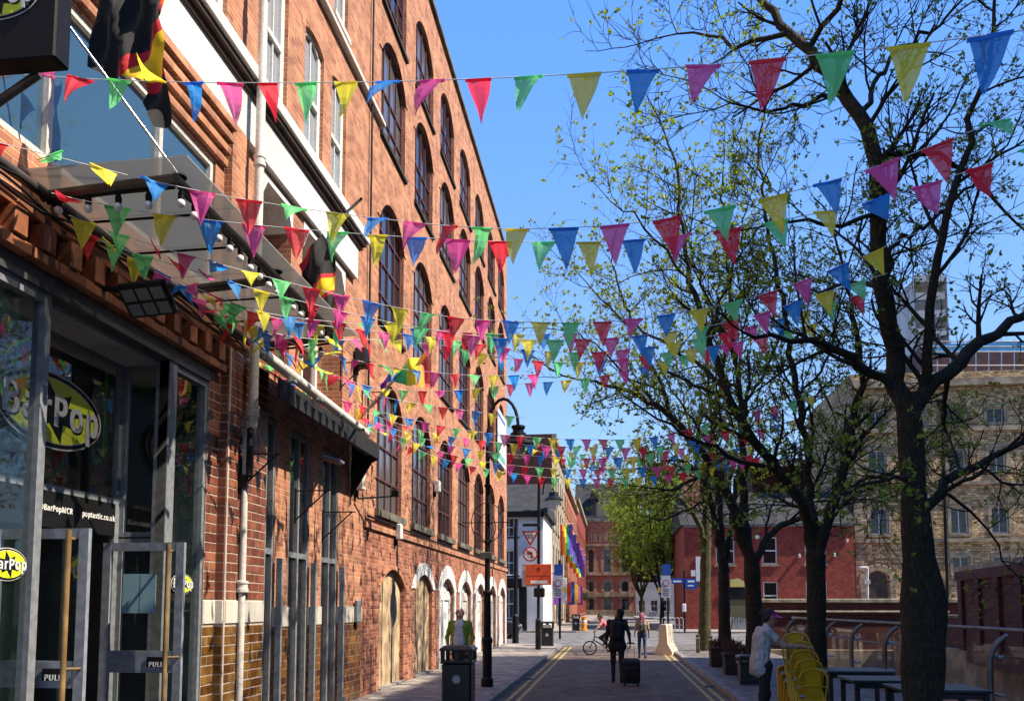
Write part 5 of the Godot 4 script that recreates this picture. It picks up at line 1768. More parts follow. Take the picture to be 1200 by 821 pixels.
	# ---- low walls on the far canal bank
	var w1 := thing("canal_parapet", "low dark red brick wall with pale stone coping before the red house", "wall", Vector3(pxx(960, -40), 0, -40))
	mb = MB.new(); mb.b2(Vector3(pxx(888, -40), 0.0, -40), Vector3(22, pyv(706, -40), -40.35))
	put(mb, "brickwork", M.dark_brick, w1)
	var n := 14
	for i in n:
		mb = MB.new()
		var xa := lerpf(pxx(888, -40), 22.0, float(i) / n); var xb := lerpf(pxx(888, -40), 22.0, float(i + 1) / n) - 0.01
		mb.cbox(Vector3((xa + xb) * 0.5, pyv(706, -40) + 0.09, -40.15), Vector3(xb - xa, 0.17, 0.5), 0.02)
		put(mb, "coping_stone", M.coping, w1)
	var w2 := thing("bridge_wall", "dark red brick bridge wall with thin coping, lower than the parapet behind it", "wall", Vector3(pxx(980, -36.5), 0, -36.5))
	mb = MB.new(); mb.b2(Vector3(pxx(906, -36.5), -1.7, -36.42), Vector3(13.5, pyv(718, -36.5), -36.75))
	put(mb, "brickwork", M.dark_brick, w2)
	for i in 9:
		mb = MB.new()
		var xa := lerpf(pxx(906, -36.5), 13.5, i / 9.0); var xb := lerpf(pxx(906, -36.5), 13.5, (i + 1) / 9.0) - 0.01
		mb.cbox(Vector3((xa + xb) * 0.5, pyv(718, -36.5) + 0.05, -36.58), Vector3(xb - xa, 0.09, 0.45), 0.02)
		put(mb, "coping_stone", M.coping, w2)
	# dark red wall running along the far bank
	var w3 := thing("bank_wall", "dark red panelled wall with sloping pale coping across the canal", "wall", at(1160, 700, -26))
	var pa := at(1122, 668, -30.0)
	var pb := at(1330, 640, -17.5)
	var dv := (pb - pa); dv.y = 0
	var dir := dv.normalized()
	var nrm := Vector3(-dir.z, 0, dir.x)
	if nrm.x > 0: nrm = -nrm
	var f3 := Fr.new(Vector3(pa.x, 0, pa.z), dir, nrm)
	var L := dv.length()
	mb = MB.new(); bar(mb, f3, 0, L, 0.0, 2.9, -0.3, 0.0)
	put(mb, "brickwork", M.dark_brick, w3)
	mb = MB.new(); bar(mb, f3, -0.1, L, 2.9, 3.05, -0.4, 0.1)
	put(mb, "coping", M.coping, w3)
	for i in 8:
		mb = MB.new()
		bar(mb, f3, 0.3 + i * 1.9, 0.75 + i * 1.9, 0.35, 2.6, 0.0, 0.10)
		put(mb, "pilaster", M.dark_brick, w3)
	mb = MB.new(); bar(mb, f3, 0, L, 2.6, 2.898, 0.0, 0.10)
	put(mb, "top_band", M.dark_brick, w3)
	mb = MB.new(); bar(mb, f3, 0, L, 0.0, 0.35, 0.0, 0.10)
	put(mb, "plinth", M.dark_brick, w3)
	var w4 := thing("canalside_wall", "low dark brick wall along the canal's far bank, seen through the railing", "wall", Vector3(11.5, 0, -14))
	mb = MB.new(); mb.b2(Vector3(11.62, -0.1, 12), Vector3(11.9, 1.35, -35.9))
	put(mb, "brickwork", M.dark_brick, w4)
	for i in 20:
		mb = MB.new(); mb.cbox(Vector3(11.76, 1.41, 10.8 - 2.4 * i), Vector3(0.36, 0.12, 2.38), 0.02)
		put(mb, "coping_stone", M.old_sill, w4)
	# small lamp post by the arched door
	var lp := thing("sign_post", "thin white post with small plate before the arched stone doorway", "post", at(1017, 703, -42))
	mb = MB.new(); mb.tube([at(1017, 745, -42), at(1017, 664, -42)], 0.05, 8)
	put(mb, "post", M.white_paint, lp)
	mb = MB.new(); mb.b2(at(1014, 684, -41.9), at(1020, 679, -41.95))
	put(mb, "plate", M.white_paint, lp)
	mb = MB.new(); mb.cbox(at(1012, 665, -42), Vector3(0.35, 0.12, 0.2), 0.03)
	put(mb, "lamp_head", M.white_paint, lp)
	# the block across the canal that shades the near half of the street; it stands right of the view
	var bk := thing("canal_warehouse", "tall brick block across the canal that shades the near street", "building", Vector3(24, 0, -4))
	front(bk, Fr.new(Vector3(17.0, 0, -25.7), Vector3(0, 0, 1), Vector3(-1, 0, 0)), 50.0, 26.6, [[2, 4], [7, 9], [12, 14], [17, 19], [22, 24], [27, 29], [32, 34], [37, 39]], [[4, 6, 0.3], [9, 11, 0.3], [14, 16, 0.3], [19, 21, 0.3], [23.5, 25, 0.3]], M.dark_brick, 0.3, M.white_paint, M.window_glass, 2, true, [0.1, 0.2, 0.1], M.sandstone)
	mb = MB.new(); mb.b2(Vector3(17.4, 0, -25.7), Vector3(31, 26.6, 24.3))
	put(mb, "side_wall", M.dark_brick, bk)

func far_street() -> void:
	# white pub on the far left corner
	var z := -57.0
	var xl := -12.0
	var xr := -4.62
	var o := thing("white_pub", "white rendered pub with black woodwork and slate roof across the junction", "pub", Vector3((xl + xr) * 0.5, 0, z))
	var fr := Fr.new(Vector3(xl, 0, z), Vector3(1, 0, 0), Vector3(0, 0, 1))
	front(o, fr, xr - xl, 8.0, [[1.2, 2.2], [3.4, 4.4], [4.75, 5.75]], [[0.9, 2.9, 0.0], [3.8, 5.5, 0.0], [6.4, 7.7, 0.0]], M.white_render, 0.15, M.white_paint, M.window_glass, 3, true, [0.05, 0.1, 0.06], M.black_paint)
	body(o, xl, xr, z, z - 9, 8.0, M.white_render)
	gable_roof(o, xl, xr, z, z - 9, 8.0, 2.6, M.slate, 0.3)
	var mb := MB.new(); bar(mb, fr, -0.2, xr - xl + 0.1, 7.72, 8.1, 0.0, 0.32)
	put(mb, "gutter", M.black_paint, o)
	mb = MB.new(); bar(mb, fr, 2.6, xr - xl - 1.1, 2.95, 3.6, 0.0, 0.25)
	put(mb, "fascia", M.black_paint, o)
	for q in [[2.9, 3.38], [5.78, 6.3]]:
		mb = MB.new(); bar(mb, fr, q[0], q[1], 0.1, 2.95, 0.0, 0.12)
		put(mb, "pilaster", M.black_paint, o)
	# row along the left of the street beyond: each front faces the street
	var rows := [
		[-66.0, -84.0, 15.2, "dark_block", "dark brown brick block with cream front above the white pub", M.dark_brick, M.cream_front],
		[-84.0, -112.0, 14.2, "terrace_front", "pinkish brick street front hung with rainbow flags", M.house_brick, M.pink_brick],
		[-112.0, -149.0, 16.0, "terrace_front", "red street front farthest along the street's left side", M.house_brick, M.house_brick]]
	for r in rows:
		var b := thing(r[3], r[4], "building", Vector3(-8, 0, (r[0] + r[1]) * 0.5))
		var f := Fr.new(Vector3(-4.6, 0, r[0]), Vector3(0, 0, -1), Vector3(1, 0, 0))
		var W: float = r[0] - r[1]
		var cols := []
		var nn := int(W / 3.0)
		for i in nn:
			cols.append([W * (i + 0.28) / nn, W * (i + 0.72) / nn])
		front(b, f, W, r[2], cols, [[0.6, 2.9, 0.0], [4.4, 6.4, 0.2], [7.8, 9.8, 0.2], [11.0, 12.6, 0.2]], r[6], 0.2, M.white_paint, M.window_glass, 2, false, [0.1, 0.15, 0.1], M.sandstone)
		mb = MB.new(); mb.b2(Vector3(-16, 0, r[0] - 0.02), Vector3(-8.0, r[2] - 0.01, r[1] + 0.02))
		mb.quad(f.p(0, 0), f.p(0, r[2]), f.p(0, r[2], -11.4), f.p(0, 0, -11.4), Vector3(0, 0, 1))
		mb.quad(f.p(0, r[2]), f.p(W, r[2]), f.p(W, r[2], -3.5), f.p(0, r[2], -3.5), Vector3.UP)
		put(mb, "side_wall", r[5], b)
		mb = MB.new(); bar(mb, f, 0, W, r[2] - 0.5, r[2], 0.0, 0.35)
		put(mb, "cornice", M.sandstone, b)
		mb = MB.new(); bar(mb, f, 0.2, W - 0.2, 3.0, 3.7, 0.0, 0.3)
		put(mb, "fascia", [M.black_paint, M.white_paint, M.black_paint][rows.find(r)], b)
	var wl := thing("wall_lantern", "black lantern hung on a bracket at the white pub's corner", "lantern", Vector3(-4.6, 8.4, -57))
	mb = MB.new(); mb.tube([Vector3(-4.6, 9.2, -56.8), Vector3(-4.5, 10.0, -56.8), Vector3(-4.2, 10.3, -56.8), Vector3(-3.9, 10.1, -56.8), Vector3(-3.85, 9.3, -56.8)], 0.05, 8)
	put(mb, "bracket", M.black_paint, wl)
	mb = MB.new(); mb.lathe(Vector3(-3.85, 8.6, -56.8), [Vector2(0.62, 0.2), Vector2(0.62, 0.26), Vector2(0.35, 0.5), Vector2(0.3, 0.75), Vector2(0.0, 0.8)], 14)
	put(mb, "hood", M.black_paint, wl)
	mb = MB.new(); mb.lathe(Vector3(-3.85, 8.6, -56.8), [Vector2(0.0, -0.5), Vector2(0.25, -0.4), Vector2(0.42, 0.0), Vector2(0.5, 0.2)], 14)
	put(mb, "lamp_glass", mat("pale_lamp_glass", Color(0.4, 0.38, 0.33), 0.2), wl)
	var bn := thing("wall_banner", "white and pale blue banner on the warehouse's far end wall", "banner", at_x(588, 510, -4.55))
	mb = MB.new(); mb.b2(at_x(582.5, 477, -4.60), at_x(593, 551, -4.56))
	put(mb, "cloth", mat("banner_white", Color(0.62, 0.66, 0.70), 0.7), bn)
	for q in [[583.5, 482, 592, 500, Color(0.08, 0.12, 0.40)], [583.5, 505, 592, 522, Color(0.25, 0.50, 0.62)], [583.5, 528, 592, 546, Color(0.10, 0.35, 0.30)]]:
		mb = MB.new(); mb.b2(at_x(q[0], q[1], -4.558), at_x(q[2], q[3], -4.552))
		put(mb, "printed_panel", mat("banner_print_%d" % int(q[1]), q[4], 0.7), bn)
	# gothic building closing the street
	z = -150.0
	xl = pxx(676, z); xr = pxx(746, z)
	o = thing("gothic_building", "red brick gothic building with pointed windows closing the street", "building", Vector3((xl + xr) * 0.5, 0, z))
	fr = Fr.new(Vector3(xl, 0, z), Vector3(1, 0, 0), Vector3(0, 0, 1))
	front(o, fr, xr - xl, 17.3, [[pxx(690, z) - xl, pxx(696, z) - xl], [pxx(708, z) - xl, pxx(716, z) - xl], [pxx(729, z) - xl, pxx(737, z) - xl]], [[1.0, 3.0, 0.0], [4.2, 5.4, 0.55], [7.6, 11.0, 0.6]], M.gothic_brick, 0.3, M.sandstone, M.window_glass, 1, false, [0.3, 0.4, 0.2], M.sandstone, M.sandstone, [], 0.5)
	body(o, xl, xr, z, z - 16, 17.3, M.gothic_brick)
	gable_roof(o, xl, xr, z, z - 16, 17.3, 7.0, M.slate, 0.4)
	for v in [[0.0, 0.9], [3.3, 3.9], [7.0, 7.4], [12.1, 12.5], [16.4, 17.2]]:
		mb = MB.new(); bar(mb, fr, 0, xr - xl, v[0], v[1], 0.0, 0.3)
		put(mb, "string_course", M.sandstone, o)
	for i in 9:
		var a := pxx(690, z) - xl + i * 0.92
		var q := window(o, fr, [a, a + 0.6, 12.9, 14.2, 0.25], -0.05, 1, 1, 0.09, 0.05, M.sandstone, M.window_glass)
	mb = MB.new(); mb.b2(Vector3(pxx(693, z), 17.3, z + 0.3), Vector3(pxx(700, z), 20.4, z - 4))
	mb.prism(PackedVector2Array([Vector2(-0.3, 0), Vector2(1.35, 0), Vector2(0.52, 2.2)]), Vector3(pxx(693, z), 20.4, z - 4), Vector3(1, 0, 0), Vector3.UP, Vector3(0, 0, 4.4))
	put(mb, "dormer", M.slate, o)
	# pale low building at the end, right
	o = thing("pale_building", "pale grey low building behind the bright green trees", "building", Vector3(pxx(765, -140), 0, -140))
	xl = pxx(745, -140.0); xr = pxx(800, -140.0)
	fr = Fr.new(Vector3(xl, 0, -140), Vector3(1, 0, 0), Vector3(0, 0, 1))
	front(o, fr, xr - xl, 5.5, [[0.4, 1.5], [2.4, 3.5], [4.4, 5.5]], [[0.8, 2.6, 0.0]], M.pale_render, 0.2, M.white_paint, M.window_glass, 2, true, [0.1, 0.15, 0.1], M.sandstone)
	body(o, xl, xr, -140, -148, 5.5, M.pale_render)
	# hill-line of town roofs at the end so that the street does not open on to nothing
	o = thing("end_block", "red brick block far beyond the green trees", "building", Vector3(30, 0, -170))
	body(o, pxx(740, -172), pxx(1010, -172), -172, -186, 13.0, M.house_brick, "wall")
	# rainbow flags out from the pink front
	var fm: StandardMaterial3D = M.flag_cloth
	var rb := [Color(0.70, 0.05, 0.04), Color(0.80, 0.28, 0.03), Color(0.80, 0.62, 0.03), Color(0.04, 0.36, 0.10), Color(0.03, 0.10, 0.50), Color(0.22, 0.04, 0.36)]
	for i in 5:
		var fz := -72.0 - 8.0 * i
		var q := thing("rainbow_banner", ["rainbow banner projecting from the cream front, nearest of the row", "rainbow banner projecting from the street front, second of the row", "rainbow banner projecting from the street front, third of the row", "rainbow banner projecting from the street front, fourth of the row", "rainbow banner projecting from the street front, farthest of the row"][i], "flag", Vector3(-3.9, 5, fz), "rainbow banners along the far fronts")
		var w := 1.05
		for s in 6:
			mb = MB.new()
			for r in 5:
				for c in 2:
					var xa := -4.35 + w * (s + c * 0.5) / 6.0
					var xb := xa + w / 12.0
					var ya := 8.6 - 0.2 * i - 2.6 * r / 5.0
					var yb := ya - 2.6 / 5.0
					var zz := func(x: float, y: float) -> float: return fz + 0.10 * sin(x * 6.0 + y * 1.7 + i)
					var a := Vector3(xa, ya, zz.call(xa, ya)); var b2 := Vector3(xb, ya, zz.call(xb, ya)); var c2 := Vector3(xb, yb, zz.call(xb, yb)); var d := Vector3(xa, yb, zz.call(xa, yb))
					mb.col = rb[s]
					mb.quad(a, b2, c2, d, (d - a).cross(b2 - a).normalized())
			put(mb, "stripe", fm, q)
		mb = MB.new(); mb.tube([Vector3(-4.6, 8.65 - 0.2 * i, fz), Vector3(-3.2, 8.68 - 0.2 * i, fz)], 0.03, 6)
		put(mb, "pole", M.white_paint, q)
	# shop banners at street level
	var bc := [["purple", Color(0.18, 0.05, 0.35)], ["white", Color(0.7, 0.7, 0.7)], ["red", Color(0.5, 0.05, 0.05)], ["blue", Color(0.04, 0.12, 0.45)], ["yellow", Color(0.7, 0.5, 0.05)], ["pink", Color(0.65, 0.12, 0.3)], ["navy", Color(0.02, 0.03, 0.1)]]
	for i in 7:
		var fz := -64.0 - 7.5 * i
		var q := thing("shop_banner", bc[i][0] + " upright shop banner on the far left fronts", "banner", Vector3(-4.2, 2, fz), "shop banners on the far left fronts")
		mb = MB.new(); mb.cbox(Vector3(-4.1, 3.0, fz), Vector3(0.62, 2.3 - 0.2 * (i % 3), 0.06), 0.02)
		put(mb, "panel", mat(bc[i][0] + "_banner", bc[i][1], 0.6), q)
		mb = MB.new(); mb.tube([Vector3(-4.6, 4.2, fz), Vector3(-3.8, 4.2, fz)], 0.025, 6)
		put(mb, "bracket", M.black_paint, q)

# ---------------------------------------------------------------- street furniture
func litter_bin(label: String, p: Vector3, emblem: bool, h := 1.02) -> Node3D:
	var o := thing("litter_bin", label, "litter bin", Vector3.ZERO, "black litter bins on the pavements")
	var s := h / 1.02
	var m := MB.new(); m.cbox(Vector3(0, 0.36 * s + 0.02, 0), Vector3(0.50, 0.70 * s, 0.48), 0.03)
	put(m, "body", M.bin_black, o)
	m = MB.new(); m.cbox(Vector3(0, 0.02, 0), Vector3(0.54, 0.04, 0.52), 0.01)
	put(m, "foot", M.bin_black, o)
	m = MB.new(); m.cbox(Vector3(0, 0.745 * s, 0), Vector3(0.55, 0.05, 0.53), 0.015)
	put(m, "collar", M.bin_black, o)
	for sx in [-1, 1]:
		for sz in [-1, 1]:
			m = MB.new(); m.cbox(Vector3(sx * 0.235, 0.85 * s, sz * 0.225), Vector3(0.07, 0.17 * s, 0.07), 0.01)
			put(m, "corner_post", M.bin_black, o)
	for sz in [-1, 1]:
		m = MB.new(); m.cbox(Vector3(0, 0.85 * s, sz * 0.235), Vector3(0.09, 0.17 * s, 0.04), 0.01)
		put(m, "centre_post", M.bin_black, o)
	m = MB.new()
	var y0 := 0.935 * s
	var lo := [Vector3(-0.285, y0, -0.275), Vector3(0.285, y0, -0.275), Vector3(0.285, y0, 0.275), Vector3(-0.285, y0, 0.275)]
	var mi := []
	var hi := []
	for q in lo:
		mi.append(q + Vector3(0, 0.03, 0))
		hi.append(Vector3(q.x * 0.78, 1.02 * s, q.z * 0.78))
	for i in 4:
		var j := (i + 1) % 4
		var c: Vector3 = (lo[i] + lo[j]) * 0.5
		var nn := Vector3(c.x, 0, c.z).normalized()
		m.quad(lo[i], lo[j], mi[j], mi[i], nn)
		m.quad(mi[i], mi[j], hi[j], hi[i], (nn + Vector3.UP).normalized())
	m.quad(hi[0], hi[1], hi[2], hi[3], Vector3.UP)
	m.quad(lo[0], lo[1], lo[2], lo[3], Vector3.DOWN)
	put(m, "lid", M.bin_black, o)
	m = MB.new()
	var hx := PackedVector2Array()
	for i in 6: hx.append(Vector2(0.075 * cos(TAU * i / 6), 0.075 * sin(TAU * i / 6)))
	m.prism(hx, Vector3(0, 0.46 * s, 0.241), Vector3.RIGHT, Vector3.UP, Vector3(0, 0, 0.006))
	put(m, "emblem", M.emblem_grey, o)
	if not emblem:
		m = MB.new(); m.cbox(Vector3(0, 0.82 * s, 0.262), Vector3(0.36, 0.13, 0.01), 0.003)
		put(m, "label_plate", M.notice_white, o)
	o.position = p
	return o

func sign_plate(mb: MB, poly: PackedVector2Array, p: Vector3, th := 0.02) -> void:
	mb.prism(poly, p, Vector3.RIGHT, Vector3.UP, Vector3(0, 0, th))

func rect(w: float, h: float) -> PackedVector2Array:
	return PackedVector2Array([Vector2(-w / 2, -h / 2), Vector2(w / 2, -h / 2), Vector2(w / 2, h / 2), Vector2(-w / 2, h / 2)])

func furniture() -> void:
	M["bin_black"] = grain("bin_black_", Color(0.010, 0.010, 0.011), 0.3, 0.2, 0.4, 0.0)
	M["iron"] = grain("iron_", Color(0.07, 0.062, 0.055), 0.6, 0.35, 0.3, 0.2, 0.3)
	M["emblem_grey"] = mat("emblem_grey_", Color(0.35, 0.35, 0.34), 0.4)
	M["notice_white"] = grain("notice_white_", Color(0.55, 0.52, 0.48), 0.6, 0.3, 0.2, 0.0)
	var red := mat("sign_red", Color(0.45, 0.02, 0.03), 0.45)
	var white := mat("sign_white", Color(0.72, 0.72, 0.70), 0.5)
	var blue := mat("sign_blue", Color(0.01, 0.06, 0.30), 0.45)
	var black: Material = M.black_paint
	var m: MB
	litter_bin("black litter bin with grey hexagon standing in front of the man in hi-vis", Vector3(-2.62, 0.1, -14.5), true)
	litter_bin("black litter bin with pale label beside the junction signpost", Vector3(-2.75, 0.1, -36.2), false)
	litter_bin("black litter bin across the junction near the orange barrel", Vector3(-2.45, 0.11, -57.5), false, 1.1)
	for q in [[-0.75, -24.0, "round iron manhole cover in the shaded road behind the suitcase"], [0.55, -34.6, "round iron manhole cover in the sunlit road by the bicycle"]]:
		var mo := thing("manhole_cover", q[2], "manhole cover", Vector3(q[0], 0.0, q[1]), "manhole covers")
		m = MB.new(); m.lathe(Vector3(q[0], -0.01, q[1]), [Vector2(0.34, 0), Vector2(0.34, 0.016), Vector2(0.31, 0.016)], 24); put(m, "rim", M.iron, mo)
		m = MB.new(); m.lathe(Vector3(q[0], -0.01, q[1]), [Vector2(0.30, 0), Vector2(0.30, 0.015), Vector2(0, 0.015)], 24); put(m, "lid", M.iron, mo)
	for q in [[-2.08, -21.0, "iron drain grate by the kerb in front of the boarded arches"], [2.12, -19.5, "iron drain grate by the kerb under the low-forking tree"]]:
		var mo := thing("drain_grate", q[2], "drain", Vector3(q[0], 0.0, q[1]), "kerb drains")
		m = MB.new(); m.b2(Vector3(q[0] - 0.12, -0.02, q[1] - 0.24), Vector3(q[0] + 0.12, 0.006, q[1] + 0.24)); put(m, "frame", M.iron, mo)
		for i in 6:
			m = MB.new(); m.b2(Vector3(q[0] - 0.10, 0.006, q[1] - 0.2 + 0.075 * i), Vector3(q[0] + 0.10, 0.014, q[1] - 0.17 + 0.075 * i)); put(m, "bar", M.iron, mo)
	# ---- swan neck lamp post
	var lp := thing("lamp_post", "black swan-neck lamp post with bell lantern on the warehouse pavement", "lamp post", Vector3(-2.63, 0.1, -17.9))
	var b := Vector3(-2.63, 0.1, -17.9)
	m = MB.new(); m.lathe(b, [Vector2(0.13, 0), Vector2(0.13, 0.16), Vector2(0.10, 0.2), Vector2(0.10, 0.9), Vector2(0.115, 0.93), Vector2(0.115, 0.99), Vector2(0.08, 1.04), Vector2(0.075, 1.9), Vector2(0.09, 1.93), Vector2(0.09, 1.98), Vector2(0.06, 2.02)], 16)
	put(m, "base", black, lp)
	m = MB.new()
	var pts := [b + Vector3(0, 2.0, 0), b + Vector3(0.0, 5.35, 0)]
	for i in 11:
		var t := PI * i / 10.0
		pts.append(b + Vector3(0.32 - 0.32 * cos(t) + 0.02, 5.5 + 0.62 * sin(t), 0))
	pts.append(b + Vector3(0.66, 5.4, 0))
	var rr := []
	for i in pts.size(): rr.append(0.06 if i < 1 else (0.045 if i < 2 else 0.035))
	m.tube(pts, rr, 12)
	put(m, "column", black, lp)
	for v in [3.0, 4.2, 5.3]:
		m = MB.new(); m.lathe(b + Vector3(0, v, 0), [Vector2(0.05, 0), Vector2(0.075, 0.02), Vector2(0.075, 0.06), Vector2(0.05, 0.08)], 12)
		put(m, "collar", black, lp)
	var lc := b + Vector3(0.66, 4.92, 0)
	m = MB.new(); m.lathe(lc, [Vector2(0.29, 0.20), Vector2(0.29, 0.22), Vector2(0.20, 0.30), Vector2(0.17, 0.38), Vector2(0.17, 0.44), Vector2(0.12, 0.46), Vector2(0.12, 0.54), Vector2(0.15, 0.55), Vector2(0.15, 0.60), Vector2(0.04, 0.62), Vector2(0, 0.62)], 20)
	var lan := put(m, "lantern", black, lp)
	m = MB.new(); m.lathe(lc, [Vector2(0.0, -0.10), Vector2(0.09, -0.09), Vector2(0.14, 0.0), Vector2(0.16, 0.16), Vector2(0.17, 0.20)], 16)
	put(m, "lamp_glass", mat("lamp_glass_", Color(0.32, 0.27, 0.18), 0.2), lan)
	for k in 2:
		m = MB.new()
		var ring := []
		for i in 25: ring.append(b + Vector3((0.18 + 0.16 * k) * cos(TAU * i / 24) , 3.35 + 0.1 * k + (0.30 + 0.12 * k) * sin(TAU * i / 24), 0.05))
		m.tube(ring, 0.010, 5, false)
		put(m, "scroll_ring", black, lp)
	m = MB.new(); m.tube([b + Vector3(-0.55, 3.45, 0.05), b + Vector3(0.55, 3.45, 0.05)], 0.010, 5)
	put(m, "basket_arm", black, lp)
	m = MB.new(); m.cbox(b + Vector3(-0.02, 2.75, 0.06), Vector3(0.26, 0.14, 0.03), 0.01)
	put(m, "plate", grain("old_plate", Color(0.14, 0.13, 0.10), 0.7, 0.3, 0.3, 0.0), lp)
	# ---- junction signpost
	var z := -33.0
	var sp := thing("traffic_signpost", "tall black signpost with give way, no left turn and orange signs", "signpost", Vector3(pxx(630.5, z), 0.1, z))
	m = MB.new(); m.tube([Vector3(pxx(630.5, z), 0.1, z), Vector3(pxx(632, z), pyv(566, z, 632), z)], 0.06, 10)
	m.lathe(Vector3(pxx(630.5, z), 0.1, z), [Vector2(0.11, 0), Vector2(0.11, 1.1), Vector2(0.06, 1.2)], 10)
	put(m, "post", black, sp)
	m = MB.new(); m.cbox(at(622, 615, z + 0.12), Vector3(0.62, 0.10, 0.2), 0.02)
	put(m, "sign_lamp", black, sp)
	var tri := at(621.5, 631, z + 0.1)
	m = MB.new(); sign_plate(m, PackedVector2Array([Vector2(-0.34, 0.30), Vector2(0, -0.30), Vector2(0.34, 0.30)]), tri)
	var gw := put(m, "give_way_sign", red, sp)
	m = MB.new(); sign_plate(m, PackedVector2Array([Vector2(-0.235, 0.24), Vector2(0, -0.175), Vector2(0.235, 0.24)]), tri + Vector3(0, 0, 0.021), 0.004)
	put(m, "sign_face", white, gw)
	text_on("GIVE", tri + Vector3(-0.135, 0.125, 0.027), Basis.IDENTITY, 0.085, black, gw, 0.003)
	text_on("WAY", tri + Vector3(-0.10, 0.03, 0.027), Basis.IDENTITY, 0.075, black, gw, 0.003)
	var cc := at(621.5, 649, z + 0.1)
	m = MB.new(); sign_plate(m, ellipse(0.29, 0.29, 28), cc)
	var nl := put(m, "no_left_turn_sign", red, sp)
	m = MB.new(); sign_plate(m, ellipse(0.235, 0.235, 28), cc + Vector3(0, 0, 0.021), 0.004)
	put(m, "sign_face", white, nl)
	m = MB.new(); sign_plate(m, PackedVector2Array([Vector2(0.03, -0.16), Vector2(0.09, -0.16), Vector2(0.09, 0.02), Vector2(0.04, 0.09), Vector2(-0.03, 0.09), Vector2(-0.03, 0.14), Vector2(-0.15, 0.05), Vector2(-0.03, -0.04), Vector2(-0.03, 0.02), Vector2(0.01, 0.02), Vector2(0.03, 0.0)]), cc + Vector3(0, 0, 0.026), 0.004)
	put(m, "arrow", black, nl)
	m = MB.new(); m.box(cc + Vector3(0, 0, 0.034), Vector3(0.05, 0.50, 0.004), Basis(Vector3(0, 0, 1), 0.78))
	put(m, "slash", red, nl)
	var ob := at(631, 673, z + 0.14)
	m = MB.new(); m.cbox(ob, Vector3(1.0, 0.80, 0.03), 0.01)
	var orb := put(m, "orange_board", mat("works_orange", Color(0.62, 0.075, 0.015), 0.5), sp)
	m = MB.new(); m.box(ob + Vector3(0.02, -0.29, 0.017), Vector3(0.66, 0.12, 0.004)); put(m, "strip", white, orb)
	m = MB.new(); m.box(ob + Vector3(0, -0.05, 0.017), Vector3(0.92, 0.02, 0.004)); put(m, "rule", M.dark_red, orb)
	m = MB.new(); sign_plate(m, PackedVector2Array([Vector2(-0.05, 0), Vector2(0.05, 0), Vector2(0.05, 0.08), Vector2(0.1, 0.08), Vector2(0, 0.18), Vector2(-0.1, 0.08), Vector2(-0.05, 0.08)]), ob + Vector3(0, 0.12, 0.015), 0.004); put(m, "arrow", M.dark_red, orb)
	m = MB.new(); m.cbox(at(621, 674, z + 0.09), Vector3(0.62, 0.86, 0.02), 0.01)
	put(m, "back_board", M.emblem_grey, sp)
	m = MB.new(); m.cbox(at(632, 694, z + 0.1), Vector3(0.42, 0.36, 0.24), 0.04)
	put(m, "signal_box", black, sp)
	# second plain pole at the corner
	m = MB.new(); m.tube([at(604, 753, -39), at(604.5, 616, -39)], 0.09, 10)
	m.lathe(Vector3(pxx(604, -39), 0.0, -39), [Vector2(0.15, 0), Vector2(0.15, 1.3), Vector2(0.09, 1.4)], 10)
	tag(put(m, "black_pole", black), "plain black pole at the warehouse corner", "pole")
	# ---- zone signs left and right, far side
	for q in [[654, -46.0, 648, "grey zone sign with blue top on the far left pavement"], [780.5, -50.0, 775, "grey zone sign with blue top under the bright green trees"]]:
		var zz: float = q[1]
		var px: float = q[0]
		var o := thing("zone_sign", q[3], "sign", Vector3(pxx(px, zz), 0.1, zz), "parking zone signs at the junction")
		m = MB.new(); m.tube([Vector3(pxx(px + 2, zz), 0.0, zz), at(px + 2, 656, zz)], 0.06, 8)
		put(m, "post", black, o)
		m = MB.new(); m.b2(at(px - 5.5, 700, zz + 0.08), at(px + 5.5, 674, zz + 0.06))
		put(m, "panel", mat("zone_grey", Color(0.42, 0.43, 0.47), 0.5), o)
		m = MB.new(); m.b2(at(px - 4.5, 673.5, zz + 0.085), at(px + 5.5, 661, zz + 0.06))
		put(m, "blue_panel", blue, o)
		var c := at(px, 683, zz + 0.085)
		m = MB.new(); sign_plate(m, ellipse(0.19, 0.19, 24), c, 0.01); put(m, "ring", red, o)
		m = MB.new(); sign_plate(m, ellipse(0.14, 0.14, 24), c + Vector3(0, 0, 0.011), 0.004); put(m, "ring_face", mat("zone_face", Color(0.38, 0.40, 0.48), 0.5), o)
		for i in 4:
			m = MB.new(); m.box(at(px, 690.5 + 2.3 * i, zz + 0.083), Vector3(0.36 - 0.05 * (i % 2), 0.035, 0.004)); put(m, "text_line", black, o)
		m = MB.new(); m.b2(at(px + 5.7, 694, zz + 0.07), at(px + 10.5 if px < 700 else px - 9.5, 688, zz + 0.05))
		put(m, "yellow_plate", mat("plate_yellow", Color(0.55, 0.33, 0.03), 0.6), o)
	# ---- blue finger signs
	z = -54.0
	var fs := thing("finger_post", "black finger post with two blue direction signs by the brick house", "signpost", Vector3(pxx(802, z), 0.1, z))
	m = MB.new(); m.tube([Vector3(pxx(802, z), 0.1, z), at(802, 668, z)], 0.06, 8)
	put(m, "post", black, fs)
	m = MB.new(); sign_plate(m, PackedVector2Array([Vector2(0, -0.17), Vector2(0.75, -0.17), Vector2(0.75, 0.17), Vector2(0, 0.17)]), at(787, 680.5, z + 0.09))
	put(m, "finger", blue, fs)
	m = MB.new(); sign_plate(m, PackedVector2Array([Vector2(0, -0.33), Vector2(0.62, -0.33), Vector2(0.80, 0.0), Vector2(0.62, 0.33), Vector2(0, 0.33)]), at(803, 684, z + 0.09))
	put(m, "finger", blue, fs)
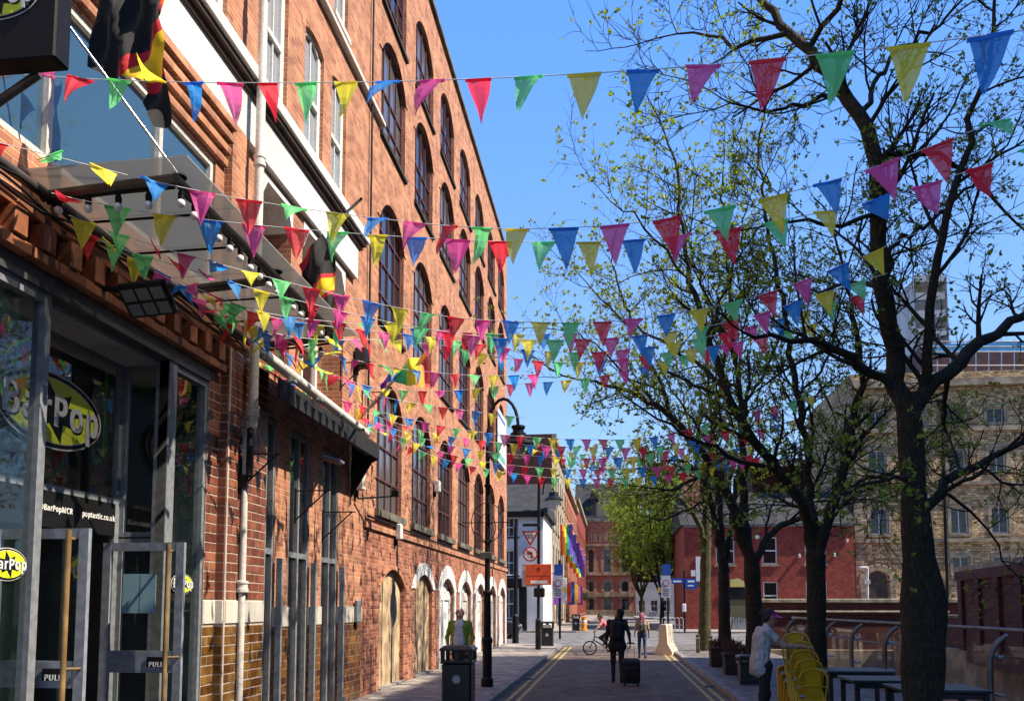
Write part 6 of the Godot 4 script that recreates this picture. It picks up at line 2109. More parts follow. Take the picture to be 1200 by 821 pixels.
	for q in [[789, 681, 0.5, 0.1], [806, 681, 0.42, 0.12], [806, 686, 0.36, 0.08]]:
		m = MB.new(); m.box(at(q[0], q[1], z + 0.115) + Vector3(q[2] * 0.5, 0, 0), Vector3(q[2], q[3], 0.004))
		put(m, "white_text_line", white, fs)
	m = MB.new(); m.cbox(at(802, 712, z + 0.05), Vector3(0.22, 0.5, 0.12), 0.03); put(m, "notice", white, fs)
	# ---- moulded barrier
	var bz := -31.6
	var bo := thing("road_barrier", "orange and white moulded road barrier standing in the road", "barrier", Vector3(pxx(777, bz), 0, bz))
	var prof := PackedVector2Array([Vector2(-0.30, 0), Vector2(0.33, 0), Vector2(0.33, 0.12), Vector2(0.17, 0.42), Vector2(0.13, 1.06), Vector2(0.10, 1.10), Vector2(-0.10, 1.10), Vector2(-0.13, 1.06), Vector2(-0.16, 0.42), Vector2(-0.30, 0.12)])
	var bd := Vector3(0.25, 0, -0.97).normalized()
	m = MB.new(); m.prism(prof, Vector3(pxx(776, bz), 0.004, bz), Vector3(0.97, 0, 0.25), Vector3.UP, bd * 0.3)
	put(m, "end_section", mat("barrier_orange", Color(0.66, 0.48, 0.34), 0.6), bo)
	m = MB.new(); m.prism(prof, Vector3(pxx(776, bz), 0.004, bz) + bd * 0.31, Vector3(0.97, 0, 0.25), Vector3.UP, bd * 0.95)
	put(m, "main_section", grain("barrier_white", Color(0.62, 0.58, 0.50), 0.6, 0.3, 0.4, 0.1), bo)
	# ---- orange barrel, white bike hoops, bollards, planters
	z = -58.0
	var br := thing("orange_barrel", "orange plastic barrel on the pavement across the junction", "barrel", Vector3(pxx(684, z), 0.11, z))
	m = MB.new(); m.lathe(Vector3(pxx(684, z), 0.11, z), [Vector2(0.26, 0), Vector2(0.26, 0.08), Vector2(0.20, 0.1), Vector2(0.19, 0.4), Vector2(0.21, 0.43), Vector2(0.19, 0.46), Vector2(0.18, 0.85), Vector2(0.22, 0.9), Vector2(0.0, 0.92)], 14)
	put(m, "drum", mat("barrel_orange", Color(0.75, 0.24, 0.03), 0.5), br)
	m = MB.new(); m.lathe(Vector3(pxx(684, z), 0.66, z), [Vector2(0.196, 0), Vector2(0.2, 0.01), Vector2(0.195, 0.12)], 14); put(m, "band", white, br)
	for i in 5:
		var q := thing("bike_hoop", ["pale bike hoop nearest the zone sign by the green trees", "pale bike hoop second from the zone sign", "pale bike hoop in the middle of the row of five", "pale bike hoop second from the finger post", "pale bike hoop nearest the finger post's corner side"][i], "bike rack", Vector3(pxx(778 + 5 * i, -58), 0.1, -58), "pale bike hoops")
		m = MB.new()
		var hp := []
		var x := pxx(778 + 5 * i, -58)
		hp.append(Vector3(x - 0.13, 0.1, -58))
		for k in 9: hp.append(Vector3(x - 0.13 * cos(PI * k / 8), 0.85 + 0.13 * sin(PI * k / 8), -58))
		hp.append(Vector3(x + 0.13, 0.1, -58))
		m.tube(hp, 0.022, 8)
		put(m, "hoop", M.emblem_grey, q)
		m = MB.new(); m.tube([Vector3(x - 0.13, 0.5, -58), Vector3(x + 0.13, 0.5, -58)], 0.014, 6); put(m, "crossbar", M.emblem_grey, q)
	for q in [[817, 763, -31.5, "short timber bollard beside the mossy tree"], [858, 772, -26.5, "short timber bollard beside the slim dark tree"], [832, 764, -30.4, "short timber bollard behind the road barrier"]]:
		var p := Vector3(pxx(q[0], q[2]), 0.1, q[2])
		var o := thing("timber_bollard", q[3], "bollard", p, "timber bollards along the kerb")
		m = MB.new(); m.cbox(p + Vector3(0, 0.33, 0), Vector3(0.13, 0.66, 0.13), 0.02)
		put(m, "post", grain("grey_timber", Color(0.13, 0.11, 0.09), 0.9, 0.35, 0.2, 0.4), o)
		m = MB.new(); m.cbox(p + Vector3(0, 0.52, 0), Vector3(0.136, 0.05, 0.136), 0.004)
		put(m, "band", M.emblem_grey, o)
	for q in [[848, -24.5, "dark planter box at the foot of the slim dark tree"], [866, -21.8, "dark planter box at the foot of the low-forking tree"]]:
		var p := Vector3(pxx(q[0], q[1]), 0.1, q[1])
		var o := thing("planter", q[2], "planter", p, "planter boxes under the trees")
		m = MB.new(); m.cbox(p + Vector3(0, 0.24, 0), Vector3(0.8, 0.48, 0.5), 0.02); put(m, "box", grain("planter_wood", Color(0.035, 0.025, 0.02), 0.8, 0.35, 0.3, 0.3), o)
		m = MB.new(); m.cbox(p + Vector3(0, 0.5, 0), Vector3(0.86, 0.05, 0.56), 0.01); put(m, "rim", grain("planter_rim", Color(0.05, 0.03, 0.022), 0.8, 0.35, 0.3, 0.3), o)
		m = MB.new()
		var r := RandomNumberGenerator.new(); r.seed = int(q[0])
		for i in 160:
			var c := p + Vector3(r.randf_range(-0.38, 0.38), 0.55, r.randf_range(-0.22, 0.22))
			var d := Vector3(r.randfn() * 0.5, 1, r.randfn() * 0.5).normalized()
			var s := d.cross(Vector3(r.randfn(), 0.2, r.randfn())).normalized() * 0.03
			var hh := r.randf_range(0.12, 0.35)
			m.col = Color(0.06, 0.05, 0.02).lerp(Color(0.10, 0.03, 0.02), r.randf())
			var nn := s.cross(d).normalized()
			m.tri(c - s, c + s, c + d * hh, nn, nn, nn)
		put(m, "plants", vcol("planter_leaf", 0.8), o)
	var gb := litter_bin("small black bin with round pale badge behind the woman with the chairs", Vector3(2.98, 0.1, -19.3), true, 0.62)
	# ---- glass canal railing
	var rl := thing("glass_railing", "steel and glass railing with curved posts along the canal edge", "railing", Vector3(5.5, 0.1, -18))
	var zs := []
	for i in 10: zs.append(-6.0 - 2.43 * i)
	for zz in zs:
		m = MB.new()
		var pp := [Vector3(5.45, 0.1, zz), Vector3(5.45, 0.7, zz), Vector3(5.46, 1.0, zz), Vector3(5.50, 1.15, zz), Vector3(5.60, 1.28, zz), Vector3(5.72, 1.36, zz)]
		m.tube(pp, [0.05, 0.05, 0.05, 0.05, 0.045, 0.04], 12)
		put(m, "post", M.steel_post, rl)
	m = MB.new(); m.tube([Vector3(5.9, 1.43, -4.5), Vector3(5.9, 1.43, -16), Vector3(5.85, 1.40, -29)], 0.032, 12)
	put(m, "handrail", M.steel_post, rl)
	m = MB.new(); m.tube([Vector3(5.5, 1.02, -16.0), Vector3(5.5, 1.0, -29)], 0.016, 8)
	put(m, "mid_rail", M.steel_post, rl)
	for i in zs.size() - 1:
		m = MB.new(); m.b2(Vector3(5.60, 0.24, zs[i] - 0.08), Vector3(5.612, 1.22, zs[i + 1] + 0.08))
		put(m, "glass_panel", M.rail_glass, rl)
		for v in [0.5, 1.05]:
			for e in [zs[i] - 0.1, zs[i + 1] + 0.1]:
				m = MB.new(); m.cbox(Vector3(5.57, v, e), Vector3(0.09, 0.05, 0.06), 0.01)
				put(m, "clamp", M.steel, rl)
	# ---- cafe tables
	for q in [[3.55, -13.3, "black square cafe table farthest along, beside the second tree"], [3.5, -11.75, "black square cafe table in the middle of the three"], [3.72, -10.55, "black square cafe table behind the nearest tree trunk"]]:
		var p := Vector3(q[0], 0.1, q[1])
		var o := thing("cafe_table", q[2], "table", p, "black cafe tables under the trees")
		m = MB.new(); m.cbox(p + Vector3(0, 0.735, 0), Vector3(0.95, 0.04, 0.80), 0.008); put(m, "tabletop", M.table_black, o)
		for sx in [-1, 1]:
			for sz in [-1, 1]:
				m = MB.new(); m.cbox(p + Vector3(sx * 0.42, 0.36, sz * 0.34), Vector3(0.06, 0.71, 0.06), 0.008); put(m, "leg", M.table_black, o)
		m = MB.new(); m.cbox(p + Vector3(0, 0.68, 0.34), Vector3(0.78, 0.06, 0.03), 0.005); m.cbox(p + Vector3(0, 0.68, -0.34), Vector3(0.78, 0.06, 0.03), 0.005); put(m, "apron", M.table_black, o)
	# ---- stack of yellow metal chairs, each a chair of its own
	var ch := metal_chair("yellow metal chair at the bottom of the stack")
	var lab := ["yellow metal chair at the bottom of the stack", "yellow metal chair second up the stack", "yellow metal chair third up the stack", "yellow metal chair fourth up the stack", "yellow metal chair tilted in the woman's hands at the stack's top"]
	for i in 5:
		var c: Node3D = ch if i == 0 else copy(ch, Vector3.ZERO)
		tag(c, lab[i], "chair", "stacked yellow chairs")
		c.position = Vector3(2.60 - 0.02 * i, 0.1 + 0.11 * i, -12.02 - 0.03 * i)
		c.rotation = Vector3(-0.05 * i, 0.12, 0.02 * i)
	# ---- car beyond the warehouse corner
	car()
	# ---- suitcase
	var sx := 0.40
	var su := thing("suitcase", "black wheeled suitcase pulled by the person in black", "suitcase", Vector3(sx, 0, -19.6))
	m = MB.new(); m.cbox(Vector3(sx, 0.33, -19.6), Vector3(0.40, 0.54, 0.26), 0.04, Basis(Vector3.RIGHT, 0.22)); put(m, "case", M.suitcase_black, su)
	m = MB.new(); m.cbox(Vector3(sx, 0.30, -19.455), Vector3(0.30, 0.26, 0.05), 0.02, Basis(Vector3.RIGHT, 0.22)); put(m, "pocket", M.suitcase_black, su)
	for s in [-1, 1]:
		m = MB.new(); m.tube([Vector3(sx + s * 0.09, 0.60, -19.66), Vector3(sx + s * 0.07, 0.93, -19.75)], 0.008, 6); put(m, "handle_rod", M.steel, su)
		m = MB.new(); m.lathe(Vector3(sx + s * 0.15 - 0.02, 0.045, -19.52), [Vector2(0, 0), Vector2(0.042, 0), Vector2(0.042, 0.04), Vector2(0, 0.04)], 10, Basis(Vector3(0, 0, 1), -PI / 2)); put(m, "wheel", black, su)
	m = MB.new(); m.tube([Vector3(sx - 0.085, 0.94, -19.755), Vector3(sx + 0.085, 0.94, -19.755)], 0.016, 8); put(m, "grip", black, su)

func metal_chair(label: String) -> Node3D:   # seen from behind: hoop back, pierced splat, pressed seat, splayed legs; faces -z
	var o := thing("metal_chair", label, "chair", Vector3.ZERO, "stacked yellow chairs")
	var y: Material = M.chair_yellow
	var m := MB.new(); m.cbox(Vector3(0, 0.45, 0), Vector3(0.36, 0.02, 0.36), 0.008)
	m.cbox(Vector3(0, 0.425, 0.175), Vector3(0.34, 0.05, 0.012), 0.004); m.cbox(Vector3(0, 0.425, -0.175), Vector3(0.34, 0.05, 0.012), 0.004)
	put(m, "seat", y, o)
	for sx in [-1, 1]:
		for sz in [-1, 1]:
			m = MB.new()
			var t := Vector3(sx * 0.165, 0.45, sz * 0.165)
			var f := Vector3(sx * 0.215, 0.0, sz * 0.235)
			m.tube([f, f.lerp(t, 0.5), t], [0.014, 0.022, 0.03], 6)
			put(m, "leg", y, o)
	m = MB.new()
	var hp := [Vector3(-0.175, 0.45, 0.16), Vector3(-0.19, 0.62, 0.20), Vector3(-0.185, 0.74, 0.23)]
	for k in 9:
		var a := PI * k / 8.0
		hp.append(Vector3(-0.175 * cos(a), 0.76 + 0.10 * sin(a), 0.235))
	hp.append_array([Vector3(0.185, 0.74, 0.23), Vector3(0.19, 0.62, 0.20), Vector3(0.175, 0.45, 0.16)])
	m.tube(hp, 0.013, 8, false)
	put(m, "back_hoop", y, o)
	m = MB.new()
	for k in 6:
		var v0 := 0.45 + 0.066 * k
		var z0 := 0.175 + 0.010 * k
		m.face(Vector3(-0.11, v0, z0), Vector3(0.11, v0, z0), Vector3(0.105, v0 + 0.066, z0 + 0.010), Vector3(-0.105, v0 + 0.066, z0 + 0.010))
		m.face(Vector3(-0.11, v0, z0 - 0.006), Vector3(-0.105, v0 + 0.066, z0 + 0.004), Vector3(0.105, v0 + 0.066, z0 + 0.004), Vector3(0.11, v0, z0 - 0.006))
	put(m, "back_splat", y, o)
	m = MB.new()
	m.tube([Vector3(-0.185, 0.62, 0.20), Vector3(-0.10, 0.635, 0.215), Vector3(0, 0.64, 0.22), Vector3(0.10, 0.635, 0.215), Vector3(0.185, 0.62, 0.20)], 0.010, 6)
	put(m, "back_rail", y, o)
	return o

func car() -> void:
	var o := thing("parked_car", "dark hatchback parked across the junction behind the warehouse corner", "car", Vector3(-7.2, 0.004, -46.5))
	var pr := PackedVector2Array([Vector2(-2.0, 0.28), Vector2(1.95, 0.25), Vector2(2.05, 0.5), Vector2(1.95, 0.78), Vector2(1.15, 0.95), Vector2(-1.9, 0.98), Vector2(-2.05, 0.6)])
	var cb := PackedVector2Array([Vector2(1.05, 0.94), Vector2(0.35, 1.42), Vector2(-1.2, 1.46), Vector2(-1.85, 0.97)])
	var c := Vector3(-7.0, 0.0, -46.5)
	var paint := mat("car_paint", Color(0.012, 0.014, 0.02), 0.2)
	paint.clearcoat_enabled = true
	var m := MB.new(); m.prism(pr, c + Vector3(0, 0, -0.85), Vector3.RIGHT, Vector3.UP, Vector3(0, 0, 1.7)); put(m, "body", paint, o)
	m = MB.new(); m.prism(cb, c + Vector3(0, 0, -0.72), Vector3.RIGHT, Vector3.UP, Vector3(0, 0, 1.44)); put(m, "cabin", M.window_glass, o)
	m = MB.new(); m.prism(PackedVector2Array([Vector2(0.38, 1.41), Vector2(0.30, 1.47), Vector2(-1.2, 1.50), Vector2(-1.3, 1.44)]), c + Vector3(0, 0, -0.74), Vector3.RIGHT, Vector3.UP, Vector3(0, 0, 1.48)); put(m, "roof", paint, o)
	for sx in [1.3, -1.3]:
		for sz in [0.74, -0.74]:
			m = MB.new(); m.lathe(c + Vector3(sx, 0.31, sz - 0.1), [Vector2(0.0, 0), Vector2(0.30, 0.0), Vector2(0.31, 0.03), Vector2(0.31, 0.17), Vector2(0.30, 0.2), Vector2(0.19, 0.2)], 20, Basis(Vector3.RIGHT, PI / 2)); var w := put(m, "wheel", M.black_paint, o)
			m = MB.new(); m.lathe(c + Vector3(sx, 0.31, sz + 0.09 * signf(sz)), [Vector2(0.19, -0.02), Vector2(0.17, 0.01), Vector2(0.05, 0.02), Vector2(0.0, 0.02)], 16, Basis(Vector3.RIGHT, PI / 2 * signf(sz))); put(m, "rim", M.steel, w)
	for sz in [-0.6, 0.6]:
		m = MB.new(); m.cbox(c + Vector3(1.93, 0.68, sz), Vector3(0.16, 0.14, 0.36), 0.04); put(m, "headlight", M.steel, o)
	m = MB.new(); m.cbox(c + Vector3(0.9, 1.0, 0.95), Vector3(0.16, 0.12, 0.2), 0.03); put(m, "mirror", paint, o)

# ---------------------------------------------------------------- people: tapered bones blended into one skin
func sdf_mesh(mb: MB, bones: Array, cs: float, k: float) -> void:
	var lo := Vector3.INF
	var hi := -Vector3.INF
	for b in bones:
		var r: float = maxf(b[2], b[3]) + k + cs * 2
		for p in [b[0], b[1]]:
			lo = lo.min(p - Vector3.ONE * r); hi = hi.max(p + Vector3.ONE * r)
	var nx := int((hi.x - lo.x) / cs) + 2
	var ny := int((hi.y - lo.y) / cs) + 2
	var nz := int((hi.z - lo.z) / cs) + 2
	var f := PackedFloat32Array(); f.resize(nx * ny * nz); f.fill(1.0)
	var bd := PackedFloat32Array(); bd.resize(nx * ny * nz); bd.fill(9.0)
	var bi := PackedByteArray(); bi.resize(nx * ny * nz)
	for n in bones.size():
		var b: Array = bones[n]
		var A: Vector3 = b[0]; var B: Vector3 = b[1]
		var ra: float = b[2]; var rb: float = b[3]
		var r := maxf(ra, rb) + k + cs * 1.5
		var l := A.min(B) - Vector3.ONE * r - lo
		var h := A.max(B) + Vector3.ONE * r - lo
		var AB := B - A
		var L2 := maxf(AB.length_squared(), 1e-8)
		for z in range(maxi(0, int(l.z / cs)), mini(nz, int(h.z / cs) + 1)):
			for y in range(maxi(0, int(l.y / cs)), mini(ny, int(h.y / cs) + 1)):
				var row := (z * ny + y) * nx
				for x in range(maxi(0, int(l.x / cs)), mini(nx, int(h.x / cs) + 1)):
					var P := lo + Vector3(x, y, z) * cs
					var t := clampf((P - A).dot(AB) / L2, 0.0, 1.0)
					var d := P.distance_to(A + AB * t) - lerpf(ra, rb, t)
					if d < bd[row + x]:
						bd[row + x] = d; bi[row + x] = n
					var g := f[row + x]
					var hh := maxf(k - absf(g - d), 0.0) / k
					f[row + x] = minf(g, d) - hh * hh * k * 0.25
	var vid := {}
	var V := PackedVector3Array()
	var C := PackedColorArray()
	var N := PackedVector3Array()
	var off := [0, 1, nx, nx + 1, nx * ny, nx * ny + 1, nx * ny + nx, nx * ny + nx + 1]
	var E := [[0, 1], [2, 3], [4, 5], [6, 7], [0, 2], [1, 3], [4, 6], [5, 7], [0, 4], [1, 5], [2, 6], [3, 7]]
	for z in nz - 1:
		for y in ny - 1:
			var row := (z * ny + y) * nx
			for x in nx - 1:
				var i := row + x
				var a := f[i]
				if a > cs * 2.0: continue
				var mask := 0
				for c in 8:
					if f[i + off[c]] < 0: mask |= 1 << c
				if mask == 0 or mask == 255: continue
				var s := Vector3.ZERO
				var n := 0
				for e in E:
					var va := f[i + off[e[0]]]
					var vb := f[i + off[e[1]]]
					if (va < 0) != (vb < 0):
						var t := va / (va - vb)
						var pa := Vector3(e[0] & 1, (e[0] >> 1) & 1, (e[0] >> 2) & 1)
						var pb := Vector3(e[1] & 1, (e[1] >> 1) & 1, (e[1] >> 2) & 1)
						s += pa.lerp(pb, t); n += 1
				vid[i] = V.size()
				V.append(lo + (Vector3(x, y, z) + s / n) * cs)
				N.append(Vector3(f[i + 1] - a + f[i + nx + 1] - f[i + nx], f[i + nx] - a + f[i + nx + 1] - f[i + 1], f[i + nx * ny] - a + f[i + nx * ny + 1] - f[i + 1]).normalized())
				C.append(bones[bi[i]][4])
	var st := [1, nx, nx * ny]
	for i in vid:
		for ax in 3:
			var a := f[i]
			var b := f[i + st[ax]]
			if (a < 0) == (b < 0): continue
			var u: int = st[(ax + 1) % 3]
			var w: int = st[(ax + 2) % 3]
			var q := [i, i - u, i - u - w, i - w]
			var ok := true
			for k2 in q:
				if not vid.has(k2): ok = false
			if not ok: continue
			var ids := []
			for k2 in q: ids.append(vid[k2])
			for tr in [[0, 1, 2], [0, 2, 3]]:
				var p0: int = ids[tr[0]]; var p1: int = ids[tr[1]]; var p2: int = ids[tr[2]]
				var c0 := mb.c.size()
				var flip := (V[p1] - V[p0]).cross(V[p2] - V[p0]).dot(N[p0] + N[p1] + N[p2]) > 0.0
				mb.col = C[p0]
				mb.tri(V[p0], V[p1], V[p2], N[p0], N[p1], N[p2])
				mb.c[c0] = C[p0]; mb.c[c0 + 1] = C[p2] if flip else C[p1]; mb.c[c0 + 2] = C[p1] if flip else C[p2]

func cloth_skin() -> StandardMaterial3D:
	var m := vcol("person_skin_and_cloth", 0.8)
	if m.heightmap_enabled: return m
	m.uv1_triplanar = true
	m.uv1_scale = Vector3(3.5, 1.6, 3.5)
	m.albedo_texture = T.fine
	m.heightmap_enabled = true
	m.heightmap_texture = T.folds
	m.heightmap_scale = 2.2
	return m

# J overrides joints (metres, person faces -z, right is +x); K holds colours
func person(label: String, pos: Vector3, yaw: float, s: float, J: Dictionary, K: Dictionary, cs: float, extra: Array, bald := false) -> Node3D:
	var d := {
		"pelvis": Vector3(0, 0.96, 0), "chest": Vector3(0, 1.32, 0), "neck": Vector3(0, 1.47, 0.01), "head": Vector3(0, 1.62, -0.01), "look": Vector3(0, 0, -1),
		"sl": Vector3(-0.18, 1.41, 0), "el": Vector3(-0.24, 1.13, 0.03), "wl": Vector3(-0.26, 0.88, -0.04),
		"sr": Vector3(0.18, 1.41, 0), "er": Vector3(0.24, 1.13, 0.03), "wr": Vector3(0.26, 0.88, -0.04),
		"hl": Vector3(-0.09, 0.93, 0), "kl": Vector3(-0.10, 0.50, -0.02), "al": Vector3(-0.10, 0.09, 0.02),
		"hr": Vector3(0.09, 0.93, 0), "kr": Vector3(0.10, 0.50, -0.02), "ar": Vector3(0.10, 0.09, 0.02), "tl": Vector3(-0.11, 0.04, -0.14), "tr": Vector3(0.11, 0.04, -0.14)}
	d.merge(J, true)
	var skin: Color = K.skin; var top: Color = K.top; var slv: Color = K.get("sleeve", top); var arm: Color = K.get("arm", skin); var leg: Color = K.leg; var shoe: Color = K.shoe; var hair: Color = K.hair
	var B := []
	var side: Vector3 = (d.sr - d.sl as Vector3).normalized()
	var hs: Vector3 = (d.hr - d.hl as Vector3).normalized()
	for q in [-1.0, 1.0]:
		B.append([d.pelvis + hs * 0.065 * q + Vector3(0, 0.04, 0), d.chest + side * 0.075 * q, 0.105, 0.115, top])
		B.append([d.pelvis + hs * 0.06 * q - Vector3(0, 0.04, 0), d.pelvis + hs * 0.06 * q + Vector3(0, 0.01, 0), 0.115, 0.11, leg])
	B.append([d.chest, d.neck, 0.10, 0.06, top])
	for q in ["l", "r"]:
		B.append([d.chest + side * (0.08 if q == "r" else -0.08) + (d.neck - d.chest) * 0.5, d["s" + q], 0.075, 0.062, top])
		B.append([d["s" + q], (d["s" + q] + d["e" + q]) * 0.5, 0.058, 0.05, slv])
		B.append([(d["s" + q] + d["e" + q]) * 0.5, d["e" + q], 0.046, 0.04, K.get("mid", arm)])
		B.append([d["e" + q], d["w" + q], 0.04, 0.028, arm])
		B.append([d["h" + q], d["k" + q], 0.088, 0.062, leg])
		B.append([d["k" + q], d["a" + q], 0.06, 0.042, leg])
		B.append([d["a" + q] + Vector3(0, -0.035, 0), d["t" + q], 0.044, 0.034, shoe])
	B.append([d.neck - Vector3(0, 0.03, 0), d.head - Vector3(0, 0.06, 0), 0.055, 0.052, skin])
	var up: Vector3 = (d.head - d.neck as Vector3).normalized()
	var lk: Vector3 = (d.look - up * up.dot(d.look)).normalized()
	var rt := lk.cross(up).normalized()
	var h: Vector3 = d.head
	B.append([h - up * 0.03 + lk * 0.015, h + up * 0.025 + lk * 0.005, 0.078, 0.085, skin])
	B.append([h - up * 0.075 + lk * 0.045, h - up * 0.085 + lk * 0.05, 0.045, 0.04, skin])
	B += extra
	var mb := MB.new()
	sdf_mesh(mb, B, cs, 0.035)
	# face and hands on finer grids
	var Fc := []
	Fc.append([h + lk * 0.085 + up * 0.005, h + lk * 0.108 - up * 0.025, 0.010, 0.016, skin])
	for q in [-1.0, 1.0]:
		Fc.append([h + rt * 0.084 * q + up * 0.012, h + rt * 0.086 * q - up * 0.03, 0.018, 0.012, skin])
		Fc.append([h + lk * 0.083 + rt * 0.032 * q + up * 0.008, h + lk * 0.084 + rt * 0.034 * q + up * 0.008, 0.012, 0.012, Color(0.06, 0.04, 0.03)])
	Fc.append([h + lk * 0.088 - up * 0.062 - rt * 0.018, h + lk * 0.088 - up * 0.062 + rt * 0.018, 0.009, 0.009, skin * Color(0.8, 0.5, 0.5)])
	sdf_mesh(mb, Fc, 0.006, 0.006)
	for q in ["l", "r"]:
		var wv: Vector3 = d["w" + q]
		var ev: Vector3 = d["e" + q]
		var fd: Vector3 = K.get("hand_" + q, (wv - ev).normalized())
		var pn: Vector3 = K.get("palm_" + q, (Vector3(1, 0, 0) * (1.0 if q == "l" else -1.0)))
		pn = (pn - fd * pn.dot(fd)).normalized()
		var sd := fd.cross(pn).normalized()
		if sd.dot(Vector3(0, 0, -1)) < 0: sd = -sd
		var Hb := []
		for t in [-0.022, 0.0, 0.022]:
			Hb.append([wv + sd * t * 0.6, wv + fd * 0.085 + sd * t * 1.2, 0.018, 0.016, skin])
		for n in 4:
			var o := -0.033 + 0.022 * n
			var ln: float = [0.032, 0.040, 0.043, 0.036][n]
			var a := wv + fd * 0.085 + sd * o
			var c := a + (fd * 0.85 + pn * 0.5).normalized() * ln
			var e := c + (fd * 0.35 + pn * 0.95).normalized() * ln * 0.75
			Hb.append([a - fd * 0.02, c, 0.0095, 0.009, skin]); Hb.append([c, e, 0.009, 0.0075, skin])
		var ta := wv + fd * 0.025 + sd * 0.03
		var tb := ta + (sd * 0.8 + fd * 0.7 + pn * 0.35).normalized() * 0.042
		Hb.append([ta, tb, 0.012, 0.010, skin]); Hb.append([tb, tb + (fd + pn * 0.4).normalized() * 0.03, 0.010, 0.008, skin])
		sdf_mesh(mb, Hb, 0.0055, 0.008)
	var o := thing("person", label, "person", Vector3.ZERO)
	var b := put(mb, "body", cloth_skin(), o)
	# hair cap as its own piece
	if not bald:
		var hb := []
		hb.append([h + up * 0.03 - lk * 0.012, h + up * 0.035 - lk * 0.02, 0.092, 0.090, hair])
		hb.append([h - lk * 0.03 - up * 0.02, h - lk * 0.035 + up * 0.02, 0.078, 0.085, hair])
		hb += K.get("hair_bones", []).map(func(q): return [h + rt * q[0].x + up * q[0].y + lk * q[0].z, h + rt * q[1].x + up * q[1].y + lk * q[1].z, q[2], q[3], hair])
		var hm := MB.new()
		sdf_mesh(hm, hb, 0.010, 0.02)
		put(hm, "hair", M.person_skin_and_cloth, o)
	o.position = pos
	o.rotation.y = yaw
	o.scale = Vector3.ONE * s
	return o

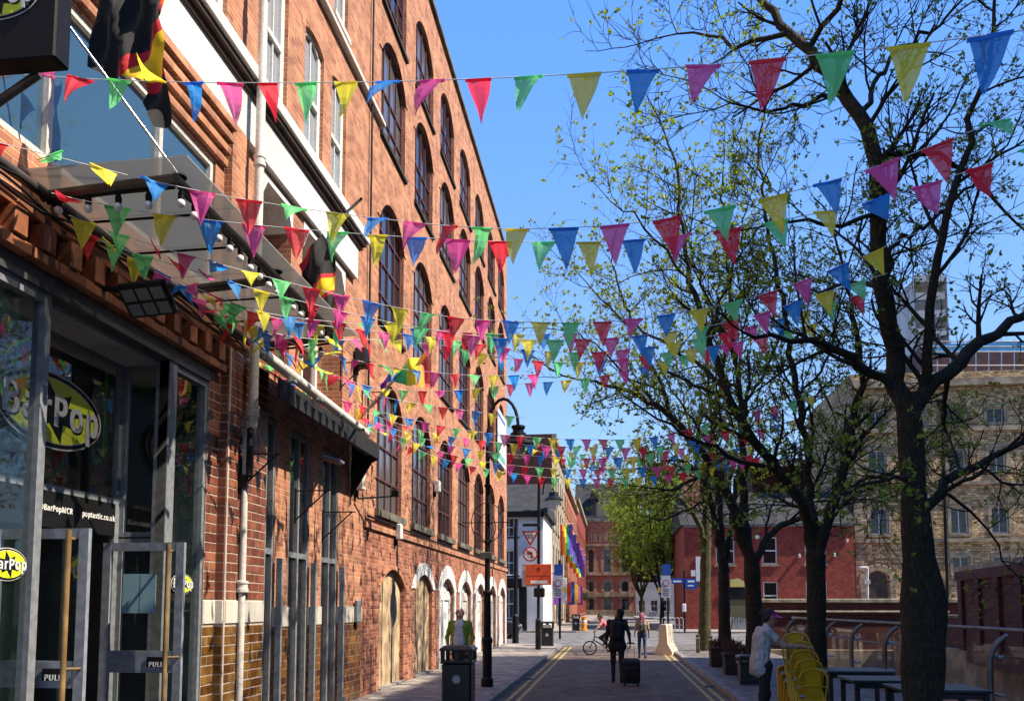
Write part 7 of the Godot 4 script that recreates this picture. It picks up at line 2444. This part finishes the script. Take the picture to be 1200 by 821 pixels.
func people() -> void:
	var skin := Color(0.50, 0.29, 0.20)
	var blk := Color(0.010, 0.010, 0.012)
	# bald man in an open hi-vis jacket, behind the near bin
	var hv := Color(0.22, 0.36, 0.03)
	person("bald person in green hi-vis jacket and white shirt behind the bin", Vector3(-2.98, 0.1, -16.6), PI, 0.955, {"look": Vector3(0.15, -0.45, -1), "el": Vector3(-0.27, 1.12, 0.0), "wl": Vector3(-0.22, 0.90, -0.10), "er": Vector3(0.27, 1.12, 0.0), "wr": Vector3(0.22, 0.90, -0.10)},
		{"skin": skin, "top": hv, "sleeve": hv, "mid": hv, "arm": hv, "leg": Color(0.02, 0.02, 0.025), "shoe": blk, "hair": skin}, 0.016,
		[[Vector3(-0.035, 1.02, -0.055), Vector3(-0.04, 1.36, -0.045), 0.085, 0.075, Color(0.72, 0.73, 0.78)], [Vector3(0.035, 1.02, -0.055), Vector3(0.04, 1.36, -0.045), 0.085, 0.075, Color(0.72, 0.73, 0.78)], [Vector3(0, 1.42, -0.05), Vector3(0, 1.40, -0.055), 0.055, 0.05, Color(0.72, 0.73, 0.78)]], true)
	# person in black with the suitcase, walking away
	person("person in black walking away and pulling a suitcase", Vector3(0.10, 0.0, -20.2), 0.0, 1.0, {"look": Vector3(-0.8, 0, -0.6), "head": Vector3(0.05, 1.61, -0.02), "wr": Vector3(0.29, 0.93, 0.32), "er": Vector3(0.27, 1.14, 0.12), "kl": Vector3(-0.10, 0.52, -0.10), "al": Vector3(-0.10, 0.09, -0.12), "tl": Vector3(-0.11, 0.04, -0.28), "kr": Vector3(0.09, 0.50, 0.05), "ar": Vector3(0.09, 0.12, 0.22), "tr": Vector3(0.09, 0.04, 0.08)},
		{"skin": skin, "top": blk, "sleeve": blk, "mid": blk, "arm": blk, "leg": blk, "shoe": blk, "hair": Color(0.008, 0.006, 0.006), "hand_r": Vector3(0, -0.9, 0.3), "hair_bones": [[Vector3(0, -0.04, -0.06), Vector3(0.03, -0.20, -0.08), 0.07, 0.05]]}, 0.016,
		[[Vector3(-0.06, 1.10, 0.12), Vector3(-0.06, 1.36, 0.12), 0.11, 0.10, Color(0.008, 0.010, 0.022)], [Vector3(0.04, 1.10, 0.12), Vector3(0.04, 1.34, 0.12), 0.10, 0.09, Color(0.008, 0.010, 0.022)], [Vector3(-0.1, 0.85, 0.0), Vector3(0.1, 0.85, 0.0), 0.12, 0.12, blk]])
	# woman walking away in the sun with a small rucksack
	person("person with pink hair, olive rucksack and jeans walking away", Vector3(0.98, 0.004, -29.4), 0.12, 0.89, {"kl": Vector3(-0.09, 0.52, -0.12), "al": Vector3(-0.09, 0.09, -0.10), "tl": Vector3(-0.10, 0.04, -0.26), "kr": Vector3(0.09, 0.50, 0.04), "ar": Vector3(0.09, 0.12, 0.20), "tr": Vector3(0.09, 0.04, 0.07), "el": Vector3(-0.25, 1.14, 0.04), "er": Vector3(0.25, 1.13, 0.05), "wl": Vector3(-0.27, 0.92, -0.06), "wr": Vector3(0.26, 0.90, 0.0)},
		{"skin": skin, "top": Color(0.42, 0.30, 0.22), "sleeve": Color(0.42, 0.30, 0.22), "leg": Color(0.025, 0.05, 0.13), "shoe": Color(0.04, 0.03, 0.03), "hair": Color(0.34, 0.12, 0.17), "hair_bones": [[Vector3(-0.03, -0.02, -0.05), Vector3(-0.04, -0.26, -0.07), 0.08, 0.05], [Vector3(0.04, -0.02, -0.05), Vector3(0.06, -0.24, -0.06), 0.075, 0.045]]}, 0.018,
		[[Vector3(-0.05, 1.08, 0.13), Vector3(-0.05, 1.26, 0.13), 0.085, 0.08, Color(0.05, 0.055, 0.03)], [Vector3(0.05, 1.08, 0.13), Vector3(0.05, 1.26, 0.13), 0.085, 0.08, Color(0.05, 0.055, 0.03)]])
	# woman in white T-shirt and pink visor at the chairs, facing the canal
	var gw := Color(0.46, 0.45, 0.45)
	var w := person("person in white T-shirt and pink visor lifting yellow chairs", Vector3(2.02, 0.1, -11.9), -PI / 2 + 0.15, 0.96, {"pelvis": Vector3(0, 0.96, 0.06), "chest": Vector3(0, 1.32, 0.02), "neck": Vector3(0, 1.46, -0.045), "head": Vector3(0, 1.60, -0.095), "look": Vector3(0.05, -0.35, -1), "sl": Vector3(-0.17, 1.41, 0.0), "sr": Vector3(0.17, 1.41, 0.0),
		"er": Vector3(0.22, 1.21, -0.22), "wr": Vector3(0.20, 1.20, -0.49), "el": Vector3(-0.21, 1.20, -0.18), "wl": Vector3(-0.14, 1.19, -0.43), "kl": Vector3(-0.10, 0.52, -0.05), "kr": Vector3(0.10, 0.52, 0.06), "ar": Vector3(0.10, 0.09, 0.10), "tr": Vector3(0.11, 0.04, -0.06)},
		{"skin": Color(0.46, 0.26, 0.18), "top": gw, "sleeve": gw, "mid": Color(0.46, 0.26, 0.18), "leg": Color(0.012, 0.012, 0.014), "shoe": Color(0.02, 0.02, 0.02), "hair": Color(0.03, 0.018, 0.014), "palm_l": Vector3(0, -1, 0), "palm_r": Vector3(0, -1, 0), "hair_bones": [[Vector3(0, 0.03, -0.09), Vector3(0, 0.02, -0.12), 0.05, 0.045]]}, 0.013,
		[[Vector3(-0.06, 0.88, 0.07), Vector3(-0.06, 1.0, 0.07), 0.118, 0.11, gw], [Vector3(0.06, 0.88, 0.07), Vector3(0.06, 1.0, 0.07), 0.118, 0.11, gw]])
	var hv2 := MB.new()   # visor
	var hd := Vector3(0, 1.60, -0.095)
	for i in 14:
		var a0 := PI * (i / 14.0) + PI
		var a1 := PI * ((i + 1) / 14.0) + PI
		for q in [[0.095, 0.03, 0.095, 0.085], [0.095, 0.035, 0.19, 0.0]]:
			var A := hd + Vector3(cos(a0) * q[0], q[1], sin(a0) * q[0]); var Bq := hd + Vector3(cos(a1) * q[0], q[1], sin(a1) * q[0])
			var k0: float = q[2] if q[2] < 0.1 else lerpf(0.1, 0.19, absf(sin(a0)))
			var k1: float = q[2] if q[2] < 0.1 else lerpf(0.1, 0.19, absf(sin(a1)))
			var Cq := hd + Vector3(cos(a1) * k1, q[3], sin(a1) * k1); var D := hd + Vector3(cos(a0) * k0, q[3], sin(a0) * k0)
			hv2.quad(A, Bq, Cq, D, (Vector3(cos(a0), 0, sin(a0)) if q[2] < 0.1 else Vector3.UP))
	var vo := MeshInstance3D.new(); vo.mesh = hv2.mesh(); vo.material_override = mat("visor_pink", Color(0.55, 0.02, 0.20), 0.5); vo.name = "visor"; w.add_child(vo)
	# cyclist on a small bicycle, riding to the left
	var bz := -31.3
	var bx := pxx(690.8, bz)
	var bk := thing("bicycle", "small dark bicycle ridden across the road", "bicycle", Vector3(bx + 0.45, 0.004, bz))
	var wc := [Vector3(bx, 0.26, bz), Vector3(bx + 0.94, 0.26, bz)]
	for c in wc:
		var m := MB.new()
		var ring := []
		for i in 33: ring.append(c + Vector3(0.235 * cos(TAU * i / 32), 0.235 * sin(TAU * i / 32), 0))
		m.tube(ring, 0.025, 8, false)
		var wh := put(m, "wheel", M.bin_black, bk)
		m = MB.new()
		for i in 14: m.tube([c, c + Vector3(0.22 * cos(TAU * i / 14), 0.22 * sin(TAU * i / 14), 0)], 0.003, 3, false)
		m.lathe(c - Vector3(0, 0, 0.04), [Vector2(0, 0), Vector2(0.03, 0), Vector2(0.03, 0.08), Vector2(0, 0.08)], 10, Basis(Vector3.RIGHT, PI / 2))
		put(m, "spokes", M.steel, wh)
	var hdt := Vector3(bx + 0.18, 0.66, bz); var hdb := Vector3(bx + 0.14, 0.55, bz); var bb := Vector3(bx + 0.56, 0.29, bz); var st := Vector3(bx + 0.62, 0.60, bz)
	var m := MB.new()
	for q in [[hdt, hdb], [hdb, bb], [hdt, st], [bb, st], [bb, wc[1]], [st, wc[1]]]:
		m.tube(q, 0.02, 8)
	put(m, "frame", mat("bike_dark", Color(0.05, 0.02, 0.02), 0.4), bk)
	m = MB.new(); m.tube([hdb, hdb + Vector3(-0.03, -0.06, 0.05), wc[0] + Vector3(0, 0, 0.05)], 0.016, 6); m.tube([hdb + Vector3(-0.03, -0.06, -0.05), wc[0] + Vector3(0, 0, -0.05)], 0.016, 6); put(m, "fork", M.bike_dark, bk)
	m = MB.new(); m.tube([hdt, hdt + Vector3(0.0, 0.10, 0)], 0.018, 8); m.tube([hdt + Vector3(0.08, 0.26, -0.33), hdt + Vector3(0.02, 0.27, -0.22), hdt + Vector3(-0.02, 0.10, -0.05), hdt + Vector3(-0.02, 0.10, 0.05), hdt + Vector3(0.02, 0.27, 0.22), hdt + Vector3(0.08, 0.26, 0.33)], 0.013, 8); put(m, "handlebar", M.bin_black, bk)
	m = MB.new(); m.cbox(st + Vector3(0.03, 0.06, 0), Vector3(0.26, 0.05, 0.12), 0.02); put(m, "saddle", M.bin_black, bk)
	m = MB.new(); m.tube([bb + Vector3(-0.09, -0.12, 0.07), bb + Vector3(0, 0, 0.06), bb + Vector3(0, 0, -0.06), bb + Vector3(0.09, 0.12, -0.07)], 0.012, 6); m.cbox(bb + Vector3(-0.09, -0.13, 0.12), Vector3(0.1, 0.02, 0.09), 0.005); m.cbox(bb + Vector3(0.09, 0.13, -0.12), Vector3(0.1, 0.02, 0.09), 0.005); put(m, "crank", M.steel, bk)
	# rider in bicycle space: faces -z in person space, turned to face -x; person x+ is then away from the lens
	var ox := bx + 0.62
	person("person in pink shirt and dark trousers riding a small bicycle", Vector3(ox, 0.004, bz), PI / 2, 0.93, {"pelvis": Vector3(0, 0.92, 0.12), "chest": Vector3(0, 1.20, -0.10), "neck": Vector3(0, 1.34, -0.20), "head": Vector3(0, 1.47, -0.27), "look": Vector3(0.0, -0.2, -1),
		"sl": Vector3(-0.18, 1.27, -0.17), "sr": Vector3(0.18, 1.27, -0.17), "el": Vector3(-0.27, 1.08, -0.33), "wl": Vector3(-0.31, 0.98, -0.42), "er": Vector3(0.27, 1.08, -0.33), "wr": Vector3(0.31, 0.98, -0.42),
		"hl": Vector3(-0.09, 0.90, 0.10), "kl": Vector3(-0.12, 0.52, -0.08), "al": Vector3(-0.12, 0.22, 0.16), "tl": Vector3(-0.12, 0.17, 0.02), "hr": Vector3(0.09, 0.90, 0.10), "kr": Vector3(0.12, 0.66, -0.26), "ar": Vector3(0.12, 0.46, -0.02), "tr": Vector3(0.12, 0.42, -0.15)},
		{"skin": Color(0.42, 0.24, 0.16), "top": Color(0.72, 0.16, 0.22), "sleeve": Color(0.78, 0.24, 0.28), "leg": Color(0.035, 0.008, 0.012), "shoe": Color(0.01, 0.01, 0.01), "hair": Color(0.02, 0.012, 0.01)}, 0.018,
		[[Vector3(-0.10, 1.06, 0.02), Vector3(-0.10, 1.10, -0.02), 0.10, 0.10, Color(0.70, 0.35, 0.40)]])

func more() -> void:
	M["steel_dark"] = grain("steel_dark_", Color(0.16, 0.14, 0.12), 0.4, 0.35, 0.3, 0.1, 0.6)
	M["coping"] = grain("coping_", Color(0.46, 0.42, 0.30), 0.85, 0.35, 0.5, 0.3)
	M["white_render"] = grain("white_render_", Color(0.66, 0.65, 0.66), 0.8, 0.2, 1.2, 0.2)
	M["pale_render"] = grain("pale_render_", Color(0.40, 0.40, 0.40), 0.85, 0.2, 1.2, 0.2)
	M["cream_front"] = grain("cream_front_", Color(0.50, 0.42, 0.32), 0.85, 0.35, 1.2, 0.3)
	M["pink_brick"] = brick("pink_brick_", T.brick, Vector2(2.7, 1.8), 0.85, 0.4, Color(0.95, 0.85, 0.85))
	M["gothic_brick"] = brick("gothic_brick_", T.brick, Vector2(2.7, 1.8), 0.85, 0.4, Color(0.95, 0.80, 0.78))
	M["dark_red"] = mat("dark_red_", Color(0.18, 0.01, 0.005), 0.5)
	M["steel_post"] = grain("steel_post_", Color(0.30, 0.27, 0.245), 0.5, 0.3, 0.4, 0.0, 0.7)
	glass("rail_glass", Color(0.10, 0.12, 0.12), 0.10)
	M.rail_glass.metallic_specular = 0.25
	M["table_black"] = grain("table_black_", Color(0.012, 0.013, 0.016), 0.35, 0.2, 0.4, 0.0)
	M["chair_yellow"] = grain("chair_yellow_", Color(0.78, 0.42, 0.01), 0.35, 0.15, 0.4, 0.0)
	M["suitcase_black"] = grain("suitcase_black_", Color(0.008, 0.008, 0.009), 0.7, 0.2, 0.2, 0.1)
	left_fittings()
	print("right"); right_side()
	far_street()
	print("furniture"); furniture()
	print("people"); people()
	print("trees"); trees()
	print("bunting"); bunting()
	print("done")
